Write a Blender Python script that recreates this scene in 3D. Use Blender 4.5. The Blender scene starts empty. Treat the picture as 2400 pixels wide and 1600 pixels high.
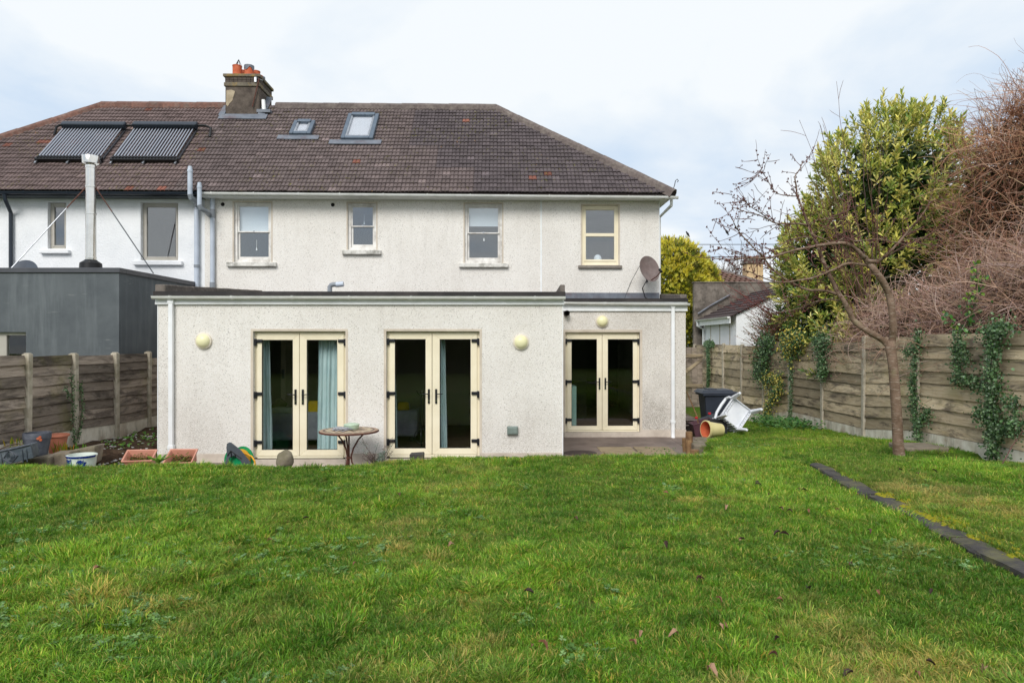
import bpy, bmesh, math, random
import numpy as np
from mathutils import Vector, Matrix, Euler, noise as mnoise

# ------------------------------------------------------------------ camera, world, sun, exposure
SC = bpy.context.scene
COL = SC.collection
EYE = 1.6
F = 1600.0
cam_d = bpy.data.cameras.new('camera')
cam_d.sensor_width = 36.0
cam_d.lens = 24.0
cam_d.clip_start = 0.05
cam_d.clip_end = 2000.0
cam = bpy.data.objects.new('camera', cam_d)
COL.objects.link(cam)
cam.location = (0, 0, EYE)
cam.rotation_euler = (math.radians(90), 0, 0)
SC.camera = cam

SUN_EL, SUN_AZ = 38.0, 194.0      # behind the camera, a little to the left
world = bpy.data.worlds.new('World')
SC.world = world
world.use_nodes = True
wn, wl = world.node_tree.nodes, world.node_tree.links
wn.clear()
w_out = wn.new('ShaderNodeOutputWorld')
w_bg = wn.new('ShaderNodeBackground'); w_bg.inputs['Strength'].default_value = 0.057
w_sky = wn.new('ShaderNodeTexSky'); w_sky.sky_type = 'NISHITA'; w_sky.sun_disc = False
w_sky.sun_elevation = math.radians(SUN_EL); w_sky.sun_rotation = math.radians(SUN_AZ)
w_tc = wn.new('ShaderNodeTexCoord')
w_sep = wn.new('ShaderNodeSeparateXYZ'); wl.new(w_tc.outputs['Generated'], w_sep.inputs[0])
w_add = wn.new('ShaderNodeMath'); w_add.operation = 'ADD'; w_add.inputs[1].default_value = 0.16
w_abs = wn.new('ShaderNodeMath'); w_abs.operation = 'ABSOLUTE'
wl.new(w_sep.outputs['Z'], w_abs.inputs[0]); wl.new(w_abs.outputs[0], w_add.inputs[0])
w_div = wn.new('ShaderNodeVectorMath'); w_div.operation = 'DIVIDE'
w_cmb = wn.new('ShaderNodeCombineXYZ')
for k in range(2): wl.new(w_add.outputs[0], w_cmb.inputs[k])
w_cmb.inputs[2].default_value = 1.0
wl.new(w_tc.outputs['Generated'], w_div.inputs[0]); wl.new(w_cmb.outputs[0], w_div.inputs[1])
w_n1 = wn.new('ShaderNodeTexNoise'); w_n1.inputs['Scale'].default_value = 0.85
w_n1.inputs['Detail'].default_value = 7; w_n1.inputs['Roughness'].default_value = 0.52
w_n1.inputs['Distortion'].default_value = 0.35
wl.new(w_div.outputs[0], w_n1.inputs['Vector'])
w_r1 = wn.new('ShaderNodeValToRGB')                       # cloud body, white to pale blue grey
w_r1.color_ramp.elements[0].position = 0.37; w_r1.color_ramp.elements[0].color = (6.5, 7.8, 9.4, 1)
w_r1.color_ramp.elements[1].position = 0.53; w_r1.color_ramp.elements[1].color = (9.3, 9.75, 10.1, 1)
wl.new(w_n1.outputs['Fac'], w_r1.inputs[0])
w_n2 = wn.new('ShaderNodeTexNoise'); w_n2.inputs['Scale'].default_value = 0.45
w_n2.inputs['Detail'].default_value = 4
w_map = wn.new('ShaderNodeVectorMath'); w_map.operation = 'ADD'; w_map.inputs[1].default_value = (7.3, 2.2, 0)
wl.new(w_div.outputs[0], w_map.inputs[0]); wl.new(w_map.outputs[0], w_n2.inputs['Vector'])
w_r2 = wn.new('ShaderNodeValToRGB')                       # how far the cloud is thinned to the blue behind it
w_r2.color_ramp.elements[0].position = 0.52; w_r2.color_ramp.elements[0].color = (0, 0, 0, 1)
w_r2.color_ramp.elements[1].position = 0.80; w_r2.color_ramp.elements[1].color = (0.30, 0.30, 0.30, 1)
wl.new(w_n2.outputs['Fac'], w_r2.inputs[0])
w_mix = wn.new('ShaderNodeMixRGB')
wl.new(w_r2.outputs[0], w_mix.inputs[0]); wl.new(w_r1.outputs[0], w_mix.inputs[1]); wl.new(w_sky.outputs[0], w_mix.inputs[2])
wl.new(w_mix.outputs[0], w_bg.inputs['Color']); wl.new(w_bg.outputs[0], w_out.inputs[0])

sun_d = bpy.data.lights.new('sun', 'SUN')
sun_d.energy = 1.5
sun_d.angle = math.radians(28)
sun_d.color = (1.0, 0.965, 0.92)
sun = bpy.data.objects.new('sun', sun_d); COL.objects.link(sun)
_az, _el = math.radians(SUN_AZ), math.radians(SUN_EL)
_sd = Vector((math.sin(_az) * math.cos(_el), math.cos(_az) * math.cos(_el), math.sin(_el)))
sun.rotation_euler = _sd.to_track_quat('Z', 'Y').to_euler()
sun.location = _sd * 60

SC.view_settings.view_transform = 'Standard'
SC.view_settings.look = 'None'
SC.view_settings.exposure = 0.8
SC.view_settings.gamma = 1.0
SC.view_settings.use_curve_mapping = False
SC.render.engine = 'CYCLES'
SC.cycles.use_denoising = True
SC.cycles.max_bounces = 8
SC.cycles.transparent_max_bounces = 12
SC.cycles.diffuse_bounces = 3
SC.cycles.glossy_bounces = 3

random.seed(11)
RNG = np.random.default_rng(5)
U = random.uniform

# ------------------------------------------------------------------ helpers
def C(h, k=1.0):
    h = h.lstrip('#')
    o = []
    for i in (0, 2, 4):
        v = int(h[i:i+2], 16) / 255.0
        o.append((v / 12.92 if v <= 0.04045 else ((v + 0.055) / 1.055) ** 2.4) * k)
    return (o[0], o[1], o[2], 1.0)

def at(px, py, Y):
    """a point on the photograph at the distance Y in front of the camera"""
    return Vector(((px - 1200) / F * Y, Y, EYE - (py - 800) / F * Y))

TH = math.radians(1.1)
CT, ST = math.cos(TH), math.sin(TH)
HY = 11.5
def hl(px, py, v):
    """house coordinates (u, z) of a photo point on the plane at house depth v"""
    dx = (px - 1200) / F
    t = (v + HY * CT) / (CT - ST * dx)
    return t * (dx * CT + ST) - HY * ST, EYE - t * (py - 800) / F
def hu(px, v): return hl(px, 800, v)[0]
def hz(px, py, v): return hl(px, py, v)[1]
def hw(u, v, z): return Vector((u * CT - v * ST, HY + u * ST + v * CT, z))

ORIG = {}
def rootof(o):
    while o.parent: o = o.parent
    return o
def props(o, label=None, cat=None, group=None, kind=None):
    if label: o['label'] = label
    if cat: o['category'] = cat
    if group: o['group'] = group
    if kind: o['kind'] = kind
    return o
def thing(name, label, cat, loc=(0, 0, 0), rz=0.0, group=None, local=False):
    """an Empty at a thing's base; parts are given in world coordinates unless local"""
    o = bpy.data.objects.new(name, None); COL.objects.link(o)
    o.empty_display_size = 0.2
    o.location = loc; o.rotation_euler = (0, 0, rz)
    ORIG[o.name] = Vector((0, 0, 0)) if local else Vector(loc)
    return props(o, label, cat, group)

class MB:
    def __init__(self):
        self.v = []; self.f = []; self.c = []; self.m = []
        self.col = None; self.mi = 0
    def add(self, vs, fs):
        b = len(self.v)
        self.v.extend([tuple(p) for p in vs])
        if self.col is not None: self.c.extend([self.col] * len(vs))
        for f in fs:
            self.f.append(tuple(b + i for i in f)); self.m.append(self.mi)
        return self
    def box(self, x0, x1, y0, y1, z0, z1, M=None):
        vs = [Vector((x, y, z)) for z in (z0, z1) for y in (y0, y1) for x in (x0, x1)]
        if M is not None: vs = [M @ p for p in vs]
        return self.add(vs, [(0, 2, 3, 1), (4, 5, 7, 6), (0, 1, 5, 4), (2, 6, 7, 3), (0, 4, 6, 2), (1, 3, 7, 5)])
    def quad(self, a, b, c, d): return self.add([a, b, c, d], [(0, 1, 2, 3)])
    def prism(self, prof, axis, a0, a1, cap=True):
        """profile (p, q) swept along axis 'x', 'y' or 'z'"""
        def P(p, q, a):
            return {'x': (a, p, q), 'y': (p, a, q), 'z': (p, q, a)}[axis]
        n = len(prof)
        vs = [P(p, q, a0) for p, q in prof] + [P(p, q, a1) for p, q in prof]
        fs = [(i, (i + 1) % n, n + (i + 1) % n, n + i) for i in range(n)]
        if cap: fs += [tuple(range(n - 1, -1, -1)), tuple(range(n, 2 * n))]
        return self.add(vs, fs)
    def tube(self, pts, rad, n=8, cap=True):
        pts = [Vector(p) for p in pts]
        if not hasattr(rad, '__len__'): rad = [rad] * len(pts)
        vs = []; last = None
        for i, p in enumerate(pts):
            d = (pts[min(i + 1, len(pts) - 1)] - pts[max(i - 1, 0)])
            if d.length < 1e-9: d = Vector((0, 0, 1))
            d.normalize()
            if last is None:
                a = d.cross(Vector((0, 0, 1)))
                if a.length < 1e-3: a = d.cross(Vector((1, 0, 0)))
            else:
                a = last - d * last.dot(d)
                if a.length < 1e-4: a = d.orthogonal()
            a.normalize(); b = d.cross(a); last = a
            for k in range(n):
                t = 2 * math.pi * k / n
                vs.append(p + (a * math.cos(t) + b * math.sin(t)) * rad[i])
        fs = []
        for i in range(len(pts) - 1):
            for k in range(n):
                fs.append((i * n + k, i * n + (k + 1) % n, (i + 1) * n + (k + 1) % n, (i + 1) * n + k))
        if cap:
            fs.append(tuple(range(n - 1, -1, -1))); fs.append(tuple(range((len(pts) - 1) * n, len(pts) * n)))
        return self.add(vs, fs)
    def lathe(self, prof, center, n=24, axis=None, M=None, cap0=True, cap1=True):
        """profile (r, h) around the z axis at center, or along `axis`"""
        c = Vector(center)
        R = Matrix.Identity(3)
        if axis is not None: R = Vector(axis).to_track_quat('Z', 'Y').to_matrix()
        vs = []
        for r, h in prof:
            for k in range(n):
                t = 2 * math.pi * k / n
                vs.append(c + R @ Vector((r * math.cos(t), r * math.sin(t), h)))
        fs = []
        for i in range(len(prof) - 1):
            for k in range(n):
                fs.append((i * n + k, i * n + (k + 1) % n, (i + 1) * n + (k + 1) % n, (i + 1) * n + k))
        if cap0: fs.append(tuple(range(n - 1, -1, -1)))
        if cap1: fs.append(tuple(range((len(prof) - 1) * n, len(prof) * n)))
        return self.add(vs, fs)
    def grid(self, rows):
        n = len(rows[0]); vs = [p for r in rows for p in r]
        fs = [(i * n + k, i * n + k + 1, (i + 1) * n + k + 1, (i + 1) * n + k) for i in range(len(rows) - 1) for k in range(n - 1)]
        return self.add(vs, fs)
    def build(self, name, mat, parent=None, smooth=False, bevel=0.0, label=None, cat=None, group=None, kind=None, seg=1, sub=0, angle=35):
        me = bpy.data.meshes.new(name)
        vs = np.array(self.v, dtype=np.float64)
        o = bpy.data.objects.new(name, me); COL.objects.link(o)
        if parent is not None:
            r = rootof(parent)
            off = ORIG.get(r.name, Vector((0, 0, 0)))
            o.parent = parent
        elif kind in ('structure', 'stuff'):
            off = Vector((0, 0, 0))
        else:
            off = Vector(((vs[:, 0].min() + vs[:, 0].max()) / 2, (vs[:, 1].min() + vs[:, 1].max()) / 2, vs[:, 2].min()))
            o.location = off
            ORIG[o.name] = off.copy()
        vs = vs - np.array(off)
        me.from_pydata(vs.tolist(), [], self.f)
        if self.c:
            a = me.color_attributes.new('tint', 'FLOAT_COLOR', 'POINT')
            a.data.foreach_set('color', np.array(self.c, dtype=np.float32).ravel())
        mats = mat if isinstance(mat, (list, tuple)) else [mat]
        for m in mats: me.materials.append(m)
        if len(mats) > 1: me.polygons.foreach_set('material_index', self.m)
        if smooth:
            me.polygons.foreach_set('use_smooth', [True] * len(me.polygons))
            if angle < 180:
                bm = bmesh.new(); bm.from_mesh(me)
                lim = math.radians(angle)
                for e in bm.edges:
                    if len(e.link_faces) == 2 and e.calc_face_angle(0) > lim: e.smooth = False
                bm.to_mesh(me); bm.free()
        if bevel > 0:
            b = o.modifiers.new('bevel', 'BEVEL'); b.width = bevel; b.segments = seg; b.limit_method = 'ANGLE'
        if sub:
            b = o.modifiers.new('subdivision', 'SUBSURF'); b.levels = sub; b.render_levels = sub
        me.update()
        return props(o, label, cat, group, kind)

# ------------------------------------------------------------------ materials
class NT:
    def __init__(self, name):
        self.m = bpy.data.materials.new(name); self.m.use_nodes = True
        self.t = self.m.node_tree; self.t.nodes.clear()
        self.out = self.n('ShaderNodeOutputMaterial')
        self._geo = None; self._tc = None
    def n(self, ty, **kw):
        x = self.t.nodes.new(ty)
        for k, v in kw.items(): setattr(x, k, v)
        return x
    def L(self, a, b): self.t.links.new(a, b)
    def pos(self):
        if not self._geo: self._geo = self.n('ShaderNodeNewGeometry')
        return self._geo.outputs['Position']
    def obj(self):
        if not self._tc: self._tc = self.n('ShaderNodeTexCoord')
        return self._tc.outputs['Object']
    def mapping(self, vec, scale=(1, 1, 1), loc=(0, 0, 0), rot=(0, 0, 0)):
        x = self.n('ShaderNodeMapping')
        x.inputs['Scale'].default_value = scale; x.inputs['Location'].default_value = loc; x.inputs['Rotation'].default_value = rot
        self.L(vec, x.inputs['Vector']); return x.outputs[0]
    def noise(self, vec, scale, detail=4, rough=0.55, dist=0.0):
        x = self.n('ShaderNodeTexNoise')
        x.inputs['Scale'].default_value = scale; x.inputs['Detail'].default_value = detail
        x.inputs['Roughness'].default_value = rough; x.inputs['Distortion'].default_value = dist
        self.L(vec, x.inputs['Vector']); return x.outputs['Fac']
    def voro(self, vec, scale, out='Distance', rnd=1.0):
        x = self.n('ShaderNodeTexVoronoi'); x.inputs['Scale'].default_value = scale
        x.inputs['Randomness'].default_value = rnd
        self.L(vec, x.inputs['Vector']); return x.outputs[out]
    def ramp(self, fac, stops, interp='LINEAR'):
        x = self.n('ShaderNodeValToRGB'); cr = x.color_ramp; cr.interpolation = interp
        while len(cr.elements) < len(stops): cr.elements.new(0.5)
        for e, (p, c) in zip(cr.elements, stops):
            e.position = p
            e.color = c if hasattr(c, '__len__') else (c, c, c, 1)
        self.L(fac, x.inputs[0]); return x.outputs[0]
    def mix(self, fac, a, b, blend='MIX'):
        x = self.n('ShaderNodeMixRGB', blend_type=blend)
        for i, s in enumerate((fac, a, b)):
            if hasattr(s, 'is_linked'): self.L(s, x.inputs[i])
            elif hasattr(s, '__len__'): x.inputs[i].default_value = s
            else: x.inputs[i].default_value = s if i == 0 else (s, s, s, 1)
        return x.outputs[0]
    def math(self, op, a, b=0.0):
        x = self.n('ShaderNodeMath', operation=op)
        for i, s in enumerate((a, b)):
            if hasattr(s, 'is_linked'): self.L(s, x.inputs[i])
            else: x.inputs[i].default_value = s
        return x.outputs[0]
    def bump(self, h, strength=0.3, dist=0.01, normal=None):
        x = self.n('ShaderNodeBump'); x.inputs['Strength'].default_value = strength; x.inputs['Distance'].default_value = dist
        self.L(h, x.inputs['Height'])
        if normal is not None: self.L(normal, x.inputs['Normal'])
        return x.outputs[0]
    def bsdf(self, color, rough=0.7, normal=None, metal=0.0, spec=0.4, **kw):
        b = self.n('ShaderNodeBsdfPrincipled')
        for s, k in ((color, 'Base Color'), (rough, 'Roughness'), (metal, 'Metallic')):
            if hasattr(s, 'is_linked'): self.L(s, b.inputs[k])
            else: b.inputs[k].default_value = s
        b.inputs['Specular IOR Level'].default_value = spec
        if normal is not None: self.L(normal, b.inputs['Normal'])
        for k, v in kw.items(): b.inputs[k.replace('_', ' ')].default_value = v
        return b.outputs[0]
    def done(self, sh):
        self.L(sh, self.out.inputs['Surface']); return self.m

def plain(name, c1, c2=None, rough=0.6, scale=8.0, bump=0.0, bscale=60.0, metal=0.0, spec=0.4, rnd=0.0, dirt=None, dirt_amt=0.4, bdist=0.005):
    """two-tone procedural material with optional relief, dirt patches and a change from object to object"""
    t = NT(name)
    p = t.pos()
    c2 = c2 or tuple(x * 0.82 for x in c1[:3]) + (1,)
    col = t.mix(t.ramp(t.noise(p, scale, 5, 0.6), [(0.35, 0.0), (0.68, 1.0)]), c1, c2)
    if dirt:
        d = t.ramp(t.noise(p, scale * 0.37, 6, 0.7), [(0.48, 0.0), (0.72, dirt_amt)])
        col = t.mix(d, col, dirt)
    if rnd:
        oi = t.n('ShaderNodeObjectInfo')
        col = t.mix(1.0, col, t.ramp(oi.outputs['Random'], [(0, 1 - rnd), (1, 1 + rnd)]), 'MULTIPLY')
    nm = t.bump(t.noise(p, bscale, 5, 0.65), bump, bdist) if bump else None
    return t.done(t.bsdf(col, rough, nm, metal, spec))

def roughcast(name, base, alt, speck, grime, grime_lo, stain=0.5, size=100.0, splash=0.4):
    """pebble-dashed render: small stones in paler mortar, rain streaks and algae"""
    t = NT(name); p = t.pos()
    v1 = t.voro(p, size, 'Distance'); vc = t.voro(p, size, 'Color')
    sp = t.n('ShaderNodeSeparateColor'); t.L(vc, sp.inputs[0])
    peb = t.mix(t.ramp(sp.outputs[0], [(0.2, 0), (0.8, 1)]), base, alt)
    dark = t.ramp(sp.outputs[1], [(0.945, 0.0), (0.975, 0.7)])
    peb = t.mix(dark, peb, speck)
    big = t.noise(p, 0.55, 6, 0.62)
    patchy = t.ramp(big, [(0.42, 0.0), (0.70, 1.0)])
    streak = t.noise(t.mapping(p, (7.0, 7.0, 0.5)), 1.0, 5, 0.6)
    stk = t.math('MULTIPLY', t.ramp(streak, [(0.5, 0.0), (0.78, 0.55)]), t.ramp(t.noise(p, 0.9, 3), [(0.4, 0.0), (0.65, 1.0)]))
    gap = t.ramp(v1, [(0.30, 0.0), (0.62, 1.0)])
    g = t.math('MULTIPLY', gap, t.math('ADD', t.math('MULTIPLY', patchy, stain), 0.10))
    col = t.mix(g, peb, grime)
    col = t.mix(t.math('MULTIPLY', stk, 0.38), col, grime_lo)
    sep = t.n('ShaderNodeSeparateXYZ'); t.L(p, sep.inputs[0])
    # rain splash and algae: ragged patches of bared stones low on the wall
    lo = t.math('ADD', t.ramp(t.math('MULTIPLY', sep.outputs['Z'], 0.5), [(0.0, 0.22), (0.55, 0.0)]), t.noise(t.mapping(p, (0.8, 0.8, 0.45)), 1.0, 6, 0.65))
    bare = t.math('MULTIPLY', t.ramp(lo, [(0.58, 0.0), (0.78, splash)]), t.ramp(sp.outputs[2], [(0.25, 0.15), (0.7, 1.0)]))
    col = t.mix(bare, col, grime_lo)
    h = t.math('SUBTRACT', 1.0, v1)
    nm = t.bump(h, 0.55, 0.010)
    nm = t.bump(t.noise(p, 14, 4), 0.25, 0.02, nm)
    return t.done(t.bsdf(col, 0.92, nm, 0, 0.2))

M = {}
M['roughcast'] = roughcast('cream_roughcast', C('#f5f2ed'), C('#e9e4dc'), C('#857e76'), C('#bdb5aa'), C('#9f978b'), 0.40)
M['roughcast_worn'] = roughcast('worn_roughcast', C('#ece8e2'), C('#d9d2c8'), C('#7a736a'), C('#aba296'), C('#8c8479'), 0.6, splash=0.7)
M['white_render'] = plain('white_render', C('#f2f3f4'), C('#e6e8ea'), 0.9, 1.2, 0.8, 26.0, dirt=C('#c9ccd0'), dirt_amt=0.35, bdist=0.02, spec=0.2)
t = NT('grey_render'); p = t.pos()
col = t.mix(t.ramp(t.noise(p, 1.3, 6, 0.65), [(0.35, 0), (0.68, 1)]), C('#62676a'), C('#53585c'))
col = t.mix(t.ramp(t.noise(t.mapping(p, (5, 5, 0.45)), 1.0, 5, 0.65), [(0.50, 0), (0.75, 0.35)]), col, C('#8a9092'))
col = t.mix(t.ramp(t.noise(t.mapping(p, (1.1, 1.1, 7)), 1.0, 6, 0.7), [(0.64, 0), (0.72, 0.4)]), col, C('#9a9c98'))
M['grey_render'] = t.done(t.bsdf(col, 0.88, t.bump(t.noise(p, 90, 4), 0.15, 0.006), 0, 0.2))
M['plinth'] = plain('plinth_render', C('#d2c6b8'), C('#bdb0a2'), 0.85, 4.0, 0.15, 70, dirt=C('#8f857a'), dirt_amt=0.5)
M['surround'] = plain('render_band', C('#d6cab9'), C('#c4b7a6'), 0.85, 3.0, 0.15, 90, dirt=C('#9a8f82'), dirt_amt=0.5)
M['upvc_white'] = plain('white_plastic', C('#f4f5f6'), C('#e7e9ea'), 0.35, 3.0, dirt=C('#b9bda9'), dirt_amt=0.30)
M['gutter_white'] = plain('white_gutter_plastic', C('#f4f4f2'), C('#e6e7e4'), 0.4, 5.0, dirt=C('#b9bba6'), dirt_amt=0.4)
M['upvc_cream'] = plain('cream_plastic', C('#f1e7cc'), C('#eadfc2'), 0.38, 3.0, dirt=C('#d3c6a6'), dirt_amt=0.25)
M['old_paint'] = plain('flaking_white_paint', C('#eceae6'), C('#d8d4ce'), 0.7, 6.0, 0.2, 60, dirt=C('#9b948c'), dirt_amt=0.9)
M['sill_stone'] = plain('flaking_sill_paint', C('#e8e6e0'), C('#cfccc4'), 0.85, 9.0, 0.4, 40, dirt=C('#6f6c62'), dirt_amt=1.0)
M['sill_grey'] = plain('bare_sill', C('#8d857c'), C('#756e66'), 0.85, 8.0, 0.3, 50)
M['frame_greige'] = plain('grey_beige_frame', C('#b7b2a8'), C('#aaa59b'), 0.45, 3.0)
M['black_iron'] = plain('black_hardware', C('#1b1d22'), C('#14161a'), 0.4, 5.0)
M['navy_pvc'] = plain('dark_blue_grey_plastic', C('#2a323d'), C('#232a34'), 0.35, 3.0)
M['grey_pvc'] = plain('pale_grey_pipe', C('#c3ccd8'), C('#b4bdca'), 0.4, 3.0, dirt=C('#929aa6'), dirt_amt=0.4)
M['grey_pvc_dark'] = plain('mid_grey_pipe', C('#8f959c'), C('#7f858c'), 0.45, 3.0)
M['felt_black'] = plain('black_roof_felt', C('#2a2524'), C('#1c1918'), 0.55, 4.0, 0.3, 50, dirt=C('#4f4744'), dirt_amt=0.6)
M['lead'] = plain('lead_flashing', C('#777d86'), C('#626872'), 0.5, 5.0, 0.2, 20, dirt=C('#5a3b39'), dirt_amt=0.8)
M['stone_verge'] = plain('weathered_verge', C('#7d746d'), C('#5f5852'), 0.9, 12.0, 0.5, 50, dirt=C('#3d3936'), dirt_amt=0.6)
M['metal_trim'] = plain('grey_metal_trim', C('#54555a'), C('#4a4b50'), 0.45, 2.0, metal=0.3)
M['steel'] = plain('stainless_steel', C('#ebe8e2'), C('#d9d5cd'), 0.16, 5.0, metal=1.0)
M['steel_dull'] = plain('dull_steel', C('#b9bcc0'), C('#9da0a5'), 0.4, 9.0, metal=0.9)
M['rust'] = plain('rusty_iron', C('#6a4336'), C('#4c2f28'), 0.8, 20.0, 0.3, 80)
M['wire'] = plain('dark_cable', C('#23262a'), C('#1b1d20'), 0.6)
M['terracotta'] = plain('terracotta', C('#c6623f'), C('#b4532f'), 0.75, 9.0, 0.1, 60, dirt=C('#d58a68'), dirt_amt=0.5)
M['terracotta_plastic'] = plain('terracotta_plastic', C('#c07a60'), C('#b26d54'), 0.5, 6.0)
M['pink_plastic'] = plain('faded_pink_plastic', C('#cf9480'), C('#c2856f'), 0.55, 6.0, dirt=C('#a86f5c'), dirt_amt=0.4)
M['china_white'] = plain('glazed_white', C('#dfe8df'), C('#cfdccf'), 0.15, 4.0)
M['slate_grey'] = plain('grey_faux_lead', C('#565a64'), C('#454953'), 0.6, 14.0, 0.25, 40, dirt=C('#7c8089'), dirt_amt=0.6)
M['trough_grey'] = plain('dark_zinc_look', C('#4a535b'), C('#3b434a'), 0.5, 10.0, 0.2, 40, dirt=C('#8f979c'), dirt_amt=0.5)
M['soil'] = plain('soil', C('#4a3a2e'), C('#33281f'), 0.95, 14.0, 1.0, 35, dirt=C('#6b5a48'), dirt_amt=0.7, bdist=0.03, spec=0.1)
M['concrete'] = plain('fence_concrete', C('#c4bbaa'), C('#a49a88'), 0.92, 9.0, 0.4, 70, dirt=C('#7a7358'), dirt_amt=0.65, spec=0.2)
M['dark_concrete'] = plain('blackened_concrete', C('#867d74'), C('#615a53'), 0.95, 5.0, 0.5, 40, dirt=C('#35312d'), dirt_amt=0.95, spec=0.15)
M['paving'] = plain('wet_concrete_paving', C('#84756c'), C('#6b5d56'), 0.6, 3.0, 0.2, 60, dirt=C('#463a38'), dirt_amt=0.8)
M['slab'] = plain('sandstone_slab', C('#a08f73'), C('#87775d'), 0.8, 6.0, 0.3, 60, dirt=C('#5d5a3c'), dirt_amt=0.6, rnd=0.08)
M['kerb'] = plain('dark_kerb_stone', C('#4c4846'), C('#353230'), 0.8, 9.0, 0.6, 30, dirt=C('#7d7a48'), dirt_amt=0.6, bdist=0.02)
M['moss'] = plain('yellow_moss', C('#9c8f28'), C('#7d8526'), 0.95, 30.0, 0.8, 60, bdist=0.02, spec=0.1)
M['stone'] = plain('garden_stone', C('#8b8070'), C('#6a6052'), 0.9, 7.0, 0.6, 30, dirt=C('#56592f'), dirt_amt=0.7, bdist=0.02)
M['log'] = plain('cut_log', C('#8a6b4b'), C('#62462f'), 0.9, 11.0, 0.5, 30, dirt=C('#c6a877'), dirt_amt=0.5)
M['gravel'] = plain('gravel', C('#a7a4a0'), C('#7f7c78'), 0.9, 30.0, 0.3, 60, dirt=C('#d6d3cd'), dirt_amt=0.8)
M['bin'] = plain('bin_plastic', C('#343a46'), C('#2b303b'), 0.45, 4.0)
M['white_plastic'] = plain('chair_plastic', C('#eef0f4'), C('#dfe2e8'), 0.35, 6.0, dirt=C('#b9bcc2'), dirt_amt=0.3)
M['cream_pot'] = plain('cream_glaze', C('#e3d79e'), C('#d8cb90'), 0.35, 4.0)
M['maroon'] = plain('maroon_plastic', C('#5a3c44'), C('#4a3038'), 0.5, 5.0)
M['red_plastic'] = plain('red_plastic', C('#c2202c'), C('#a81a25'), 0.4)
M['green_plastic'] = plain('green_plastic', C('#17985f'), C('#127c4d'), 0.35)
M['yellow_hose'] = plain('yellow_hose', C('#e2a52c'), C('#cf9220'), 0.5)
M['grey_plastic'] = plain('grey_plastic', C('#50565c'), C('#42474d'), 0.45)
M['green_box'] = plain('grey_green_box', C('#7d8a83'), C('#707d76'), 0.45)
M['lamp_cream'] = plain('lamp_diffuser', C('#f0ecc0'), C('#e8e2b0'), 0.3, 3.0)
M['lamp_rim'] = plain('lamp_rim', C('#e6ddca'), C('#d8cdb8'), 0.5, 3.0)
M['dish_brown'] = plain('weathered_dish', C('#7a6a66'), C('#665855'), 0.6, 7.0, dirt=C('#8d8480'), dirt_amt=0.5)
M['dish_grey'] = plain('dark_grey_dish', C('#484f5a'), C('#3d434d'), 0.5)
M['tile_wood'] = plain('mosaic_top', C('#b59a84'), C('#9a7f6a'), 0.55, 14.0, dirt=C('#c9b79e'), dirt_amt=0.6)
M['pale_band'] = plain('pale_mosaic', C('#cfc0a4'), C('#bfae90'), 0.5, 12.0)
M['dark_band'] = plain('dark_mosaic', C('#5a4a44'), C('#4a3c38'), 0.5, 12.0)
M['hose_grey'] = plain('grey_cord', C('#b4b6bb'), C('#9a9ca2'), 0.6)
M['pale_green'] = plain('pale_green_dish', C('#b9cdb6'), C('#a9bfa6'), 0.4)
M['fabric_blue'] = plain('pale_blue_curtain', C('#cfe2e2'), C('#bfd4d5'), 0.9, 3.0, spec=0.1)
M['blind'] = plain('white_blind', C('#f6fbfb'), C('#eef6f6'), 0.9, 2.0, spec=0.1)
M['sofa'] = plain('grey_sofa_fabric', C('#8f9298'), C('#7f828a'), 0.95, 8.0, 0.2, 200, spec=0.1)
M['cushion_yellow'] = plain('mustard_cushion', C('#c2a62b'), C('#ad9322'), 0.95, 8.0, spec=0.1)
M['cushion_green'] = plain('olive_cushion', C('#6b7048'), C('#585d3a'), 0.95, 8.0, spec=0.1)
M['throw'] = plain('sage_throw', C('#a7b09c'), C('#949d8a'), 0.95, 14.0, 0.4, 60, spec=0.1)
M['room'] = plain('room_paint', C('#bcb6ab'), C('#b0aa9f'), 0.9, 1.0)
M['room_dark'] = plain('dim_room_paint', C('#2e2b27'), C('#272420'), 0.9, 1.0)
M['room_floor'] = plain('dark_room_floor', C('#5d4a3d'), C('#4c3c31'), 0.5, 3.0)
M['mint'] = plain('mint_cupboard', C('#a9cdc2'), C('#9bc0b5'), 0.5)
M['black'] = plain('black_panel', C('#121214'), C('#0c0c0e'), 0.4)
M['hole'] = plain('vent_dark', C('#16120f'), C('#0d0b09'), 0.8)  # near-black for the shade inside vent holes, also on the vent pipe
t = NT('cherry_bark'); p = t.pos()
q_ = t.mapping(p, (5, 5, 26))
col = t.mix(t.ramp(t.noise(p, 9, 5, 0.6), [(0.35, 0), (0.65, 1)]), C('#87705f'), C('#64503f'))
col = t.mix(t.ramp(t.noise(q_, 2.2, 4, 0.6), [(0.55, 0), (0.68, 0.65)]), col, C('#b0a392'))
col = t.mix(t.ramp(t.noise(p, 3.5, 4, 0.6), [(0.58, 0), (0.72, 0.5)]), col, C('#86805f'))
M['bark_cherry'] = t.done(t.bsdf(col, 0.75, t.bump(t.noise(q_, 3.0, 4, 0.7), 0.6, 0.012), 0, 0.3))
M['twig'] = plain('red_brown_twig', C('#6e4c46'), C('#553a36'), 0.75, 16.0)
M['bud'] = plain('bud', C('#6b3730'), C('#542a26'), 0.7)
M['twig_grey'] = plain('grey_twig', C('#6b5c52'), C('#54483f'), 0.8, 12.0)
M['bird'] = plain('bird_black', C('#1a1a1d'), C('#121214'), 0.6)
M['cream_chimney'] = plain('cream_chimney', C('#d8bd94'), C('#c5a87f'), 0.9, 4.0, 0.3, 40, dirt=C('#8b7355'), dirt_amt=0.6)
M['chimney_render'] = plain('soot_stained_render', C('#6a6058'), C('#4f4741'), 0.95, 5.0, 0.7, 50, dirt=C('#352f2d'), dirt_amt=0.85, bdist=0.02, spec=0.15)
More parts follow.
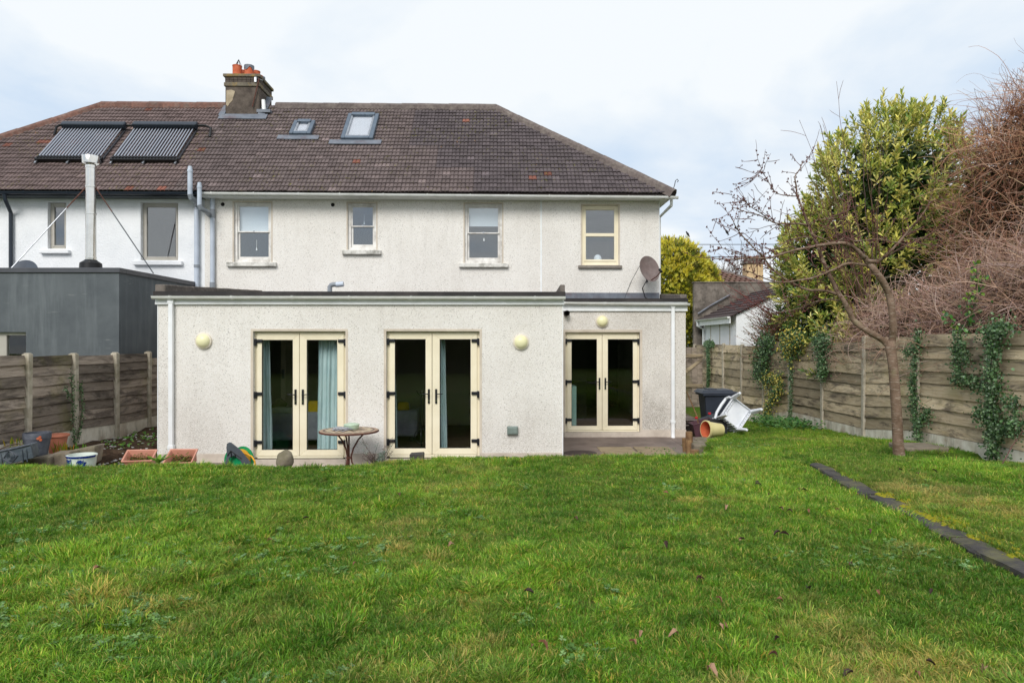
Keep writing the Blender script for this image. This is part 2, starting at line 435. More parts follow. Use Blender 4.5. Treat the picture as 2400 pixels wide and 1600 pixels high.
M['chimney_patch'] = plain('bare_patch', C('#b3a48c'), C('#9a8b74'), 0.95, 8.0, 0.4, 50)
M['chimney_cap'] = plain('lichened_cap', C('#7a7264'), C('#5d564b'), 0.95, 9.0, 0.6, 45, dirt=C('#b08a2a'), dirt_amt=0.8, bdist=0.02)
M['hedge_core'] = plain('hedge_shade', C('#2f3a1c'), C('#20280f'), 0.9, 6.0)

def glass(name, tint=(0.93, 0.95, 0.95, 1), ior=1.55, rough=0.0):
    t = NT(name)
    geo = t.n('ShaderNodeNewGeometry'); dt = t.n('ShaderNodeVectorMath', operation='DOT_PRODUCT')
    t.L(geo.outputs['Normal'], dt.inputs[0]); t.L(geo.outputs['Incoming'], dt.inputs[1])
    f0 = ((ior - 1) / (ior + 1)) ** 2
    fr = t.math('ADD', t.math('MULTIPLY', t.math('POWER', t.math('SUBTRACT', 1.0, t.math('ABSOLUTE', dt.outputs['Value'])), 5.0), 1 - f0), f0)
    gl = t.n('ShaderNodeBsdfGlossy'); gl.inputs['Roughness'].default_value = rough
    tr = t.n('ShaderNodeBsdfTransparent'); tr.inputs['Color'].default_value = tint
    mx = t.n('ShaderNodeMixShader')
    t.L(fr, mx.inputs[0]); t.L(tr.outputs[0], mx.inputs[1]); t.L(gl.outputs[0], mx.inputs[2])
    return t.done(mx.outputs[0])
M['glass'] = glass('clear_glass')
M['glass_up'] = glass('upstairs_glass', (0.95, 0.97, 0.99, 1), 2.4)
M['glass_frost'] = glass('frosted_glass', (0.6, 0.66, 0.7, 1), 2.8, 0.10)
M['glass_sky'] = glass('skylight_glass', (0.86, 0.86, 0.88, 1), 1.7)
t = NT('solar_tube_glass')
M['solar_tube'] = t.done(t.bsdf(C('#b9bcc4'), 0.2, None, 1.0, 0.9))

def leaf_mat(name, rough=0.5, trans=0.35, spec=0.35, attr='tint', gain=1.0):
    """leaf colour from the leaf's own tint, light shining through thin blades"""
    t = NT(name)
    a = t.n('ShaderNodeAttribute'); a.attribute_name = attr
    col = t.mix(1.0, a.outputs['Color'], t.ramp(t.noise(t.pos(), 5.0, 3), [(0.3, 0.8 * gain), (0.7, 1.15 * gain)]), 'MULTIPLY')
    b = t.bsdf(col, rough, None, 0, spec)
    tl = t.n('ShaderNodeBsdfTranslucent'); t.L(col, tl.inputs['Color'])
    mx = t.n('ShaderNodeMixShader'); mx.inputs[0].default_value = trans
    t.L(b, mx.inputs[1]); t.L(tl.outputs[0], mx.inputs[2])
    return t.done(mx.outputs[0])
M['leaf'] = leaf_mat('leaf')
M['leaf_glossy'] = leaf_mat('glossy_leaf', 0.38, 0.2, 0.5)
M['leaf_laurel'] = leaf_mat('laurel_leaf', 0.36, 0.22, 0.5, gain=1.08)
M['stem'] = leaf_mat('stem_tint', 0.8, 0.0, 0.2)

# roof tile: own tint times object colour, with lichen and moss
t = NT('concrete_roof_tile'); p = t.pos()
a = t.n('ShaderNodeAttribute'); a.attribute_name = 'tint'
oi = t.n('ShaderNodeObjectInfo')
col = t.mix(1.0, a.outputs['Color'], oi.outputs['Color'], 'MULTIPLY')
col = t.mix(1.0, col, t.ramp(t.noise(p, 38, 5, 0.7), [(0.3, 0.9), (0.7, 1.7)]), 'MULTIPLY')
pale = t.ramp(t.noise(p, 24, 3, 0.6), [(0.70, 0.0), (0.77, 0.5)])
col = t.mix(pale, col, C('#b9aaa0'))
sepx = t.n('ShaderNodeSeparateXYZ'); t.L(p, sepx.inputs[0])
mossf = t.math('MULTIPLY', t.ramp(t.noise(p, 15, 4, 0.6), [(0.60, 0.0), (0.68, 1.0)]), t.ramp(t.noise(p, 0.7, 2), [(0.45, 0.0), (0.60, 0.9)]))
col = t.mix(mossf, col, C('#6d6a1e'))
lich = t.math('MULTIPLY', t.ramp(t.noise(t.mapping(p, loc=(9, 4, 2)), 11, 4), [(0.70, 0.0), (0.74, 1.0)]), t.ramp(t.noise(t.mapping(p, loc=(3, 1, 8)), 0.8, 2), [(0.56, 0.0), (0.66, 0.8)]))
col = t.mix(lich, col, C('#c48a1c'))
M['tile'] = t.done(t.bsdf(col, 0.9, t.bump(t.noise(p, 70, 4), 0.5, 0.01), 0, 0.2))

# weathered fence board: grain along the board, grey and brown by board, damp streaks and algae
def board_mat(name, pale, brown, dark, algae, amt):
    t = NT(name); p = t.pos()
    oi = t.n('ShaderNodeObjectInfo')
    off = t.n('ShaderNodeVectorMath', operation='ADD')
    cmb = t.n('ShaderNodeCombineXYZ'); t.L(t.math('MULTIPLY', oi.outputs['Random'], 37.0), cmb.inputs[1]); t.L(t.math('MULTIPLY', oi.outputs['Random'], 11.0), cmb.inputs[2])
    t.L(p, off.inputs[0]); t.L(cmb.outputs[0], off.inputs[1]); q = off.outputs[0]
    gr = t.noise(t.mapping(q, (1, 1.6, 34)), 1.6, 6, 0.65, 0.7)
    col = t.mix(t.ramp(gr, [(0.32, 0), (0.66, 1)]), pale, brown)
    col = t.mix(t.ramp(t.noise(t.mapping(q, (1, 2.2, 60)), 2.0, 4, 0.7, 1.2), [(0.60, 0), (0.70, 0.55)]), col, dark)
    damp = t.ramp(t.noise(t.mapping(q, (1, 1.1, 5.0)), 1.0, 7, 0.75, 0.5), [(0.47, 0.0), (0.62, 0.85)])
    col = t.mix(damp, col, dark)
    vs = t.ramp(t.noise(t.mapping(q, (1, 19, 2.2)), 1.0, 5, 0.7), [(0.58, 0.0), (0.78, 0.22)])
    col = t.mix(vs, col, dark)
    al = t.ramp(t.noise(p, 1.3, 4, 0.6), [(0.54, 0.0), (0.70, amt)])
    col = t.mix(al, col, algae)
    col = t.mix(1.0, col, t.ramp(oi.outputs['Random'], [(0, 0.6), (0.5, 1.0), (1, 1.35)]), 'MULTIPLY')
    return t.done(t.bsdf(col, 0.88, t.bump(gr, 0.45, 0.01), 0, 0.2))
M['board_right'] = board_mat('weathered_fence_board', C('#d2c2a6'), C('#b19c7d'), C('#564d45'), C('#928b4c'), 0.3)
M['board_left'] = board_mat('damp_fence_board', C('#aa9c8f'), C('#877a6d'), C('#4d453f'), C('#7f7b40'), 0.45)
t = NT('gravel_board'); p = t.pos()
col = t.mix(t.ramp(t.noise(p, 5, 5), [(0.35, 0), (0.65, 1)]), C('#ece6d8'), C('#d3cab8'))
col = t.mix(t.ramp(t.noise(t.mapping(p, (1, 5, 1.2)), 1.0, 6, 0.7), [(0.50, 0), (0.74, 0.7)]), col, C('#6d6448'))
col = t.mix(t.ramp(t.noise(p, 1.4, 4, 0.6), [(0.52, 0), (0.7, 0.6)]), col, C('#8d6a4a'))
M['gravel_board'] = t.done(t.bsdf(col, 0.92, t.bump(t.noise(p, 60, 4), 0.3, 0.01), 0, 0.2))

# lawn soil under the blades
t = NT('lawn_ground'); p = t.pos()
col = t.mix(t.ramp(t.noise(p, 9, 6, 0.7), [(0.35, 0), (0.65, 1)]), C('#4d5f1f'), C('#6b6a36'))
col = t.mix(t.ramp(t.noise(p, 0.9, 4, 0.6), [(0.45, 0), (0.65, 0.7)]), col, C('#4a7a1a'))
col = t.mix(t.ramp(t.noise(p, 26, 4, 0.7), [(0.58, 0), (0.72, 0.8)]), col, C('#3a2f20'))
M['lawn'] = t.done(t.bsdf(col, 0.95, t.bump(t.noise(p, 40, 5, 0.7), 1.0, 0.04), 0, 0.1))

# grass blade: blade tint, patchy greens and straw over the lawn
t = NT('grass_blade'); p = t.pos()
a = t.n('ShaderNodeAttribute'); a.attribute_name = 'tint'
ai = t.n('ShaderNodeAttribute'); ai.attribute_name = 'patch'; ai.attribute_type = 'INSTANCER'
straw = t.ramp(ai.outputs['Fac'], [(0.0, 0.0), (1.0, 1.0)])
al = t.n('ShaderNodeAttribute'); al.attribute_name = 'lush'; al.attribute_type = 'INSTANCER'
hue = t.ramp(al.outputs['Fac'], [(0.0, (0.56, 0.76, 0.5, 1)), (0.5, (1.1, 1.22, 0.85, 1)), (1.0, (1.85, 1.82, 1.05, 1))])
col = t.mix(1.0, a.outputs['Color'], hue, 'MULTIPLY')
col = t.mix(straw, col, C('#c4ab6c'))
b = t.bsdf(col, 0.5, None, 0, 0.3)
tl = t.n('ShaderNodeBsdfTranslucent'); t.L(col, tl.inputs['Color'])
mx = t.n('ShaderNodeMixShader'); mx.inputs[0].default_value = 0.27
t.L(b, mx.inputs[1]); t.L(tl.outputs[0], mx.inputs[2])
M['grass'] = t.done(mx.outputs[0])

def _house(self):
    self.v = [tuple(hw(*p)) for p in self.v]; return self
MB.house = _house

# ------------------------------------------------------------------ ground
def sm(a, b, t):
    t = min(1.0, max(0.0, (t - a) / (b - a))); return t * t * (3 - 2 * t)
def crest(x): return float(np.interp(x, [-7, -4.8, -3.2, -2.2, -1.2, 0, 6], [8.5, 8.62, 8.58, 8.72, 9.25, 9.4, 9.4]))
def edge(y): return float(np.interp(y, [9, 10, 12, 13.5, 15, 16, 40], [2.6, 3.0, 3.35, 3.9, 4.6, 5.0, 6.0]))
def rgt(y): return float(np.interp(y, [9, 10.3, 12.1, 14, 15.8, 17.7, 19.5, 30], [0, -0.10, -0.2, -0.36, -0.42, -0.47, -0.8, -0.9]))
def ground(x, y):
    yc = crest(x)
    pl = float(np.interp(x, [-6.6, -6.0, -5.9, -5.8, 0.9, 1.3, 4], [-0.2, -0.24, -0.55, -0.6, -0.6, -0.47, -0.47]))
    za = sm(yc, yc + 0.95, y) * pl
    w = sm(edge(y) - 0.15, edge(y) + 0.15, x)
    z = za * (1 - w) + rgt(y) * w
    kx = 3.52 + (y - 4.7) * 0.103
    if 1.5 < y < 10.5: z += 0.06 * sm(kx - 0.02, kx + 0.12, x) * (1 - sm(8.6, 10.2, y)) - 0.10 * sm(5.2, 7.2, x)
    z += 0.05 * (mnoise.noise(Vector((x * 0.5, y * 0.5, 0.3)))) * (1 - sm(yc, yc + 0.5, y) * (1 - w)) + 0.018 * mnoise.noise(Vector((x * 2.1, y * 2.1, 4.0)))
    return z
def axis(lo, a, b, hi, fine, coarse):
    l = list(np.arange(a, b + 1e-6, fine)); x = a; s = fine
    left = []
    while x > lo: s *= 1.35; x -= min(s, coarse); left.append(max(x, lo))
    x = b; s = fine; right = []
    while x < hi: s *= 1.35; x += min(s, coarse); right.append(min(x, hi))
    return left[::-1] + l + right
gx = axis(-300, -9, 9, 300, 0.15, 60); gy = axis(-60, 2, 20, 600, 0.15, 60)
mb = MB(); mb.grid([[(x, y, ground(x, y)) for x in gx] for y in gy])
mb.build('ground', M['lawn'], smooth=True, kind='structure', angle=180)

# soil bed between the left fence and the house, and loose stones on it
mb = MB(); rows = []
for j in range(40):
    y = 9.35 + j * 0.165; r = []
    for i in range(18):
        x = -7.15 + i * 0.085
        r.append((x, y, ground(x, y) + 0.012 + 0.10 * sm(9.3, 10.6, y) * (0.6 + mnoise.noise(Vector((x * 2.2, y * 2.2, 7))) + 0.5 * mnoise.noise(Vector((x * 7, y * 7, 2)))) - 0.14 * sm(-6.2, -5.75, x)))
    rows.append(r)
mb.grid(rows)
mb.build('soil_bed', M['soil'], smooth=True, kind='structure', angle=180)

def pebble(mb, c, r):
    vs = []; n = 6
    a0 = U(0, 6)
    q = U(0.6, 1.0)
    for lay, (rr, hh) in enumerate(((0.7, 0.0), (1.0, 0.45), (0.6, 0.85))):
        for k in range(n):
            t_ = a0 + k * 2 * math.pi / n
            vs.append((c[0] + r * rr * math.cos(t_) * U(0.8, 1.1), c[1] + r * rr * q * math.sin(t_) * U(0.8, 1.1), c[2] + r * hh * 0.8))
    fs = [(l * n + k, l * n + (k + 1) % n, (l + 1) * n + (k + 1) % n, (l + 1) * n + k) for l in range(2) for k in range(n)] + [tuple(range(12, 18))]
    mb.add(vs, fs)
mb = MB()
for i in range(900):
    x, y = (U(-6.35, -5.5), U(9.45, 10.6)) if i < 560 else (U(2.6, 3.3), U(11.6, 13.0))
    z = ground(x, y) + (0.02 if i < 560 else 0.01)
    pebble(mb, (x, y, z), U(0.012, 0.03))
for i in range(500):
    x, y = U(-7.1, -5.8), U(10.4, 14.5)
    pebble(mb, (x, y, ground(x, y) + 0.03 + 0.06 * random.random()), U(0.01, 0.03))
mb.build('gravel', M['gravel'], kind='stuff')

# paving in front of the recessed wing, with a drain patch and two sandstone slabs
pav = MB(); pav.box(0.95, 3.32, 11.2, 14.62, -0.62, -0.432)
pav.box(3.32, 4.3, 13.6, 14.62, -0.62, -0.436)
pav = pav.build('paving', M['paving'], kind='structure', bevel=0.012)
for k, (x0, x1, y0, y1) in enumerate(((1.63, 2.28, 12.55, 13.1), (2.32, 3.0, 12.55, 13.1), (1.68, 2.31, 11.9, 12.51), (2.35, 2.98, 11.9, 12.51))):
    MB().box(x0, x1, y0, y1, -0.44, -0.418 + 0.003 * k).build('slab', M['slab'], pav, bevel=0.008)
mb = MB(); mb.lathe([(0.30, -0.435), (0.30, -0.427), (0.27, -0.424)], (1.25, 12.45, 0), 24)
mb.build('manhole_cover', plain('dark_cover', C('#4a3c39'), C('#392e2c'), 0.6, 8.0), pav)
pat = MB(); pat.box(-5.95, 0.93, 9.9, 11.45, -0.7, -0.548)
pat.box(-5.9, -4.35, 9.45, 10.6, -0.7, -0.28); pat.build('patio', M['paving'], kind='structure', bevel=0.01)

# ------------------------------------------------------------------ the house: walls
def wall_mesh(u0, u1, z0, z1, v0, th, holes):
    """a thick wall facing the garden with real openings"""
    mb = MB()
    us = sorted({u0, u1} | {h[0] for h in holes} | {h[1] for h in holes})
    zs = sorted({z0, z1} | {h[2] for h in holes} | {h[3] for h in holes})
    us = [x for x in us if u0 <= x <= u1]; zs = [x for x in zs if z0 <= x <= z1]
    v1 = v0 + th
    def solid(i, k):
        if i < 0 or k < 0 or i >= len(us) - 1 or k >= len(zs) - 1: return False
        cu, cz = (us[i] + us[i + 1]) / 2, (zs[k] + zs[k + 1]) / 2
        return not any(h[0] < cu < h[1] and h[2] < cz < h[3] for h in holes)
    for i in range(len(us) - 1):
        for k in range(len(zs) - 1):
            if not solid(i, k): continue
            a, b, c, d = us[i], us[i + 1], zs[k], zs[k + 1]
            mb.quad((a, v0, c), (b, v0, c), (b, v0, d), (a, v0, d))
            mb.quad((b, v1, c), (a, v1, c), (a, v1, d), (b, v1, d))
            if not solid(i - 1, k): mb.quad((a, v1, c), (a, v0, c), (a, v0, d), (a, v1, d))
            if not solid(i + 1, k): mb.quad((b, v0, c), (b, v1, c), (b, v1, d), (b, v0, d))
            if not solid(i, k - 1): mb.quad((a, v1, c), (b, v1, c), (b, v0, c), (a, v0, c))
            if not solid(i, k + 1): mb.quad((a, v0, d), (b, v0, d), (b, v1, d), (a, v1, d))
    return mb

VM, VW = 4.7, 3.0                              # depth of the main wall and of the wing behind the extension front
house = thing('cream_house', 'cream pebble-dashed house with flat-roofed extension and brown tiled roof', 'house', (0, HY, 0), TH, local=True)
white = thing('white_house', 'white rendered house adjoining the cream one, with dark gutter', 'house', (0, HY, 0), TH, local=True)

uPL = hu(480, VM)                              # party line between the two houses
uMR = hu(1545, VM)
uEL, uER_ = hu(370, 0), hu(1319, 0)
uWR = hu(1607, VW)
zWallTop = 5.0

def hole(px0, px1, py0, py1, v):
    u0, z1 = hl(px0, py0, v); u1, z0 = hl(px1, py1, v)
    return (u0, u1, z0, z1)
W1 = hole(548, 636, 474, 615, VM); W2 = hole(815, 882, 476, 586, VM); W3 = hole(1089, 1177, 477, 617, VM); W4 = hole(1364, 1450, 481, 622, VM)
NW1 = hole(111, 154, 474, 583, VM); NW2 = hole(329, 417, 474, 610, VM)
D1 = hole(593, 810, 776, 1075, 0); D2 = hole(905, 1124, 776, 1073, 0); D3 = hole(1325, 1500, 778, 1012, VW)
D3 = (max(D3[0], uER_ + 0.09), D3[1], D3[2], D3[3])

mw = wall_mesh(uPL, uMR, -0.6, zWallTop, VM, 0.3, [W1, W2, W3, W4, (uER_ + 0.2, uMR - 0.45, -0.4, 1.75)])
mw.box(uMR - 0.3, uMR, VM + 0.3, 9.9, -0.6, zWallTop)
mw.box(uPL, uMR - 0.3, 9.6, 9.9, -0.6, zWallTop)
mw.box(uPL - 0.1, uPL - 0.0, VM + 0.3, 9.6, -0.6, zWallTop)
mw.build('wall', M['roughcast'], house)
zE = hz(800, 711, 0)                           # top of the extension wall
ew = wall_mesh(uEL, uER_, -0.6, zE + 0.12, 0, 0.28, [D1, D2])
ew.box(uEL, uEL + 0.28, 0.28, VM, -0.6, zE + 0.12)
ew.box(uER_ - 0.28, uER_, 0.28, VM, -0.6, zE + 0.12)
ew.build('extension_wall', M['roughcast'], house)
zW = hz(1450, 722, VW)
ww = wall_mesh(uER_, uWR, -0.6, zW + 0.12, VW, 0.28, [D3])
ww.box(uWR - 0.28, uWR, VW + 0.28, 8.0, -0.6, zW + 0.12)
ww.build('wing_wall', M['roughcast_worn'], house)
# plinths: slightly set back smooth band at the foot of the render
pz = hz(500, 1063, 0)
for a, b in ((uEL, D1[0]), (D1[1], D2[0]), (D2[1], uER_)):
    MB().box(a + (0.0 if a != uEL else -0.004), b, -0.006, 0.0, -0.6, pz).build('plinth', M['plinth'], house)
pz3 = hz(1550, 1007, VW)
mb = MB(); mb.box(D3[1], uWR + 0.006, VW - 0.022, VW, -0.6, pz3); mb.box(D3[0] - 0.02, D3[1], VW - 0.03, VW + 0.02, -0.6, D3[2])
mb.build('plinth', M['plinth'], house)
for d in (D1, D2):
    MB().box(d[0], d[1], -0.035, 0.1, -0.6, d[2]).build('door_step', M['plinth'], house)
# smooth bands round the openings
def band(h, v, w, sill=False):
    mb = MB(); y0 = v - 0.005
    mb.box(h[0] - w, h[0], y0, v, h[2], h[3] + w)
    mb.box(h[1], h[1] + w, y0, v, h[2], h[3] + w)
    mb.box(h[0], h[1], y0, v, h[3], h[3] + w)
    return mb.build('render_band', M['surround'], house)
for h, v, w in ((W1, VM, 0.028), (W2, VM, 0.028), (W3, VM, 0.028), (W4, VM, 0.03), (D1, 0, 0.038), (D2, 0, 0.038), (D3, VW, 0.05)): band(h, v, w)
# beads and joints
MB().box(hu(1266.5, VM), hu(1270, VM), VM - 0.012, VM, 2.0, zWallTop).build('expansion_bead', M['upvc_white'], house)
MB().box(uMR - 0.006, uMR + 0.008, VM - 0.008, VM + 0.02, 0, zWallTop).build('corner_bead', M['upvc_white'], house)
MB().box(uER_ - 0.006, uER_ + 0.006, -0.008, 0.02, -0.6, zE).build('corner_bead', M['upvc_white'], house)
MB().box(uEL - 0.006, uEL + 0.006, -0.008, 0.02, pz, zE).build('corner_bead', M['upvc_white'], house)
# vents: flat dark discs, the shade of the holes put into their colour
for px, py in ((522, 479), (780, 480)):
    u, z = hl(px, py, VM)
    MB().lathe([(0.046, -0.002), (0.044, 0.006), (0.012, 0.007)], (u, VM, z), 16, (0, -1, 0), cap0=False).build('vent', M['hole'], house, smooth=True)
u, z = hl(1325, 734, VW - 0.1)
MB().lathe([(0.06, 0.0), (0.06, 0.16), (0.048, 0.16), (0.046, 0.03)], (u + 0.03, VW, z), 18, (0, -1, 0), cap0=False).build('vent_pipe', M['hole'], house, smooth=True)

# white house walls
uNL = -22.0
nw = wall_mesh(uNL, uPL, -0.6, zWallTop, VM + 0.01, 0.3, [NW1, NW2])
nw.box(uNL, uNL + 0.3, VM + 0.31, 9.9, -0.6, zWallTop); nw.box(uNL + 0.3, uPL, 9.6, 9.9, -0.6, zWallTop)
nw.build('wall', M['white_render'], white)

# ------------------------------------------------------------------ windows and doors
def ring(mb, u0, u1, z0, z1, v0, v1, w, wb=None, wt=None):
    """a rectangular frame of four members"""
    wb = wb or w; wt = wt or w
    mb.box(u0, u0 + w, v0, v1, z0, z1); mb.box(u1 - w, u1, v0, v1, z0, z1)
    mb.box(u0 + w, u1 - w, v0, v1, z0, z0 + wb); mb.box(u0 + w, u1 - w, v0, v1, z1 - wt, z1)
    return mb
def pane(u0, u1, z0, z1, v, parent, m='glass', t_=0.006):
    return MB().box(u0 - 0.004, u1 + 0.004, v, v + t_, z0 - 0.004, z1 + 0.004).build('pane', M[m], parent)

def pull_cord(u, z1, z0, v, parent):
    mb = MB(); mb.tube([(u, v, z1), (u, v, z0 + 0.05)], 0.003, 5); mb.lathe([(0.006, 0.07), (0.016, 0.0)], (u, v, z0), 8)
    return mb.build('pull_cord', M['blind'], parent)

def sash_window(h, v, rail_py, pxc, blind_py, lower='glass_frost', upper='glass_up', sill=(0, 0, 0, 0)):
    u0, u1, z0, z1 = h
    zr = hz(pxc, rail_py, v)
    w = ring(MB(), u0, u1, z0, z1, v + 0.06, v + 0.16, 0.06, 0.07, 0.05).build('sash_window', M['old_paint'], house, bevel=0.004)
    fr = ring(MB(), u0 + 0.06, u1 - 0.06, zr - 0.015, z1 - 0.05, v + 0.085, v + 0.12, 0.04, 0.03, 0.035).build('upper_sash', M['old_paint'], w, bevel=0.004)
    lo = ring(MB(), u0 + 0.06, u1 - 0.06, z0 + 0.07, zr + 0.015, v + 0.121, v + 0.155, 0.045, 0.075, 0.03).build('lower_sash', M['old_paint'], w, bevel=0.004)
    pane(u0 + 0.1, u1 - 0.1, zr + 0.015, z1 - 0.085, v + 0.1, w, upper)
    pane(u0 + 0.105, u1 - 0.105, z0 + 0.145, zr - 0.015, v + 0.135, w, lower)
    s0, sz1 = hl(sill[0], sill[2], v); s1, sz0 = hl(sill[1], sill[3], v)
    MB().box(s0, s1, v - 0.09, v + 0.06, sz0, sz1).build('sill', M['sill_stone'], w, bevel=0.008)
    if blind_py:
        zb = hz(pxc, blind_py, v)
        mb = MB(); mb.box(u0 + 0.08, u1 - 0.08, v + 0.175, v + 0.18, zb, z1 - 0.06); mb.box(u0 + 0.08, u1 - 0.08, v + 0.172, v + 0.188, zb - 0.02, zb)
        mb.build('blind', M['blind'], w)
    MB().box((u0 + u1) / 2 - 0.02, (u0 + u1) / 2 + 0.02, v + 0.08, v + 0.1, zr - 0.0, zr + 0.03).build('catch', M['steel_dull'], w)
    return w
w = sash_window(W1, VM, 542, 592, 541, sill=(533, 649, 615, 625)); w['label'] = 'sash window with blind down over its upper half'
pull_cord(hu(597, VM), hz(597, 560, VM), hz(597, 585, VM), VM + 0.13, w)
w = sash_window(W2, VM, 529, 848, None, sill=(803, 894, 586.5, 597)); w['label'] = 'smallest of the sash windows'
pull_cord(hu(851, VM), hz(851, 500, VM), hz(851, 524, VM), VM + 0.125, w)
w = sash_window(W3, VM, 545, 1133, 526, lower='glass_up', sill=(1076, 1191, 617.5, 627)); w['label'] = 'sash window with blind drawn a third of the way'
pull_cord(hu(1134, VM), hz(1134, 560, VM), hz(1134, 563, VM), VM + 0.12, w)

# modern cream casement
u0, u1, z0, z1 = W4
w = ring(MB(), u0, u1, z0, z1, VM + 0.05, VM + 0.12, 0.055, 0.10, 0.06).build('casement_window', M['upvc_cream'], house, bevel=0.006, label='cream plastic window with one cross bar')
zr = hz(1400, 550, VM)
fr = ring(MB(), u0 + 0.05, u1 - 0.05, z0 + 0.095, z1 - 0.055, VM + 0.035, VM + 0.10, 0.05)
fr.box(u0 + 0.1, u1 - 0.1, VM + 0.035, VM + 0.1, zr - 0.04, zr + 0.04)
fr.build('sash', M['upvc_cream'], w, bevel=0.008)
pane(u0 + 0.1, u1 - 0.1, zr + 0.04, z1 - 0.105, VM + 0.065, w, 'glass_up'); pane(u0 + 0.1, u1 - 0.1, z0 + 0.145, zr - 0.04, VM + 0.065, w, 'glass_up')
s0, sz1 = hl(1355, 622, VM); s1, sz0 = hl(1457, 629, VM)
MB().box(s0, s1, VM - 0.07, VM + 0.05, sz0, sz1).build('sill', M['sill_grey'], w, bevel=0.006)
MB().box((u0 + u1) / 2 - 0.22, (u0 + u1) / 2 + 0.22, VM + 0.02, VM + 0.036, z1 - 0.085, z1 - 0.065).build('trickle_vent', M['upvc_cream'], w)

def plain_window(h, v, sill, m='glass_up'):
    u0, u1, z0, z1 = h
    w = ring(MB(), u0, u1, z0, z1, v + 0.10, v + 0.17, 0.07).build('window', M['frame_greige'], white, bevel=0.006)
    ring(MB(), u0 + 0.06, u1 - 0.06, z0 + 0.06, z1 - 0.06, v + 0.09, v + 0.15, 0.035).build('sash', M['frame_greige'], w, bevel=0.004)
    pane(u0 + 0.095, u1 - 0.095, z0 + 0.095, z1 - 0.095, v + 0.12, w, m)
    s0, sz1 = hl(sill[0], sill[2], v); s1, sz0 = hl(sill[1], sill[3], v)
    MB().box(s0, s1, v - 0.1, v + 0.1, sz0, sz1).build('sill', M['white_render'], w, bevel=0.01)
    return w
plain_window(NW1, VM + 0.01, (97, 166, 586, 595))['label'] = 'narrow grey-framed window'
plain_window(NW2, VM + 0.01, (315, 430, 612, 622))['label'] = 'wide grey-framed window'

def french_door(h, v, px, py, label):
    """px: glass columns (left leaf x0, x1, right leaf x0, x1, meeting line), py: glass top and bottom, hinge rows, handle top and bottom"""
    u0, u1, z0, z1 = h
    vf = v + 0.09
    A0, A1, B0, B1, mid = [hu(x, vf) for x in px[:5]]
    gt, gb = hz(px[4], py[0], vf), hz(px[4], py[1], vf)
    fw = 0.05
    ft = hz(px[4], py[7], vf); fb = hz(px[4], py[8], vf)
    d = MB()
    d.box(u0, u0 + fw, vf + 0.0, vf + 0.10, fb - 0.03, z1); d.box(u1 - fw, u1, vf, vf + 0.10, fb - 0.03, z1)
    d.box(u0 + fw, u1 - fw, vf, vf + 0.10, ft, z1); d.box(u0 + fw, u1 - fw, vf - 0.03, vf + 0.1, z0, fb)
    d = d.build('french_door', M['upvc_cream'], house, bevel=0.005, label=label)
    for (a, b, g0, g1) in ((u0 + 0.045, mid - 0.004, A0, A1), (mid + 0.004, u1 - 0.045, B0, B1)):
        lf = MB(); v0, v1 = vf - 0.022, vf + 0.05
        zt, zb = ft + 0.008, fb + 0.006
        # four mitred members, each sloping gently to the glass
        def mem(o1, o2, i2, i1):
            P = lambda q, vv: (q[0], vv, q[1])
            m_ = 0.018
            lf.add([P(o1, v0), P(o2, v0), P(i2, v0 + 0.006), P(i1, v0 + 0.006), P(o1, v1), P(o2, v1), P(i2, v1), P(i1, v1)],
                   [(0, 1, 2, 3), (7, 6, 5, 4), (0, 4, 5, 1), (1, 5, 6, 2), (2, 6, 7, 3), (3, 7, 4, 0)])
        e = 0.0008
        mem((a, zb), (b, zb), (g1, gb), (g0, gb)); mem((b, zb + e), (b, zt - e), (g1, gt), (g1, gb))
        mem((b, zt), (a, zt), (g0, gt), (g1, gt)); mem((a, zt - e), (a, zb + e), (g0, gb), (g0, gt))
        lf = lf.build('door_leaf', M['upvc_cream'], d, bevel=0.004)
        gk = ring(MB(), g0 - 0.004, g1 + 0.004, gb - 0.004, gt + 0.004, v0 + 0.008, v0 + 0.03, 0.010).build('glazing_gasket', M['black'], d)
        pane(g0, g1, gb, gt, vf + 0.005, d, 'glass')
    for s, ue in ((1, u0), (-1, u1)):
        for py_ in py[2:5]:
            zc = hz(px[4], py_, vf)
            mb = MB(); a, b = ue + s * 0.005, ue + s * 0.14
            mb.box(min(a, b), max(a, b), vf - 0.05, vf - 0.021, zc - 0.005, zc + 0.05)
            mb.box(min(a, ue + s * 0.045), max(a, ue + s * 0.045), vf - 0.058, vf - 0.021, zc - 0.055, zc + 0.06)
            mb.build('hinge', M['black_iron'], d, bevel=0.008, seg=2)
    for s, ux in ((-1, hu(px[5], vf)), (1, hu(px[6], vf))):
        zt, zb = hz(px[4], py[5], vf), hz(px[4], py[6], vf)
        mb = MB(); mb.box(ux - 0.017, ux + 0.017, vf - 0.036, vf - 0.02, zb, zt)
        zc = zt - 0.34 * (zt - zb)
        mb.tube([(ux, vf - 0.03, zc), (ux, vf - 0.075, zc), (ux + s * 0.03, vf - 0.085, zc + 0.002), (ux + s * 0.12, vf - 0.08, zc + 0.004)], [0.012, 0.011, 0.009, 0.007], 8)
        mb.build('handle', M['black_iron'], d, bevel=0.006, seg=2)
        MB().lathe([(0.011, 0), (0.011, 0.006)], (ux, vf - 0.036, zb + 0.05), 10, (0, -1, 0)).build('keyhole', M['steel'], d)
    return d
french_door(D1, 0, (614.7, 686.7, 719.7, 790.7, 702.5, 693.7, 710.8), (796.7, 1053, 802, 925, 1038, 912, 947, 782, 1068), 'left french door with pale curtains on both sides')
french_door(D2, 0, (926, 997.5, 1031, 1103, 1013, 1005.5, 1022.5), (795, 1049.5, 801, 924, 1035, 911, 945, 781, 1065), 'middle french door with iron candle stand behind its glass')
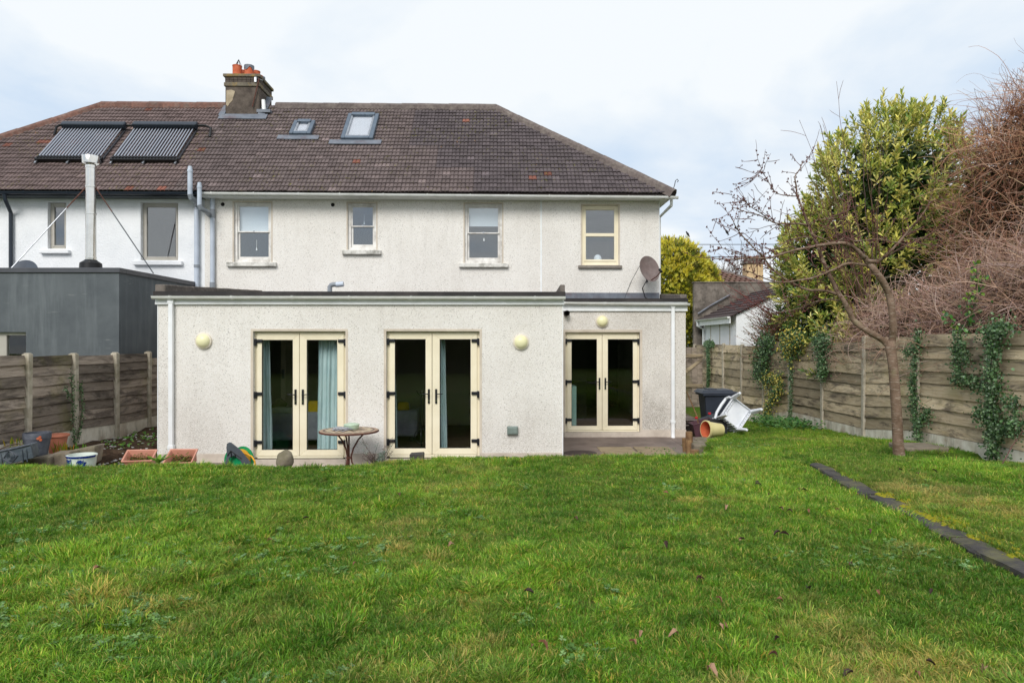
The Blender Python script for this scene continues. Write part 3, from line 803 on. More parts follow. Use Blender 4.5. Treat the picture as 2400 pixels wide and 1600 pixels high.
french_door(D3, VW, (1339.5, 1398.5, 1424.5, 1483, 1411, 1404.7, 1418.3), (795, 997, 800, 896, 985, 885, 912, 785, 1008), 'right french door in the recessed wing')

# ------------------------------------------------------------------ rooms behind the glass
def room(u0, u1, v0, v1, z0, z1, mats=('room', 'room_floor'), name='interior_wall', par=None):
    mb = MB(); t_ = 0.06
    par = par or house
    mb.box(u0 - t_, u1 + t_, v1, v1 + t_, z0, z1); mb.box(u0 - t_, u0, v0, v1, z0, z1); mb.box(u1, u1 + t_, v0, v1, z0, z1)
    mb.build(name, M[mats[0]], par)
    MB().box(u0 - t_, u1 + t_, v0, v1 + t_, z1, z1 + t_).build('interior_ceiling', M[mats[0]], par)
    MB().box(u0 - t_, u1 + t_, v0 - 0.02, v1 + t_, z0 - t_, z0).build('interior_floor', M[mats[1]], par)
zf = D1[2] + 0.0
room(uEL + 0.36, uER_ - 0.36, 0.30, 4.6, zf, zE - 0.05)
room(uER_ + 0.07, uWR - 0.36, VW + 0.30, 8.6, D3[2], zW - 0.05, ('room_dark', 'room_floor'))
for h in (W1, W2, W3, W4): room(h[0] - 0.7, h[1] + 0.7, VM + 0.32, VM + 3.2, h[2] - 0.9, zWallTop - 0.15)
for h in (NW1, NW2): room(h[0] - 0.5, h[1] + 0.5, VM + 0.33, VM + 3.2, h[2] - 0.9, zWallTop - 0.15, par=white)
# half-open inner door, cream, with a lever handle
mb = MB(); ua, ub = hu(658, 3.0), hu(669, 3.0)
mb.box(ua, ub, 3.0, 3.9, zf, hz(660, 770, 3.0))
idr = mb.build('interior_door', M['upvc_cream'], house, bevel=0.004)
zc = hz(662, 873, 3.0)
mb = MB(); mb.box(ua + 0.02, ub - 0.02, 2.99, 3.0, zc - 0.12, zc + 0.06); mb.tube([((ua + ub) / 2, 2.98, zc), ((ua + ub) / 2, 2.94, zc), (ua - 0.06, 2.94, zc)], 0.01, 6)
mb.build('handle', M['steel_dull'], idr)
# kitchen cupboard end seen through the wing door
mb = MB(); mb.box(hu(1340, VW + 0.6), hu(1351, VW + 0.6), VW + 0.6, VW + 1.2, D3[2], hz(1345, 905, VW + 0.6))
mb.build('kitchen_cupboard', M['mint'], house, bevel=0.004)
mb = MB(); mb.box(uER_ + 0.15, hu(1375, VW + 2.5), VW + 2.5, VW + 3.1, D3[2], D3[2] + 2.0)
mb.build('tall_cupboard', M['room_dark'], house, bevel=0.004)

# ------------------------------------------------------------------ roof
VE = 4.33
RUN = 2.95
ze = hz(820, 451, VE)
zr_ = hz(700, 251, VE + RUN)
ALPHA = math.atan2(zr_ - ze, RUN); CA, SA = math.cos(ALPHA), math.sin(ALPHA)
LS = RUN / CA
uRR, uRL = hu(1163, VE + RUN), hu(240, VE + RUN)
uER, uELf = hu(1577, VE), hu(240, VE + RUN) - 4.2
def rpt(u, s, n=0.0): return Vector((u, VE + s * CA - n * SA, ze + s * SA + n * CA))
def rp(px, py, n=0.0):
    dx = (px - 1200) / F; q = (py - 800) / F
    k = CT - ST * dx
    # (z - ze) CA - (v - VE) SA = 0
    t_ = ((EYE - ze) * CA + (HY * CT + VE) * SA - n) / (q * CA + k * SA)
    v = t_ * k - HY * CT; z = EYE - t_ * q
    u = t_ * (dx * CT + ST) - HY * ST
    return u, (z - ze - n * CA) / SA
def ulim(s):
    f_ = s / LS
    return uELf + (uRL - uELf) * f_, uER + (uRR - uER) * f_
VB = VE + 2 * RUN
def deck(par, ua, ub, left_hip, right_hip):
    mb = MB(); d = -0.035
    zb = ze - 0.03; zt = zr_ - 0.04
    A = (ua, VE, zb); B = (ub, VE, zb)
    ra = uRL if left_hip else ua; rb = uRR if right_hip else ub
    Rm, Rn = (ra, VE + RUN, zt), (rb, VE + RUN, zt)
    Cc, Dd = (ub, VB, zb), (ua, VB, zb)
    mb.quad(A, B, Rn, Rm); mb.quad(Cc, Dd, Rm, Rn)
    if right_hip: mb.add([B, Cc, Rn], [(0, 1, 2)])
    if left_hip: mb.add([Dd, A, Rm], [(0, 1, 2)])
    mb.quad(A, Dd, Cc, B)
    return mb.build('roof', plain('roof_underlay', C('#3a302d'), C('#2c2422'), 0.9, 5.0), par)
deck_c = deck(house, uPL, uER, False, True)
deck_w = deck(white, uELf, uPL, True, False)

TW, TG = 0.186, LS / 24.0
prof = [(0.0, 0.004), (0.008, 0.020), (0.072, 0.024), (0.082, 0.006), (0.094, 0.006), (0.103, 0.022), (0.168, 0.025), (0.178, 0.006), (0.186, 0.004)]
def tile_arrays():
    n = len(prof); vs = []
    for (s, lift) in ((0.0, 0.030), (TG + 0.03, 0.004)):
        for x, h in prof: vs.append((x, s, h + lift))
    for x, h in prof: vs.append((x, 0.004, h + 0.030 - 0.026))
    fs = [(i, i + 1, n + i + 1, n + i) for i in range(n - 1)] + [(2 * n + i, 2 * n + i + 1, i + 1, i) for i in range(n - 1)]
    return np.array(vs), fs
TV, TF = tile_arrays()
shared_tile = bpy.data.meshes.new('tile')
shared_tile.from_pydata([tuple(p) for p in (TV @ np.array([[1, 0, 0], [0, CA, SA], [0, -SA, CA]]))], [], TF)
_a = shared_tile.color_attributes.new('tint', 'FLOAT_COLOR', 'POINT'); _a.data.foreach_set('color', np.ones(len(TV) * 4, dtype=np.float32))
shared_tile.materials.append(M['tile'])
def tile_tint(u, s, row):
    base = np.array([0.100, 0.078, 0.075])
    bound = hu(960, VE + 2) + (1.55 if s < 0.9 else (0.75 if s < 2.0 else 0.0))
    if u > bound: base = np.array([0.076, 0.062, 0.064])
    else:
        nz = mnoise.noise(Vector((u * 0.35, s * 0.5, 3.0)))
        base = base * (1.06 + 0.18 * nz)
        if u < hu(480, VE + 2): base = base * np.array([1.06, 1.0, 0.98])
    base = base * U(0.84, 1.18)
    r_ = random.random()
    red = 0.007 if u > uPL else 0.015 + 0.16 * max(0, mnoise.noise(Vector((u * 0.9, s * 1.3, 9.0)))) * sm(-9.0, -13.0, u)
    if r_ < red: base = np.array([0.19, 0.078, 0.058]) * U(0.6, 1.1)
    elif r_ < red + 0.03: base = base * 1.4
    return base
chim_f = rp(568, 275)                          # where the chimney's front face meets the slope
CHW = (hu(528, VE + chim_f[1] * CA), hu(607, VE + chim_f[1] * CA))
def lay(par, deck_o, lo, hi):
    tiles = []
    for row in range(24):
        s = row * TG
        l, r = ulim(s + TG * 0.6)
        st = (row % 2) * 0.0
        k0 = math.ceil((max(l, lo) - uPL) / TW); 
        k = k0
        while True:
            u = uPL + k * TW
            if u + TW > min(r, hi) + 0.001: break
            k += 1
            if CHW[0] - 0.02 < u + TW / 2 < CHW[1] + 0.02 and s > chim_f[1] - 0.02: continue
            tiles.append((u, s, row))
    mbv = []; mbf = []; mbc = []; base = 0
    for i, (u, s, row) in enumerate(tiles):
        c = tile_tint(u, s, row)
        du, dn = U(-0.004, 0.004), U(-0.004, 0.006); s = s + 0.012 * mnoise.noise(Vector((u * 0.8, row * 0.7, 2.0))) + U(-0.004, 0.004)
        if i < 300:
            o = bpy.data.objects.new('tile', shared_tile); COL.objects.link(o)
            o.parent = deck_o; o.location = rpt(u + du, s, dn); o.color = (c[0], c[1], c[2], 1)
        else:
            P = np.stack([TV[:, 0] + u + du, VE + (TV[:, 1] + s) * CA - (TV[:, 2] + dn) * SA, ze + (TV[:, 1] + s) * SA + (TV[:, 2] + dn) * CA], 1)
            mbv.extend(P.tolist()); mbf.extend([tuple(base + q for q in f) for f in TF]); base += len(TV)
            mbc.extend([(c[0], c[1], c[2], 1)] * len(TV))
    mb = MB(); mb.v = mbv; mb.f = mbf; mb.c = mbc; mb.m = [0] * len(mbf)
    mb.build('upper_tiles', M['tile'], deck_o, kind='stuff')
lay(house, deck_c, uPL, 99)
lay(white, deck_w, -99, uPL)
# ridge and hip tiles, one by one
M['ridge'] = plain('ridge_tile', C('#6f645f'), C('#554b48'), 0.92, 14.0, 0.5, 50, dirt=C('#8f877c'), dirt_amt=0.5, rnd=0.14)
M['ridge_red'] = plain('reddish_ridge_tile', C('#7d5a4e'), C('#5d443c'), 0.92, 14.0, 0.5, 50, dirt=C('#7a746c'), dirt_amt=0.6, rnd=0.16)
def cap_run(p0, p1, par, m, w=0.15, n=None, nm='ridge_tile', skip=None, lift=0.075):
    p0, p1 = Vector(p0), Vector(p1); L_ = (p1 - p0).length; n = n or max(1, int(L_ / 0.42)); d = (p1 - p0).normalized()
    side = d.cross(Vector((0, 0, 1))).normalized(); up = side.cross(d).normalized()
    me = bpy.data.meshes.new(nm)
    seg = L_ / n
    pr = [(-w, -0.16), (-w * 0.8, -0.02), (-w * 0.3, 0.05), (w * 0.3, 0.05), (w * 0.8, -0.02), (w, -0.16)]
    vs = []
    for a, k in ((0.0, 1.0), (seg + 0.015, 1.06)):
        for x, h in pr: vs.append(d * a + side * x * k + up * (h * k + lift))
    for a, k in ((0.0, 1.0), (seg + 0.015, 1.06)):
        for x, h in pr: vs.append(d * a + side * x * 0.85 * k + up * (h * k + lift - 0.025))
    q = len(pr)
    fs = [(i, i + 1, q + i + 1, q + i) for i in range(q - 1)] + [(2 * q + i, i, i + 1, 2 * q + i + 1)[::-1] for i in range(q - 1)] + [(q + i, 3 * q + i, 3 * q + i + 1, q + i + 1)[::-1] for i in range(q - 1)]
    me.from_pydata([tuple(v_) for v_ in vs], [], fs); me.materials.append(m)
    for k in range(n):
        c = p0 + d * seg * k
        if skip and skip(c + d * seg / 2): continue
        o = bpy.data.objects.new(nm, me); COL.objects.link(o); o.parent = par
        o.location = c + Vector((0, 0, U(-0.006, 0.006)))
top = VE + RUN
inch = lambda c: CHW[0] - 0.15 < c.x < CHW[1] + 0.15
cap_run((uRR, top, zr_ - 0.02), (uPL, top, zr_ - 0.02), deck_c, M['ridge'], skip=inch)
cap_run((uPL, top, zr_ - 0.02), (uRL, top, zr_ - 0.02), deck_w, M['ridge_red'], skip=inch)
cap_run((uER + 0.02, VE - 0.02, ze - 0.0), (uRR, top, zr_ - 0.02), deck_c, M['ridge'], w=0.145, nm='hip_tile', lift=0.06)
cap_run((uELf, VE, ze), (uRL, top, zr_ - 0.02), deck_w, M['ridge_red'], w=0.145, nm='hip_tile', lift=0.06)
hk = MB(); c0 = Vector((uER, VE, ze + 0.08))
hk.tube([c0, c0 + Vector((0.04, 0, 0.12)), c0 + Vector((0.06, 0, 0.22)), c0 + Vector((0.10, 0, 0.26)), c0 + Vector((0.13, 0, 0.22)), c0 + Vector((0.10, 0, 0.19))], 0.010, 6)
hk.build('hip_iron', M['metal_trim'], deck_c)

# eaves: fascia, soffit, gutter with brackets
def gutter(par, ua, ub, v, z, m, r=0.055, step=0.95, nm='gutter', joint=None, fall=0.0):
    pr = []
    for k in range(9):
        a = math.pi * k / 8
        pr.append((v - r * math.cos(a) * 1.0, z - r * math.sin(a)))
    pr = [(v - r - 0.008, z + 0.004)] + pr + [(v + r, z + 0.004), (v + r - 0.012, z + 0.004)]
    for k in range(8, -1, -1):
        a = math.pi * k / 8
        pr.append((v - (r - 0.006) * math.cos(a), z - (r - 0.006) * math.sin(a)))
    g_ = MB(); g_.prism(pr, 'x', ua, ub)
    if fall: g_.v = [(x, y, zz - fall * (x - ua) / (ub - ua)) for x, y, zz in g_.v]
    g_ = g_.build(nm, m, par, smooth=True)
    k = ua + 0.3
    while k < ub:
        zz = z - fall * (k - ua) / (ub - ua)
        b = MB()
        pb = [(v - (r + 0.007) * math.cos(math.pi * q / 8), zz - (r + 0.007) * math.sin(math.pi * q / 8)) for q in range(9)]
        pb = [(v - r - 0.014, zz + 0.010)] + pb + [(v + r, zz + 0.01)]
        b.prism(pb, 'x', k - 0.014, k + 0.014)
        b.build('gutter_bracket', m, g_)
        k += step * U(0.92, 1.08)
    return g_
def fascia(par, ua, ub, v, z0, z1, m, th=0.03, nm='fascia'):
    mb = MB(); mb.box(ua, ub, v, v + th, z0, z1); mb.box(ua, ub, v - 0.008, v, z0, z0 + 0.03)
    return mb.build(nm, m, par, bevel=0.003)
zg = ze - 0.02
zsof = hz(900, 468, VM - 0.05)
gutter(house, uPL + 0.03, uER + 0.04, VE - 0.02, zg, M['gutter_white'], 0.058, fall=0.05)
fascia(house, uPL + 0.03, uER - 0.02, VE + 0.045, zsof, zg + 0.02, M['upvc_white'])
fascia(house, uPL, uER, VB - 0.05, zsof, zg, M['upvc_white'])
mb = MB(); mb.box(uER - 0.045, uER - 0.02, VE + 0.08, VB, zsof, zg + 0.0); mb.build('fascia', M['upvc_white'], house)
sf = MB(); sf.box(uPL + 0.03, uER - 0.05, VE + 0.075, VM - 0.002, zsof + 0.004, zsof + 0.012)
k = uPL + 0.1
sf = sf.build('soffit', M['upvc_white'], house)
MB().box(uMR + 0.002, uER - 0.05, VM, VB - 0.05, zsof + 0.004, zsof + 0.012).build('soffit', M['upvc_white'], house)
gutter(house, uER + 0.02, uER + 0.13, VE + 0.02, zg - 0.05, M['gutter_white'], 0.05, nm='gutter_end')
MB().tube([(uER + 0.03, VE + 0.25, zg - 0.06), (uER + 0.03, VE + 0.25, zg - 0.2), (uMR + 0.06, VM + 0.25, zg - 0.42), (uMR + 0.06, VM + 0.25, 2.5)], 0.038, 10).build('downpipe', M['gutter_white'], house, smooth=True)
gutter(white, uNL, uPL + 0.03, VE - 0.02, zg + 0.0, M['navy_pvc'], 0.062)
fascia(white, uNL, uPL + 0.02, VE + 0.045, zsof + 0.0, zg + 0.02, M['navy_pvc'])
MB().box(uNL, uPL + 0.02, VE + 0.075, VM + 0.008, zsof + 0.004, zsof + 0.012).build('soffit', M['navy_pvc'], white)
dpx = hu(26, VM - 0.05)
MB().tube([(hu(12, VE), VE - 0.02, zg - 0.05), (hu(12, VE), VE + 0.0, zg - 0.17), (dpx, VM - 0.06, zg - 0.42), (dpx, VM - 0.06, 2.4)], 0.042, 10).build('downpipe', M['navy_pvc'], white, smooth=True)

# ------------------------------------------------------------------ chimney
cs = chim_f[1]; vc = VE + cs * CA
zc0 = ze + cs * SA - 0.25
x0, x1 = CHW; y0, y1 = vc, vc + 1.02
def zpx(py): return hz(568, py, vc)
ch = MB(); ch.box(x0, x1, y0, y1, zc0, zpx(203)); 
ch = ch.build('chimney', M['chimney_render'], house, bevel=0.012)
MB().box(x0 - 0.03, x1 + 0.03, y0 - 0.03, y1 + 0.03, zpx(203), zpx(194)).build('string_course', M['chimney_cap'], ch, bevel=0.01)
nb = 9
for r_ in range(2):
    for k in range(nb - 1 + r_ % 2 * 0):
        w_ = (x1 - x0 + 0.01) / (nb - 1)
        zz0 = zpx(194) + r_ * (zpx(181) - zpx(194)) / 2
        off = 0.5 * w_ if r_ else 0
        a_ = x0 - 0.005 + k * w_
        MB().box(a_ + 0.004, a_ + w_ - 0.004, y0 - 0.012, y0 + 0.05, zz0 + 0.004, zz0 + (zpx(181) - zpx(194)) / 2 - 0.004).build('brick', M['chimney_render'], ch)
MB().box(x0 - 0.002, x1 + 0.002, y0 + 0.05, y1 + 0.005, zpx(194), zpx(181)).build('neck', M['chimney_render'], ch)
MB().box(x0 - 0.05, x1 + 0.045, y0 - 0.045, y1 + 0.05, zpx(181), zpx(174)).build('cap_slab', M['chimney_cap'], ch, bevel=0.012)
fl = MB(); fl.box(x0 + 0.05, x1 - 0.05, y0 + 0.05, y1 - 0.05, zpx(174), zpx(171)); fl.build('flaunching', M['chimney_cap'], ch, bevel=0.02)
pt = MB()
pp = [(531, 212), (543, 211), (551, 214), (549, 222), (546, 229), (545, 236), (538, 243), (534, 250), (530, 246)]
vs_ = [(hl(a, b, vc)[0], vc - 0.008, hl(a, b, vc)[1]) for a, b in pp]
pt.add(vs_ + [(a, b + 0.02, c) for a, b, c in vs_], [tuple(range(len(pp)))] + [(i, (i + 1) % len(pp), len(pp) + (i + 1) % len(pp), len(pp) + i) for i in range(len(pp))])
pt.build('bare_patch', M['chimney_patch'], ch)
pots = [(556, 0.12, 0.118, 171, 150), (584, 0.16, 0.118, 171, 154), (568, 0.45, 0.11, 171, 154), (600, 0.5, 0.11, 173, 160), (606, 0.75, 0.11, 176, 166), (612, 0.9, 0.10, 180, 173)]
for i, (px, dv, r, pb, ptp) in enumerate(pots):
    v = vc + dv; u = hu(px, v); u = min(u, x1 - 0.13)
    zb = zpx(174) - 0.01; h_ = (0.245, 0.235, 0.24, 0.25, 0.23, 0.22)[i]
    p_ = MB().lathe([(r, 0), (r * 1.0, h_ * 0.9), (r * 1.06, h_ * 0.92), (r * 1.06, h_), (r * 0.86, h_), (r * 0.84, h_ * 0.3)], (u, v, zb + 0.03), 18, cap1=True).build('chimney_pot', M['terracotta'], ch, smooth=True)
    if i in (1, 5):
        cw = MB(); z0_ = zb + 0.03 + h_
        n_ = 16; vs = []
        for k in range(n_):
            a = 2 * math.pi * k / n_
            d_ = -0.02 - 0.10 * (0.5 + 0.5 * math.cos(a * 4 + 1.2))
            vs += [(u + r * 1.12 * math.cos(a), v + r * 1.12 * math.sin(a), z0_ + d_), (u + r * 1.1 * math.cos(a), v + r * 1.1 * math.sin(a), z0_ + 0.03)]
        vs.append((u, v, z0_ + 0.05))
        fs = [(2 * k, 2 * ((k + 1) % n_), 2 * ((k + 1) % n_) + 1, 2 * k + 1) for k in range(n_)] + [(2 * k + 1, 2 * ((k + 1) % n_) + 1, 2 * n_) for k in range(n_)]
        cw.add(vs, fs); cw.build('pot_cowl', M['lead'], ch)
    if i == 0:
        cw = MB(); z0_ = zb + 0.03 + h_
        for k in range(6):
            a = 2 * math.pi * k / 6 + 0.3
            cw.tube([(u + 0.03 + r * math.cos(a) * 0.8, v + r * math.sin(a) * 0.8, z0_ - 0.03), (u + 0.04, v, z0_ + 0.17)], 0.007, 5)
        cw.build('pot_spike', M['wire'], ch)
# old aerial bracket and pole
mb = MB(); mb.tube([(hu(611, vc) - 0.02, vc - 0.06, zpx(186)), (hu(593, vc), vc - 0.05, zpx(252))], 0.016, 6); mb.build('aerial_pole', M['rust'], ch)
mb = MB(); mb.box(hu(598, vc), hu(603, vc), vc - 0.07, vc + 0.0, zpx(194), zpx(183)); mb.tube([(hu(600, vc), vc - 0.05, zpx(184)), (hu(614, vc), vc + 0.05, zpx(187))], 0.012, 6)
mb.build('aerial_bracket', M['steel_dull'], ch)
# lead apron and stepped flashing
mb = MB(); mb.add([rpt(x0 - 0.12, cs - 0.22, 0.075), rpt(x1 + 0.25, cs - 0.22, 0.075), rpt(x1 + 0.25, cs + 0.02, 0.085), rpt(x0 - 0.12, cs + 0.02, 0.085)], [(0, 1, 2, 3)])
for k in range(5):
    s_ = cs + k * 0.2; mb.add([rpt(x0 - 0.16, s_ - 0.03, 0.07), rpt(x0 + 0.01, s_ - 0.03, 0.09), rpt(x0 + 0.01, s_ + 0.17, 0.12), rpt(x0 - 0.16, s_ + 0.17, 0.09)], [(0, 1, 2, 3)])
    mb.add([rpt(x1 - 0.01, s_ - 0.03, 0.09), rpt(x1 + 0.16, s_ - 0.03, 0.07), rpt(x1 + 0.16, s_ + 0.17, 0.09), rpt(x1 - 0.01, s_ + 0.17, 0.12)], [(0, 1, 2, 3)])
mb.build('flashing', M['lead'], ch)
fs_ = rp(620, 268)
b0 = rpt(fs_[0], fs_[1], 0.05); mb = MB(); mb.box(b0.x - 0.16, b0.x + 0.20, b0.y - 0.12, b0.y + 0.12, b0.z - 0.03, b0.z + 0.05); mb.build('flashing', M['lead'], ch)
t0, t1 = rpt(fs_[0], fs_[1], 0.05), Vector((hu(617, VE + fs_[1] * CA), VE + fs_[1] * CA, hz(617, 235, VE + fs_[1] * CA)))
mb = MB(); mb.tube([t0, t1], [0.055, 0.05], 10); mb.build('vent_stub', M['gutter_white'], house, smooth=True)

# ------------------------------------------------------------------ skylights
M['skylight_frame'] = plain('grey_blue_metal', C('#66727f'), C('#566270'), 0.4, 4.0, metal=0.3)
def skylight(tl, tr, bl, br, label):
    a, s1 = rp(*tl, 0.14); b, s1b = rp(*tr, 0.14); c, s0 = rp(*bl, 0.14); d, s0b = rp(*br, 0.14)
    ua, ub, sa, sb = (a + c) / 2, (b + d) / 2, (s0 + s0b) / 2, (s1 + s1b) / 2
    def bx(mb, u0, u1, s0, s1, n0, n1):
        vs = [rpt(u, s, n) for n in (n0, n1) for s in (s0, s1) for u in (u0, u1)]
        mb.add(vs, [(0, 2, 3, 1), (4, 5, 7, 6), (0, 1, 5, 4), (2, 6, 7, 3), (0, 4, 6, 2), (1, 3, 7, 5)])
    w = 0.10
    m = MB(); bx(m, ua, ua + w, sa, sb, 0.0, 0.14); bx(m, ub - w, ub, sa, sb, 0, 0.14); bx(m, ua + w, ub - w, sa, sa + w, 0, 0.14); bx(m, ua + w, ub - w, sb - w * 1.2, sb, 0, 0.17)
    sk = m.build('skylight', M['skylight_frame'], house, bevel=0.01, label=label)
    m = MB()
    for q in ((ua + w, ua + w + 0.05, sa + w, sb - w * 1.2), (ub - w - 0.05, ub - w, sa + w, sb - w * 1.2)): bx(m, *q, 0.05, 0.135)
    bx(m, ua + w + 0.05, ub - w - 0.05, sa + w, sa + w + 0.04, 0.05, 0.135)
    m.build('sash', M['steel_dull'], sk, bevel=0.005)
    m = MB(); bx(m, ua + w + 0.045, ub - w - 0.045, sa + w + 0.035, sb - w * 1.2, 0.105, 0.113); m.build('pane', M['glass_sky'], sk)
    m = MB(); bx(m, ua + w, ub - w, sa + w, sb - w * 1.2, 0.075, 0.085); m.build('blind', M['blind'], sk)
    m = MB(); bx(m, ua - 0.28, ub + 0.22, sa - 0.20, sa + 0.0, 0.055, 0.075); m.build('flashing', M['lead'], sk)
skylight((690, 281), (739, 281), (676, 311), (727, 311), 'small skylight near the chimney')
skylight((816, 265), (886, 265), (798, 322), (876, 322), 'larger skylight')

# ------------------------------------------------------------------ extension roof, gutters, downpipes
zg0 = hz(357, 697, -0.12)
eu0, eu1 = hu(357, -0.1), hu(1325, -0.1)
gutter(house, eu0, eu1, -0.10, hz(800, 694.5, -0.1), M['gutter_white'], 0.052, 1.02)
fascia(house, uEL - 0.03, uER_ + 0.02, -0.035, hz(800, 714, 0), hz(800, 693, 0), M['upvc_white'])
rf = MB()
rz = hz(800, 693, -0.05); rz1 = hz(800, 683, -0.05)
rf.box(uEL - 0.05, uER_ + 0.04, -0.055, -0.02, rz, rz1)
rf.add([(uEL - 0.05, -0.02, rz1 - 0.012), (uER_ + 0.04, -0.02, rz1 - 0.012), (uER_ + 0.04, VM, rz1 + 0.18), (uEL - 0.05, VM, rz1 + 0.18)], [(0, 1, 2, 3)])
rf.box(uEL - 0.02, uER_ + 0.01, -0.02, 0.4, rz - 0.02, rz)
rf.build('extension_roof', M['felt_black'], house)
def verge(ua, ub, v0, v1, z0a, z1a, z0b, z1b, nm='verge_coping'):
    mb = MB(); P = [(ua, v0, z0a), (ub, v0, z0a), (ub, v0, z1a), (ua, v0, z1a), (ua, v1, z0b), (ub, v1, z0b), (ub, v1, z1b), (ua, v1, z1b)]
    mb.add(P, [(0, 1, 2, 3), (5, 4, 7, 6), (3, 2, 6, 7), (0, 3, 7, 4), (1, 5, 6, 2), (0, 4, 5, 1)])
    return mb.build(nm, M['stone_verge'], house, bevel=0.012)
zt0 = hz(365, 667, 0); ztb = hz(600, 681, VM)
nv = 9
for k in range(nv):
    f0, f1 = k / nv, (k + 1) / nv
    za, zb = zt0 + (ztb - zt0) * f0, zt0 + (ztb - zt0) * f1
    verge(uEL - 0.04, uEL + 0.13, -0.02 + VM * f0, VM * f1 - 0.03, rz1 - 0.02, za + U(-0.006, 0.006), rz1 + 0.0, zb + U(-0.006, 0.006))
zr0 = hz(1320, 667, 0)
verge(uER_ - 0.05, uER_ + 0.035, -0.02, 0.75, rz1 - 0.02, zr0, rz1, zr0 - 0.05)
verge(uER_ - 0.05, uER_ + 0.035, 0.77, VM, rz1 - 0.02, zr0 - 0.05, rz1 + 0.1, rz1 + 0.18)
# wing
wu0, wu1 = uER_ + 0.01, hu(1616, VW - 0.1)
gutter(house, wu0, wu1, VW - 0.10, hz(1450, 707.5, VW - 0.1), M['gutter_white'], 0.052, 0.9, fall=0.03)
fascia(house, uER_, uWR + 0.03, VW - 0.035, hz(1450, 729, VW), hz(1450, 706, VW), M['upvc_white'])
rf = MB(); rz = hz(1450, 707, VW - 0.05); rz2 = hz(1450, 699, VW - 0.05)
rf.box(uER_ + 0.04, uWR + 0.04, VW - 0.055, VW - 0.02, rz, rz2)
rf.add([(uER_ + 0.04, VW - 0.02, rz2 - 0.01), (uWR + 0.04, VW - 0.02, rz2 - 0.01), (uWR + 0.04, VM, rz2 + 0.05), (uER_ + 0.04, VM, rz2 + 0.05)], [(0, 1, 2, 3)])
rf.box(uMR, uWR + 0.04, VM, 8.0, rz2 - 0.1, rz2 + 0.05)
rf.build('wing_roof', M['felt_black'], house)
mb = MB(); mb.box(uER_ + 0.04, uMR, VM - 0.012, VM - 0.0, rz2 - 0.05, hz(1450, 686, VM)); mb.build('wall_flashing', M['lead'], house)
verge(uWR - 0.12, uWR + 0.03, VW + 0.0, VW + 1.9, rz2, hz(1610, 690, VW), rz2 + 0.05, hz(1610, 690, VW) + 0.14)
def downpipe(u, v, ztop, zbot, par, m='upvc_white', w=0.036):
    mb = MB(); mb.box(u - w, u + w, v - 2 * w - 0.012, v - 0.012, zbot, ztop)
    d = mb.build('downpipe', M[m], par, bevel=0.008, seg=2)
    for zz in (ztop - 0.04, zbot + 0.28):
        MB().box(u - w - 0.012, u + w + 0.012, v - 2 * w - 0.018, v, zz - 0.012, zz + 0.05).build('pipe_clip', M[m], d, bevel=0.004)
    return d
d = downpipe(hu(404.5, 0), 0, hz(404, 704, 0), -0.45, house)
d = downpipe(hu(1575.5, VW), VW, hz(1575, 715, VW), hz(1575, 1020, VW), house, w=0.036)
MB().tube([(hu(1575.5, VW), VW - 0.05, hz(1575, 1018, VW)), (hu(1575.5, VW), VW - 0.07, hz(1575, 1024, VW)), (hu(1575.5, VW), VW - 0.14, hz(1575, 1030, VW))], 0.042, 8).build('shoe', M['upvc_white'], d)

# soil stacks at the party line
def cowl(mb, u, v, z, r):
    mb.lathe([(r * 1.12, -0.03), (r * 1.12, 0.02), (r * 0.9, 0.025), (r * 0.85, 0.09), (r * 0.6, 0.10)], (u, v, z), 14)
va = VE - 0.16
ux = hu(445.5, va)
mb = MB(); z0 = hz(445, 455, va); mb.tube([(ux, va, z0 - 0.02), (ux, va, hz(445, 398, va))], 0.055, 14); cowl(mb, ux, va, hz(445, 400, va), 0.055)
st = mb.build('soil_stack', M['grey_pvc'], white, smooth=True)
u2 = hu(461, VM - 0.07)
MB().tube([(ux, va, z0), (ux + 0.01, va + 0.02, z0 - 0.08), (ux + 0.07, va + 0.2, z0 - 0.13), (u2, VM - 0.09, z0 - 0.16), (u2, VM - 0.07, z0 - 0.24)], 0.062, 12).build('elbow', M['grey_pvc_dark'], st, smooth=True)
MB().tube([(u2, VM - 0.07, z0 - 0.2), (u2, VM - 0.07, 2.4)], 0.055, 14).build('pipe', M['grey_pvc'], st, smooth=True)
MB().lathe([(0.064, 0), (0.064, 0.07)], (u2, VM - 0.07, hz(461, 628, VM)), 14).build('pipe_collar', M['grey_pvc_dark'], st, smooth=True)
ux = hu(467.5, va); z0 = hz(467, 482, va)
mb = MB(); mb.tube([(ux, va, z0), (ux, va, hz(467, 436, va))], 0.05, 14); cowl(mb, ux, va, hz(467, 438, va), 0.05)
st = mb.build('soil_stack', M['grey_pvc'], house, smooth=True)
u2 = hu(498, VM - 0.07)
MB().tube([(ux, va, z0 + 0.02), (ux + 0.02, va + 0.02, z0 - 0.06), (ux + 0.1, va + 0.15, z0 - 0.1), (u2 - 0.08, VM - 0.07, z0 - 0.12), (u2, VM - 0.07, z0 - 0.13)], 0.056, 12).build('elbow', M['grey_pvc_dark'], st, smooth=True)
MB().tube([(u2, VM - 0.07, hz(498, 466, VM)), (u2, VM - 0.07, 2.2)], 0.052, 14).build('pipe', M['grey_pvc'], st, smooth=True)
MB().lathe([(0.062, 0), (0.062, 0.20)], (u2, VM - 0.07, hz(498, 512, VM)), 14).build('pipe_collar', M['grey_pvc_dark'], st, smooth=True)
MB().lathe([(0.062, 0), (0.062, 0.16)], (u2, VM - 0.07, hz(498, 678, VM)), 14).build('pipe_collar', M['grey_pvc_dark'], st, smooth=True)
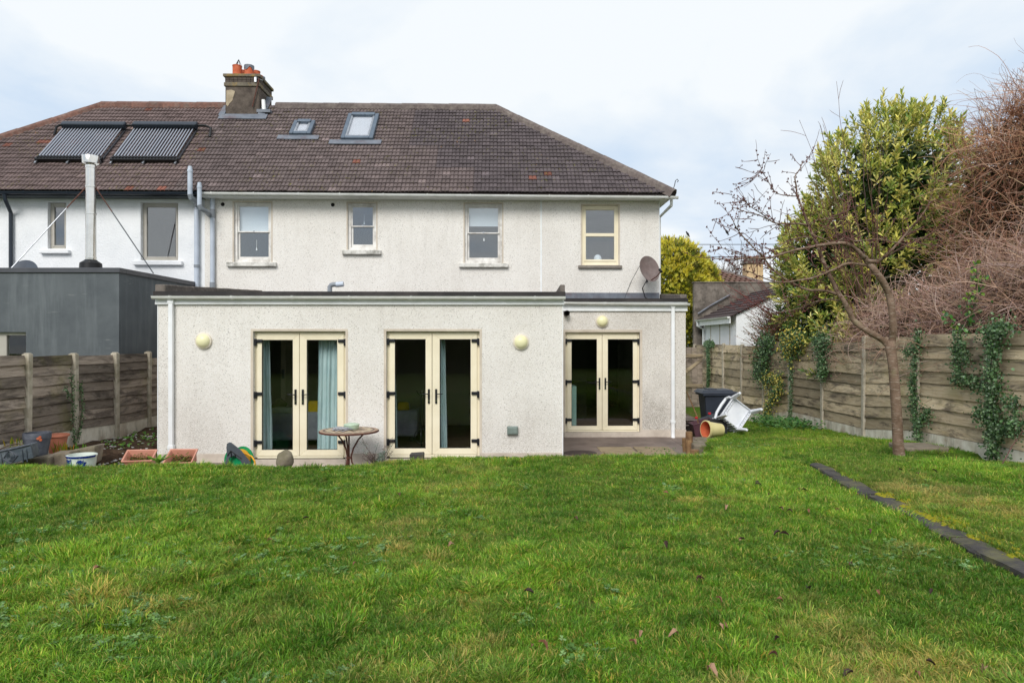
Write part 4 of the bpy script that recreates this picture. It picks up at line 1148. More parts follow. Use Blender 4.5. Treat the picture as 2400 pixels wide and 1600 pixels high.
# bent vent pipe rising through the extension roof
v = 3.6
mb = MB(); u = hu(773, v); zb = hz(773, 690, v)
mb.tube([(u, v, zb - 0.1), (u, v, hz(773, 672, v)), (u + 0.03, v, hz(773, 668, v)), (u + 0.09, v, hz(773, 666.5, v)), (u + 0.16, v, hz(773, 667, v))], 0.052, 12)
vp = mb.build('vent_pipe', M['grey_pvc_dark'], house, smooth=True)
MB().tube([(u + 0.14, v, hz(773, 667, v)), (u + 0.30, v, hz(773, 665.5, v))], 0.058, 12).build('pipe_end', M['grey_pvc'], vp, smooth=True)

# ------------------------------------------------------------------ grey extension next door
ZC = 12.9
gxr = at(279, 800, ZC).x
gtop = at(279, 628, ZC).z
ge = thing('grey_extension', 'flat-roofed dark grey rendered extension behind the left fence', 'extension', (gxr - 3, ZC, -0.5))
yb = hw(gxr, VM, 0).y - 0.02
mb = MB(); wx0, wx1 = at(-40, 800, ZC).x, at(61, 800, ZC).x; wz1 = at(0, 778, ZC).z; wz0 = 0.3
x0 = gxr - 9
for a, b, c, d in ((x0, wx0, -0.5, gtop), (wx1, gxr, -0.5, gtop), (wx0, wx1, -0.5, wz0), (wx0, wx1, wz1, gtop)): mb.box(a, b, ZC, ZC + 0.3, c, d)
mb.box(gxr - 0.3, gxr, ZC + 0.3, yb, -0.5, gtop)
mb.build('wall', M['grey_render'], ge)
mb = MB(); mb.box(x0 - 0.02, gxr + 0.03, ZC - 0.03, ZC + 0.2, gtop - 0.09, gtop + 0.004); mb.box(gxr - 0.2, gxr + 0.03, ZC + 0.2, yb, gtop - 0.09, gtop + 0.004)
mb.box(x0, gxr - 0.2, ZC + 0.2, yb, gtop - 0.12, gtop - 0.05)
mb.build('roof_trim', M['metal_trim'], ge, bevel=0.006)
wd = ring(MB(), wx0, wx1, wz0, wz1, ZC + 0.08, ZC + 0.16, 0.06)
wd.v = [tuple(p) for p in wd.v]; wd.box(at(-2, 800, ZC).x - 0.06, at(8, 800, ZC).x, ZC + 0.08, ZC + 0.16, wz0 + 0.06, wz1 - 0.06)
wd = wd.build('window', M['frame_greige'], ge, bevel=0.005)
MB().box(wx0 + 0.05, wx1 - 0.05, ZC + 0.115, ZC + 0.121, wz0 + 0.05, wz1 - 0.05).build('pane', M['glass'], wd)
mb = MB(); mb.box(x0 + 0.4, gxr - 0.4, ZC + 2.2, ZC + 2.3, -0.4, gtop - 0.2); mb.box(x0 + 0.3, gxr - 0.35, ZC + 0.35, ZC + 2.2, -0.4, -0.3)
mb.build('interior_wall', M['room_floor'], ge)

# flue with guy rods
YF = 14.2
fb = at(213, 622, YF)
fl = thing('flue_pipe', 'tall stainless steel flue with round cowl on grey extension roof', 'flue', (fb.x, YF, gtop - 0.05))
r = 11 * YF / F
pz = lambda py: at(213, py, YF).z
MB().lathe([(r * 2.3, gtop - 0.06), (r * 2.1, pz(617)), (r * 1.3, pz(611)), (r * 1.15, pz(609))], (fb.x, YF, 0), 20).build('rubber_collar', M['black'], fl, smooth=True)
p_ = MB().lathe([(r, pz(612)), (r, pz(386))], (fb.x, YF, 0), 24).build('pipe', M['steel'], fl, smooth=True)
for py in (605, 501, 438, 392):
    MB().lathe([(r * 1.08, -0.02), (r * 1.1, 0.0), (r * 1.08, 0.022)], (fb.x, YF, pz(py)), 24).build('pipe_band', M['steel'], fl, smooth=True)
MB().lathe([(r * 0.95, pz(388)), (r * 1.65, pz(384)), (r * 1.7, pz(368)), (r * 1.6, pz(366)), (r * 1.2, pz(367))], (fb.x, YF, 0), 24).build('cowl', M['steel'], fl, smooth=True)
a0 = at(203, 437, YF); a1 = Vector((at(20, 627, 13.2).x, 13.2, gtop - 0.03))
am = a0.lerp(a1, 0.27)
MB().tube([a0, am], 0.013, 6).build('guy_rod', M['rust'], fl); MB().tube([am, a1], 0.013, 6).build('guy_rod', M['steel_dull'], fl)
a0 = at(224, 439, YF); a1 = Vector((gxr - 0.35, 15.2, gtop - 0.03)); a1 = at(360, 641, 14.6)
am = a0.lerp(a1, 0.28)
MB().tube([a0, am], 0.012, 6).build('guy_rod', M['rust'], fl); MB().tube([am, a1], 0.012, 6).build('guy_rod', M['grey_plastic'], fl)
# dark dish lying low behind the roof edge
dc = at(58, 631, 14.8)
sd = thing('satellite_dish', 'dark grey satellite dish half hidden behind grey extension roof edge', 'satellite dish', (dc.x, dc.y, gtop - 0.3))
MB().lathe([(0.0, 0.0), (0.16, 0.012), (0.27, 0.04), (0.34, 0.075), (0.33, 0.08), (0.0, 0.015)], (dc.x, dc.y, dc.z - 0.14), 28, (0.0, -1.0, 0.35)).build('reflector', M['dish_grey'], sd, smooth=True)
MB().tube([(dc.x, dc.y + 0.02, dc.z - 0.14), (dc.x, dc.y + 0.2, gtop - 0.3)], 0.03, 8).build('mount', M['metal_trim'], sd)

# ------------------------------------------------------------------ solar collectors on the roof
def collector(tl, tr, bl, br, label, side):
    a, s1 = rp(*tl, 0.16); b, s1b = rp(*tr, 0.16); c, s0 = rp(*bl, 0.14); d, s0b = rp(*br, 0.14)
    ua, ub, sa, sb = (a + c) / 2, (b + d) / 2, (s0 + s0b) / 2, (s1 + s1b) / 2
    base = hw(*rpt((ua + ub) / 2, sa, 0.05))
    t_ = thing('solar_collector', label, 'solar panel', base, group='solar tube collectors on the roof')
    def bx(mb, u0, u1, s0, s1, n0, n1):
        vs = [rpt(u, s, n) for n in (n0, n1) for s in (s0, s1) for u in (u0, u1)]
        mb.add(vs, [(0, 2, 3, 1), (4, 5, 7, 6), (0, 1, 5, 4), (2, 6, 7, 3), (0, 4, 6, 2), (1, 3, 7, 5)])
    m = MB(); bx(m, ua - 0.03, ub + 0.03, sb - 0.17, sb, 0.10, 0.26); m.house().build('manifold', M['navy_pvc'], t_, bevel=0.03, seg=3)
    m = MB(); bx(m, ua - 0.02, ub + 0.02, sa, sa + 0.10, 0.07, 0.15); m.house().build('foot_rail', M['black'], t_, bevel=0.01)
    for u in (ua + 0.02, (ua + ub) / 2, ub - 0.02):
        m = MB(); bx(m, u - 0.02, u + 0.02, sa - 0.05, sb - 0.1, 0.05, 0.09); m.house().build('rail', M['metal_trim'], t_)
        m = MB(); bx(m, u - 0.02, u + 0.02, sa - 0.10, sa + 0.0, 0.07, 0.10); m.house().build('clamp', M['steel_dull'], t_)
    n = 20
    for k in range(n):
        u = ua + 0.05 + (ub - ua - 0.1) * k / (n - 1)
        m = MB(); m.tube([rpt(u, sb - 0.1, 0.165), rpt(u, sa + 0.10, 0.145)], 0.020, 10); m.house().build('tube', M['solar_tube'], t_, smooth=True)
        m = MB(); m.tube([rpt(u, sa + 0.12, 0.146), rpt(u, sa + 0.05, 0.142)], 0.030, 8); m.house().build('tube_cap', M['black'], t_, smooth=True)
    m = MB()
    if side < 0: m.tube([rpt(ua, sb - 0.08, 0.18), rpt(ua - 0.1, sb - 0.08, 0.18), rpt(ua - 0.16, sb - 0.14, 0.16), rpt(ua - 0.17, sb - 0.35, 0.05)], 0.03, 8)
    else: m.tube([rpt(ub, sb - 0.08, 0.18), rpt(ub + 0.22, sb - 0.08, 0.18), rpt(ub + 0.38, sb - 0.16, 0.16), rpt(ub + 0.40, sb - 0.42, 0.05)], 0.03, 8)
    m.house().build('lagged_pipe', M['black'], t_, smooth=True)
    if side < 0:
        m = MB(); m.tube([rpt(ub, sb - 0.07, 0.18), rpt(ub + 0.26, sb - 0.07, 0.18)], 0.025, 8); m.house().build('link_pipe', M['black'], t_, smooth=True)
collector((145, 292), (294, 292), (89, 373), (238, 373), 'solar tube collector farther from the chimney, above the steel flue', -1)
collector((311, 292), (460, 292), (266, 374), (417, 374), 'solar tube collector nearer to the chimney', 1)

# ------------------------------------------------------------------ wall lamps, socket box, satellite dish
def wall_lamp(px, py, v, r, label):
    u, z = hl(px, py, v)
    t_ = thing('wall_lamp', label, 'lamp', hw(u, v, z - r), group='round bulkhead lamps on the house wall')
    n = hw(0, -1, 0) - hw(0, 0, 0)
    c = hw(u, v, z)
    MB().lathe([(r, -0.005), (r, 0.025), (r * 0.96, 0.035), (r * 0.84, 0.04)], c, 32, n).build('base_ring', M['lamp_rim'], t_, smooth=True)
    MB().lathe([(r * 0.83, 0.035), (r * 0.80, 0.055), (r * 0.66, 0.085), (r * 0.42, 0.104), (r * 0.15, 0.112)], c, 32, n).build('diffuser', M['lamp_cream'], t_, smooth=True)
wall_lamp(478, 799, 0, 0.137, 'round cream wall lamp left of the french doors')
wall_lamp(1221, 801.5, 0, 0.134, 'round cream wall lamp above the grey socket box')
wall_lamp(1411, 753, VW, 0.137, 'round cream wall lamp above the recessed french door')
u0, z1 = hl(1188.5, 998, 0); u1, z0 = hl(1214, 1018, 0)
sb = thing('socket_box', 'grey-green weatherproof socket box low on cream wall', 'socket box', hw((u0 + u1) / 2, -0.03, z0))
MB().box(u0, u1, -0.05, -0.001, z0, z1).house().build('back_box', M['green_box'], sb, bevel=0.008)
MB().box(u0 + 0.006, u1 - 0.006, -0.085, -0.05, z0 + 0.012, z1 - 0.006).house().build('lid', M['green_box'], sb, bevel=0.012, seg=2)
MB().box(u0 + 0.02, u1 - 0.02, -0.092, -0.085, z0 + 0.03, z1 - 0.02).house().build('lid_panel', M['green_box'], sb, bevel=0.004)
dv = VM - 0.42
du, dz = hl(1519, 632, dv)
sd = thing('satellite_dish', 'brown weathered satellite dish on the right corner of cream house', 'satellite dish', hw(du, VM - 0.1, dz - 0.35))
c = hw(du, dv, dz); ax = Vector((0.42, -0.86, 0.28)).normalized()
R = ax.to_track_quat('Z', 'Y').to_matrix()
mb = MB(); prof_d = [(0.0, 0.0), (0.10, 0.006), (0.2, 0.025), (0.29, 0.06), (0.30, 0.062), (0.29, 0.05), (0.2, 0.014), (0.0, -0.012)]
mb.lathe(prof_d, (0, 0, 0), 36); mb.v = [tuple(c + R @ Vector((x * 0.93, y * 1.06, z))) for x, y, z in mb.v]
mb.build('reflector', M['dish_brown'], sd, smooth=True)
arm0 = c + R @ Vector((0.0, -0.27, 0.04)); arm1 = c + R @ Vector((0.02, -0.20, 0.42))
MB().tube([arm0, arm0.lerp(arm1, 0.5) - Vector((0, 0, 0.03)), arm1], 0.012, 6).build('feed_arm', M['rust'], sd)
MB().tube([arm1 - R @ Vector((0, 0.02, 0)), arm1 + R @ Vector((0, 0.06, -0.05))], 0.032, 10).build('receiver', M['black'], sd, smooth=True)
MB().tube([c - ax * 0.01, c - ax * 0.1 - Vector((0, 0, 0.12)), hw(du + 0.05, VM - 0.12, dz - 0.25), hw(du + 0.05, VM - 0.0, dz - 0.25)], 0.02, 8).build('mount', M['metal_trim'], sd)
MB().tube([c - ax * 0.02 - Vector((0, 0, 0.2)), hw(du - 0.05, VM - 0.02, dz - 0.4), hw(du + 0.02, VM - 0.02, dz - 0.62), hw(du + 0.25, VM - 0.02, dz - 0.72), hw(du + 0.3, VM - 0.03, dz - 0.86)], 0.011, 6).build('cable', M['wire'], sd)
MB().tube([c + R @ Vector((-0.27, 0.05, 0.05)), hw(du - 0.32, VM - 0.01, dz - 0.25), hw(du - 0.42, VM - 0.01, dz - 0.5), hw(du - 0.5, VM - 0.01, dz - 0.72)], 0.006, 5).build('cable', M['wire'], sd)

# ------------------------------------------------------------------ curtains, sofas, cushions and a candle stand inside
def curtain(px0, px1, y0b, label, v=0.34, folds=5, px0b=None, px1b=None):
    a0, a1 = hu(px0, v), hu(px1, v); b0, b1 = hu(px0b or px0, v), hu(px1b or px1, v)
    rows = []
    for j in range(13):
        f_ = j / 12; z = D1[2] + 0.05 + (D1[3] - 0.1 - D1[2]) * f_
        l_, r_ = b0 + (a0 - b0) * f_, b1 + (a1 - b1) * f_
        n = folds * 8
        rows.append([(l_ + (r_ - l_) * i / n, v + 0.035 * math.sin(i / 8 * 2 * math.pi + 0.3 * math.sin(j * 0.5)) * (0.6 + 0.4 * math.sin(i * 0.37)) + 0.01 * math.sin(j + i * 0.2), z) for i in range(n + 1)])
    mb = MB(); mb.grid(rows)
    return mb.house().build('curtain', M['fabric_blue'], smooth=True, label=label, cat='curtain', group='pale blue curtains behind the french doors', angle=180)
curtain(612, 632, 0, 'pale blue curtain at the left side of the left french door', px1b=639, folds=3)
curtain(748, 794, 0, 'wide pale blue curtain behind the garden table', px0b=743)
curtain(920, 925, 0, 'sliver of pale blue curtain at the left side of the middle french door', px1b=932, folds=2)
curtain(1030, 1043, 0, 'narrow pale blue curtain in the right leaf of the middle french door', px1b=1049, folds=3)

def soft_box(name, x0, x1, y0, y1, z0, z1, m, par=None, rot=0.0, bev=0.06, **kw):
    mb = MB(); mb.box(x0, x1, y0, y1, z0, z1)
    if rot:
        c = Vector(((x0 + x1) / 2, (y0 + y1) / 2, (z0 + z1) / 2)); Rm = Matrix.Rotation(rot, 3, 'Y')
        mb.v = [tuple(c + Rm @ (Vector(p) - c)) for p in mb.v]
    return mb.house().build(name, M[m], par, bevel=bev, seg=3, smooth=True, angle=180, **kw)
def sofa(ua, ub, v0, label, ztop):
    z0 = D1[2]
    t_ = thing('sofa', label, 'sofa', hw((ua + ub) / 2, v0 + 0.4, z0))
    soft_box('base', ua, ub, v0 + 0.05, v0 + 0.9, z0 + 0.10, z0 + 0.42, 'sofa', t_)
    soft_box('backrest', ua, ub, v0, v0 + 0.24, z0 + 0.10, ztop, 'sofa', t_)
    for a, b in ((ua - 0.02, ua + 0.2), (ub - 0.2, ub + 0.02)): soft_box('armrest', a, b, v0 + 0.02, v0 + 0.92, z0 + 0.09, z0 + 0.62, 'sofa', t_)
    soft_box('seat_cushion', ua + 0.2, ub - 0.2, v0 + 0.22, v0 + 0.94, z0 + 0.42, z0 + 0.56, 'sofa', t_, bev=0.04)
    for a in (ua + 0.1, ub - 0.1):
        for b in (v0 + 0.1, v0 + 0.8): MB().box(a - 0.03, a + 0.03, b - 0.03, b + 0.03, z0 + 0.0, z0 + 0.12).house().build('foot', M['black'], t_)
z_sofa = hz(680, 965, 1.4)
sofa(hu(625, 1.4), hu(815, 1.4), 1.4, 'grey sofa seen from behind through the left french door', z_sofa)
sofa(hu(850, 1.9), hu(975, 1.9), 1.9, 'grey sofa end seen through the middle french door', hz(950, 962, 1.9))
soft_box('cushion', hu(722, 1.5), hu(752, 1.5), 1.45, 1.6, z_sofa - 0.05, z_sofa + 0.2, 'cushion_yellow', bev=0.05, label='mustard yellow cushion on the sofa behind the left door', cat='cushion')
soft_box('cushion', hu(640, 1.7), hu(666, 1.7), 1.65, 1.8, z_sofa - 0.05, z_sofa + 0.22, 'cushion_green', rot=0.75, bev=0.05, label='dark olive cushion standing on its corner on the sofa', cat='cushion')
soft_box('throw_blanket', hu(634, 1.35), hu(684, 1.35), 1.36, 1.68, z_sofa - 0.02, z_sofa + 0.08, 'throw', bev=0.035, label='sage knitted throw along the top of the sofa back', cat='throw')
soft_box('cushion', hu(932, 2.0), hu(958, 2.0), 1.98, 2.12, hz(950, 962, 1.9) - 0.03, hz(950, 962, 1.9) + 0.16, 'cushion_yellow', bev=0.05, label='mustard yellow cushion on the sofa behind the middle door', cat='cushion')
v = 1.1; u = hu(988, v); zf0 = D2[2]
cs_ = thing('candle_stand', 'tall black iron candle stand with rings behind middle french door', 'candle stand', hw(u, v, zf0))
MB().tube([(u, v, zf0), (u, v, hz(988, 925, v))], 0.012, 8).house().build('stem', M['black_iron'], cs_)
for axx in (0, 1):
    for (zc, rr) in ((hz(988, 1022, v), 0.13), (hz(988, 915, v), 0.085)):
        pts = []
        for k in range(21):
            a = 2 * math.pi * k / 20 if rr > 0.1 else math.pi + math.pi * k / 20
            pts.append((u + (rr * math.cos(a) if axx == 0 else 0), v + (rr * math.cos(a) if axx else 0), zc + rr * math.sin(a)))
        MB().tube(pts, 0.008, 6).house().build('ring', M['black_iron'], cs_)
MB().lathe([(0.02, 0), (0.03, 0.03), (0.03, 0.05)], hw(u, v, hz(988, 925, v)), 12).build('cup', M['black_iron'], cs_)
MB().lathe([(0.09, 0), (0.09, 0.015), (0.02, 0.03)], hw(u, v, zf0), 16).build('foot', M['black_iron'], cs_)
# small white gadget on the sill of the cream upstairs window
u, z = hl(1401, 610, VM + 0.2); 
mb = MB(); mb.lathe([(0.09, 0), (0.095, 0.06), (0.08, 0.12), (0.045, 0.155), (0.0, 0.165)], hw(u, VM + 0.22, W4[2] + 0.12), 20)
mb.build('white_ornament', M['blind'], smooth=True, label='small white domed object on the sill inside cream upstairs window', cat='ornament')

# ------------------------------------------------------------------ fences
def fence(name, X, posts, tops, bots, nb, m, label, gb_h, s, gap):
    """posts along y at distance X; one board after another between them"""
    t_ = thing(name, label, 'fence', (X, posts[0], -0.4))
    for i, y in enumerate(posts):
        z1 = max(tops[max(0, i - 1)], tops[min(i, len(tops) - 1)]) + gap
        mb = MB(); mb.box(X - 0.055, X + 0.055, y - 0.05, y + 0.05, -1.1, z1 - 0.015)
        mb.box(X - 0.04, X + 0.04, y - 0.035, y + 0.035, z1 - 0.015, z1)
        mb.v = [(x + U(-0.004, 0.004) + 0.006 * math.sin(i * 2.3) * z, yy + 0.012 * math.sin(i * 1.7) * z, z) for x, yy, z in mb.v]
        mb.build('post', M['concrete'], t_, bevel=0.008)
    for i in range(len(posts) - 1):
        ya, yb_ = posts[i] + 0.035, posts[i + 1] - 0.035
        za, zb = bots[i] - 0.03, bots[i + 1] - 0.03
        ga, gb = bots[i] + gb_h, bots[i + 1] + gb_h
        top = tops[i]
        mb = MB(); mb.add([(X - 0.02, ya, za - 0.3), (X + 0.02, ya, za - 0.3), (X + 0.02, yb_, zb - 0.3), (X - 0.02, yb_, zb - 0.3), (X - 0.02, ya, ga), (X + 0.02, ya, ga), (X + 0.02, yb_, gb), (X - 0.02, yb_, gb)],
               [(0, 3, 2, 1), (4, 5, 6, 7), (0, 1, 5, 4), (2, 3, 7, 6), (0, 4, 7, 3), (1, 2, 6, 5)])
        mb.build('gravel_board', M['gravel_board'], t_, bevel=0.004)
        for k in range(nb):
            f0, f1 = k / nb, (k + 1) / nb
            def zz(g_, f_): return g_ + (top - g_) * f_
            j0, j1 = U(-0.008, 0.008), U(-0.008, 0.008)
            cs0, cs1 = zz(ga, f0) + 0.007 + j0 * (k > 0), zz(ga, f1) - 0.007 + (j1 if k < nb - 1 else U(-0.008, 0.01))
            ds0, ds1 = zz(gb, f0) + 0.007 - j1 * (k > 0), zz(gb, f1) - 0.007 + (j0 if k < nb - 1 else U(-0.008, 0.01))
            dx = U(-0.010, 0.010); tl = U(0.009, 0.015) * s
            nn = 5; rows_f = []; rows_b = []
            bw = U(-0.008, 0.008)
            mb = MB(); ring_ = []
            for q in range(nn):
                g_ = q / (nn - 1); y = ya + (yb_ - ya) * g_
                lo = cs0 + (ds0 - cs0) * g_ + U(-0.004, 0.004); hi = cs1 + (ds1 - cs1) * g_ + bw * math.sin(g_ * math.pi) + U(-0.003, 0.003)
                xb = X + dx + 0.006 * math.sin(g_ * 3 + k)
                ring_.append([(xb - 0.012 - tl, y, lo), (xb + 0.012 - tl, y, lo), (xb + 0.012 + tl, y, hi), (xb - 0.012 + tl, y, hi)])
            vs = [p for r in ring_ for p in r]
            fs = [(a * 4 + b, a * 4 + (b + 1) % 4, (a + 1) * 4 + (b + 1) % 4, (a + 1) * 4 + b) for a in range(nn - 1) for b in range(4)] + [(3, 2, 1, 0), (4 * nn - 4, 4 * nn - 3, 4 * nn - 2, 4 * nn - 1)]
            mb.add(vs, fs)
            a_, c_ = ring_[0], ring_[-1]; xb = 0.010 if X > 0 else -0.010      # rebate behind the joint below
            bk = [(X + xb + sx, y_, z_) for y_, z_ in ((ya, a_[0][2]), (yb_, c_[0][2])) for sx in (-0.004, 0.004)]
            mb.add([(p_[0], p_[1], p_[2] + dz) for dz in (-0.03, 0.03) for p_ in bk], [(0, 2, 3, 1), (4, 5, 7, 6), (0, 1, 5, 4), (2, 6, 7, 3), (0, 4, 6, 2), (1, 3, 7, 5)])
            mb.build('board', M[m], t_)
    return t_
XR = 7.22
postR = [8.403 + 1.857 * k for k in range(11)]
topsR = [EYE + 0.157, EYE + 0.125, EYE + 0.085, EYE + 0.0, EYE - 0.02, EYE - 0.01, EYE - 0.12, EYE - 0.11, EYE - 0.09, EYE - 0.13]
botR = [-0.20, -0.23, -0.26, -0.46, -0.47, -0.48, -0.75, -0.85, -0.9, -0.9, -0.9]
fr_ = fence('board_fence', XR, postR, topsR, botR, 8, 'board_right', 'weathered board fence with concrete posts along the right of the lawn', 0.27, 1, 0.03)
XL = -7.2
postL = [8.98, 10.12, 11.23, 12.39, 13.50, 14.62, 15.75]
zl = lambda px, py, Y: at(px, py, Y).z
topsL = [zl(20, 833, 9.8), zl(120, 833, 10.7), zl(222, 832, 11.8), zl(310, 828, 12.9), zl(358, 838, 13.9), zl(358, 838, 13.9)]
botL = [-0.15, -0.15, -0.15, -0.2, -0.2, -0.2, -0.2]
fl_ = fence('board_fence', XL, postL, topsL, botL, 8, 'board_left', 'damp dark board fence with concrete posts left of the extension', 0.3, -1, 0.03)

# wooden gate at the end of the side passage
YG = 25.6
gt_ = thing('garden_gate', 'old ledged timber gate with diagonal brace at the end of side passage', 'gate', (6.6, YG, -0.9))
for k in range(9):
    xa = 5.35 + k * 0.2
    MB().box(xa, xa + 0.19, YG, YG + 0.025, -0.85, 1.38 + U(-0.01, 0.01)).build('plank', M['board_left'], gt_)
for z in (1.0, -0.12): MB().box(5.35, 7.15, YG - 0.035, YG - 0.002, z, z + 0.13).build('ledge', M['board_right'], gt_)
mb = MB(); mb.add([(6.45, YG - 0.03, 0.5), (6.55, YG - 0.03, 0.42), (7.15, YG - 0.03, 0.92), (7.1, YG - 0.03, 1.0), (6.45, YG - 0.003, 0.5), (6.55, YG - 0.003, 0.42), (7.15, YG - 0.003, 0.92), (7.1, YG - 0.003, 1.0)],
                  [(0, 1, 2, 3), (7, 6, 5, 4), (0, 4, 5, 1), (1, 5, 6, 2), (2, 6, 7, 3), (3, 7, 4, 0)])
mb.build('brace', M['board_right'], gt_)

# ------------------------------------------------------------------ neighbour's garage, wall, far house
XG = 7.95
gy0, gy1 = 24.2, 28.3
gz = 1.6 + 66 * gy0 / F
gg = thing('garage', 'white panelled garage with dark tiled roof behind the right fence', 'garage', (XG + 2.2, 26, -0.9))
MB().box(XG, XG + 4.4, gy0, gy1, -0.9, gz - 0.05).build('wall', M['white_render'], gg)
for y in (24.9, 26.1, 27.3): MB().box(XG - 0.012, XG, y - 0.03, y + 0.03, -0.9, gz - 0.15).build('panel_joint', M['concrete'], gg)
mb = MB(); mb.add([(XG, gy0 + 0.01, gz - 0.06), (XG + 4.4, gy0 + 0.01, gz - 0.06), (XG + 2.2, gy0 + 0.01, gz + 1.05), (XG, gy0 + 0.2, gz - 0.06), (XG + 4.4, gy0 + 0.2, gz - 0.06), (XG + 2.2, gy0 + 0.2, gz + 1.05)], [(0, 1, 2), (5, 4, 3), (0, 3, 4, 1), (1, 4, 5, 2), (2, 5, 3, 0)])
mb.build('gable', M['white_render'], gg)
M['garage_tile'] = plain('dark_garage_tile', C('#4d3f3e'), C('#3d3231'), 0.85, 10.0, 0.3, 40, rnd=0.1)
rdk = MB(); sl = math.hypot(2.45, 1.18)
rdk.add([(XG - 0.25, gy0 - 0.12, gz - 0.14), (XG - 0.25, gy1, gz - 0.14), (XG + 2.2, gy1, gz + 1.06), (XG + 2.2, gy0 - 0.12, gz + 1.06), (XG + 4.65, gy0 - 0.12, gz - 0.14), (XG + 4.65, gy1, gz - 0.14)], [(0, 3, 2, 1), (3, 4, 5, 2)])
rdk = rdk.build('roof', M['garage_tile'], gg)
for k in range(9):
    f0, f1 = k / 9, (k + 1) / 9
    xa, xb = XG - 0.27 + 2.45 * f0, XG - 0.25 + 2.45 * f1
    za, zb = gz - 0.13 + 1.2 * f0, gz - 0.13 + 1.2 * f1
    mb = MB(); mb.add([(xa, gy0 - 0.13, za + 0.055), (xa, gy1, za + 0.055), (xb, gy1, zb + 0.015), (xb, gy0 - 0.13, zb + 0.015), (xa, gy0 - 0.13, za), (xa, gy1, za), (xb, gy1, zb), (xb, gy0 - 0.13, zb)],
                      [(0, 3, 2, 1), (0, 1, 5, 4), (0, 4, 7, 3), (1, 2, 6, 5)])
    mb.build('tile_course', M['garage_tile'], rdk)
pr = [(XG - 0.32 + 0.06 * math.cos(math.pi + math.pi * k / 8), gz - 0.12 + 0.06 * math.sin(math.pi + math.pi * k / 8)) for k in range(9)]
mb = MB(); mb.prism(pr, 'y', gy0 - 0.15, gy1); mb.build('gutter', M['gutter_white'], gg, smooth=True)
MB().box(XG - 0.26, XG - 0.235, gy0 - 0.1, gy1, gz - 0.36, gz - 0.12).build('fascia', M['upvc_white'], gg)
MB().tube([(XG - 0.31, gy1 - 0.2, gz - 0.17), (XG - 0.31, gy1 - 0.2, gz - 0.35), (XG - 0.07, gy1 - 0.2, gz - 0.5), (XG - 0.07, gy1 - 0.2, -0.9)], 0.05, 8).build('downpipe', M['upvc_white'], gg, smooth=True)

cw = thing('boundary_wall', 'tall blackened concrete wall rising behind the garage roof', 'wall', (9.6, 28.6, -0.9))
wz = at(1700, 664, 28.6).z
MB().box(at(1625, 800, 28.6).x, 12.6, 28.5, 28.72, -0.9, wz).build('concrete_panel', M['dark_concrete'], cw, bevel=0.02)
MB().box(at(1625, 800, 28.6).x - 0.03, 12.62, 28.47, 28.75, wz, wz + 0.06).build('coping', M['dark_concrete'], cw, bevel=0.015)
mb = MB(); mb.tube([at(1636, 735, 28.4), at(1665, 716, 28.4), at(1712, 690, 28.4)], 0.035, 6); mb.build('mortar_fillet', M['lead'], cw)

YH = 46.0
pk = at(1668, 629, YH); rl = at(1760, 672, YH - 3)
fh = thing('far_house', 'distant hip-roofed house showing above the concrete wall', 'house', (pk.x + 3, YH + 3, -0.5))
ez = at(1700, 690, YH - 4).z
MB().box(pk.x - 0.6, pk.x + 3.6, YH - 3.6, YH + 9, -0.5, ez).build('wall', M['white_render'], fh)
ex0, ex1 = pk.x - 4.8, pk.x + 4.3
dk = MB(); A = (ex0, YH - 4.2, ez); B = (ex1, YH - 4.2, ez); P = (pk.x, YH, pk.z); Q = (pk.x, YH + 6, pk.z)
dk.add([A, B, P, Q, (ex1, YH + 10, ez), (ex0, YH + 10, ez)], [(0, 1, 2), (1, 4, 3, 2), (4, 5, 3), (5, 0, 2, 3)])
M['far_tile'] = plain('brown_far_tile', C('#705248'), C('#5a4039'), 0.9, 6.0, 0.2, 30, dirt=C('#7a744a'), dirt_amt=0.4, rnd=0.12)
dk = dk.build('roof', M['far_tile'], fh)
# rounded tiles on the visible front slope, one by one
nrm = (Vector(B) - Vector(A)).cross(Vector(P) - Vector(A)).normalized()
if nrm.z < 0: nrm = -nrm
sd_ = (Vector(P) - Vector(((A[0] + B[0]) / 2, A[1], ez))); sdn = Vector((0, 4.2, pk.z - ez)); SL = sdn.length; sdn.normalize()
me = bpy.data.meshes.new('roof_tile'); tw = 0.34; tg = 0.36
vs = []; 
for s_, lf in ((0, 0.07), (tg + 0.06, 0.02)):
    for k in range(7):
        x = tw * (k / 6 - 0.5); vs.append(Vector((x, 0, 0)) + sdn * (s_ + (0.05 * math.cos((k / 6 - 0.5) * math.pi) * -1 if s_ == 0 else 0)) + nrm * (lf + 0.07 * math.cos((k / 6 - 0.5) * math.pi)))
fs = [(k, k + 1, 8 + k, 7 + k) for k in range(6)]
vs += [v_ - nrm * 0.05 for v_ in vs[:7]]; fs += [(14 + k, 15 + k, k + 1, k) for k in range(6)]
me.from_pydata([tuple(v_) for v_ in vs], [], fs); me.materials.append(M['far_tile'])
nrow = int(SL / tg)
for r_ in range(nrow):
    s_ = r_ * tg; hw_ = (1 - (s_ + tg * 0.5) / SL) * 4.45
    if ez + s_ * sdn.z < wz - 0.4 + 0.0: pass
    k = -int(hw_ / tw)
    while k * tw < hw_:
        if r_ >= nrow - 9 and k * tw > -1.2:
            o = bpy.data.objects.new('roof_tile', me); COL.objects.link(o); o.parent = dk
            o.location = Vector(((A[0] + B[0]) / 2 + k * tw + (0.17 if r_ % 2 else 0), A[1], ez)) + sdn * s_ - ORIG[fh.name]
        k += 1
cap_pts = (Vector(B) - ORIG[fh.name], Vector(P) - ORIG[fh.name])
cap_run(cap_pts[0], cap_pts[1], dk, M['ridge'], w=0.22, nm='hip_tile', n=14)
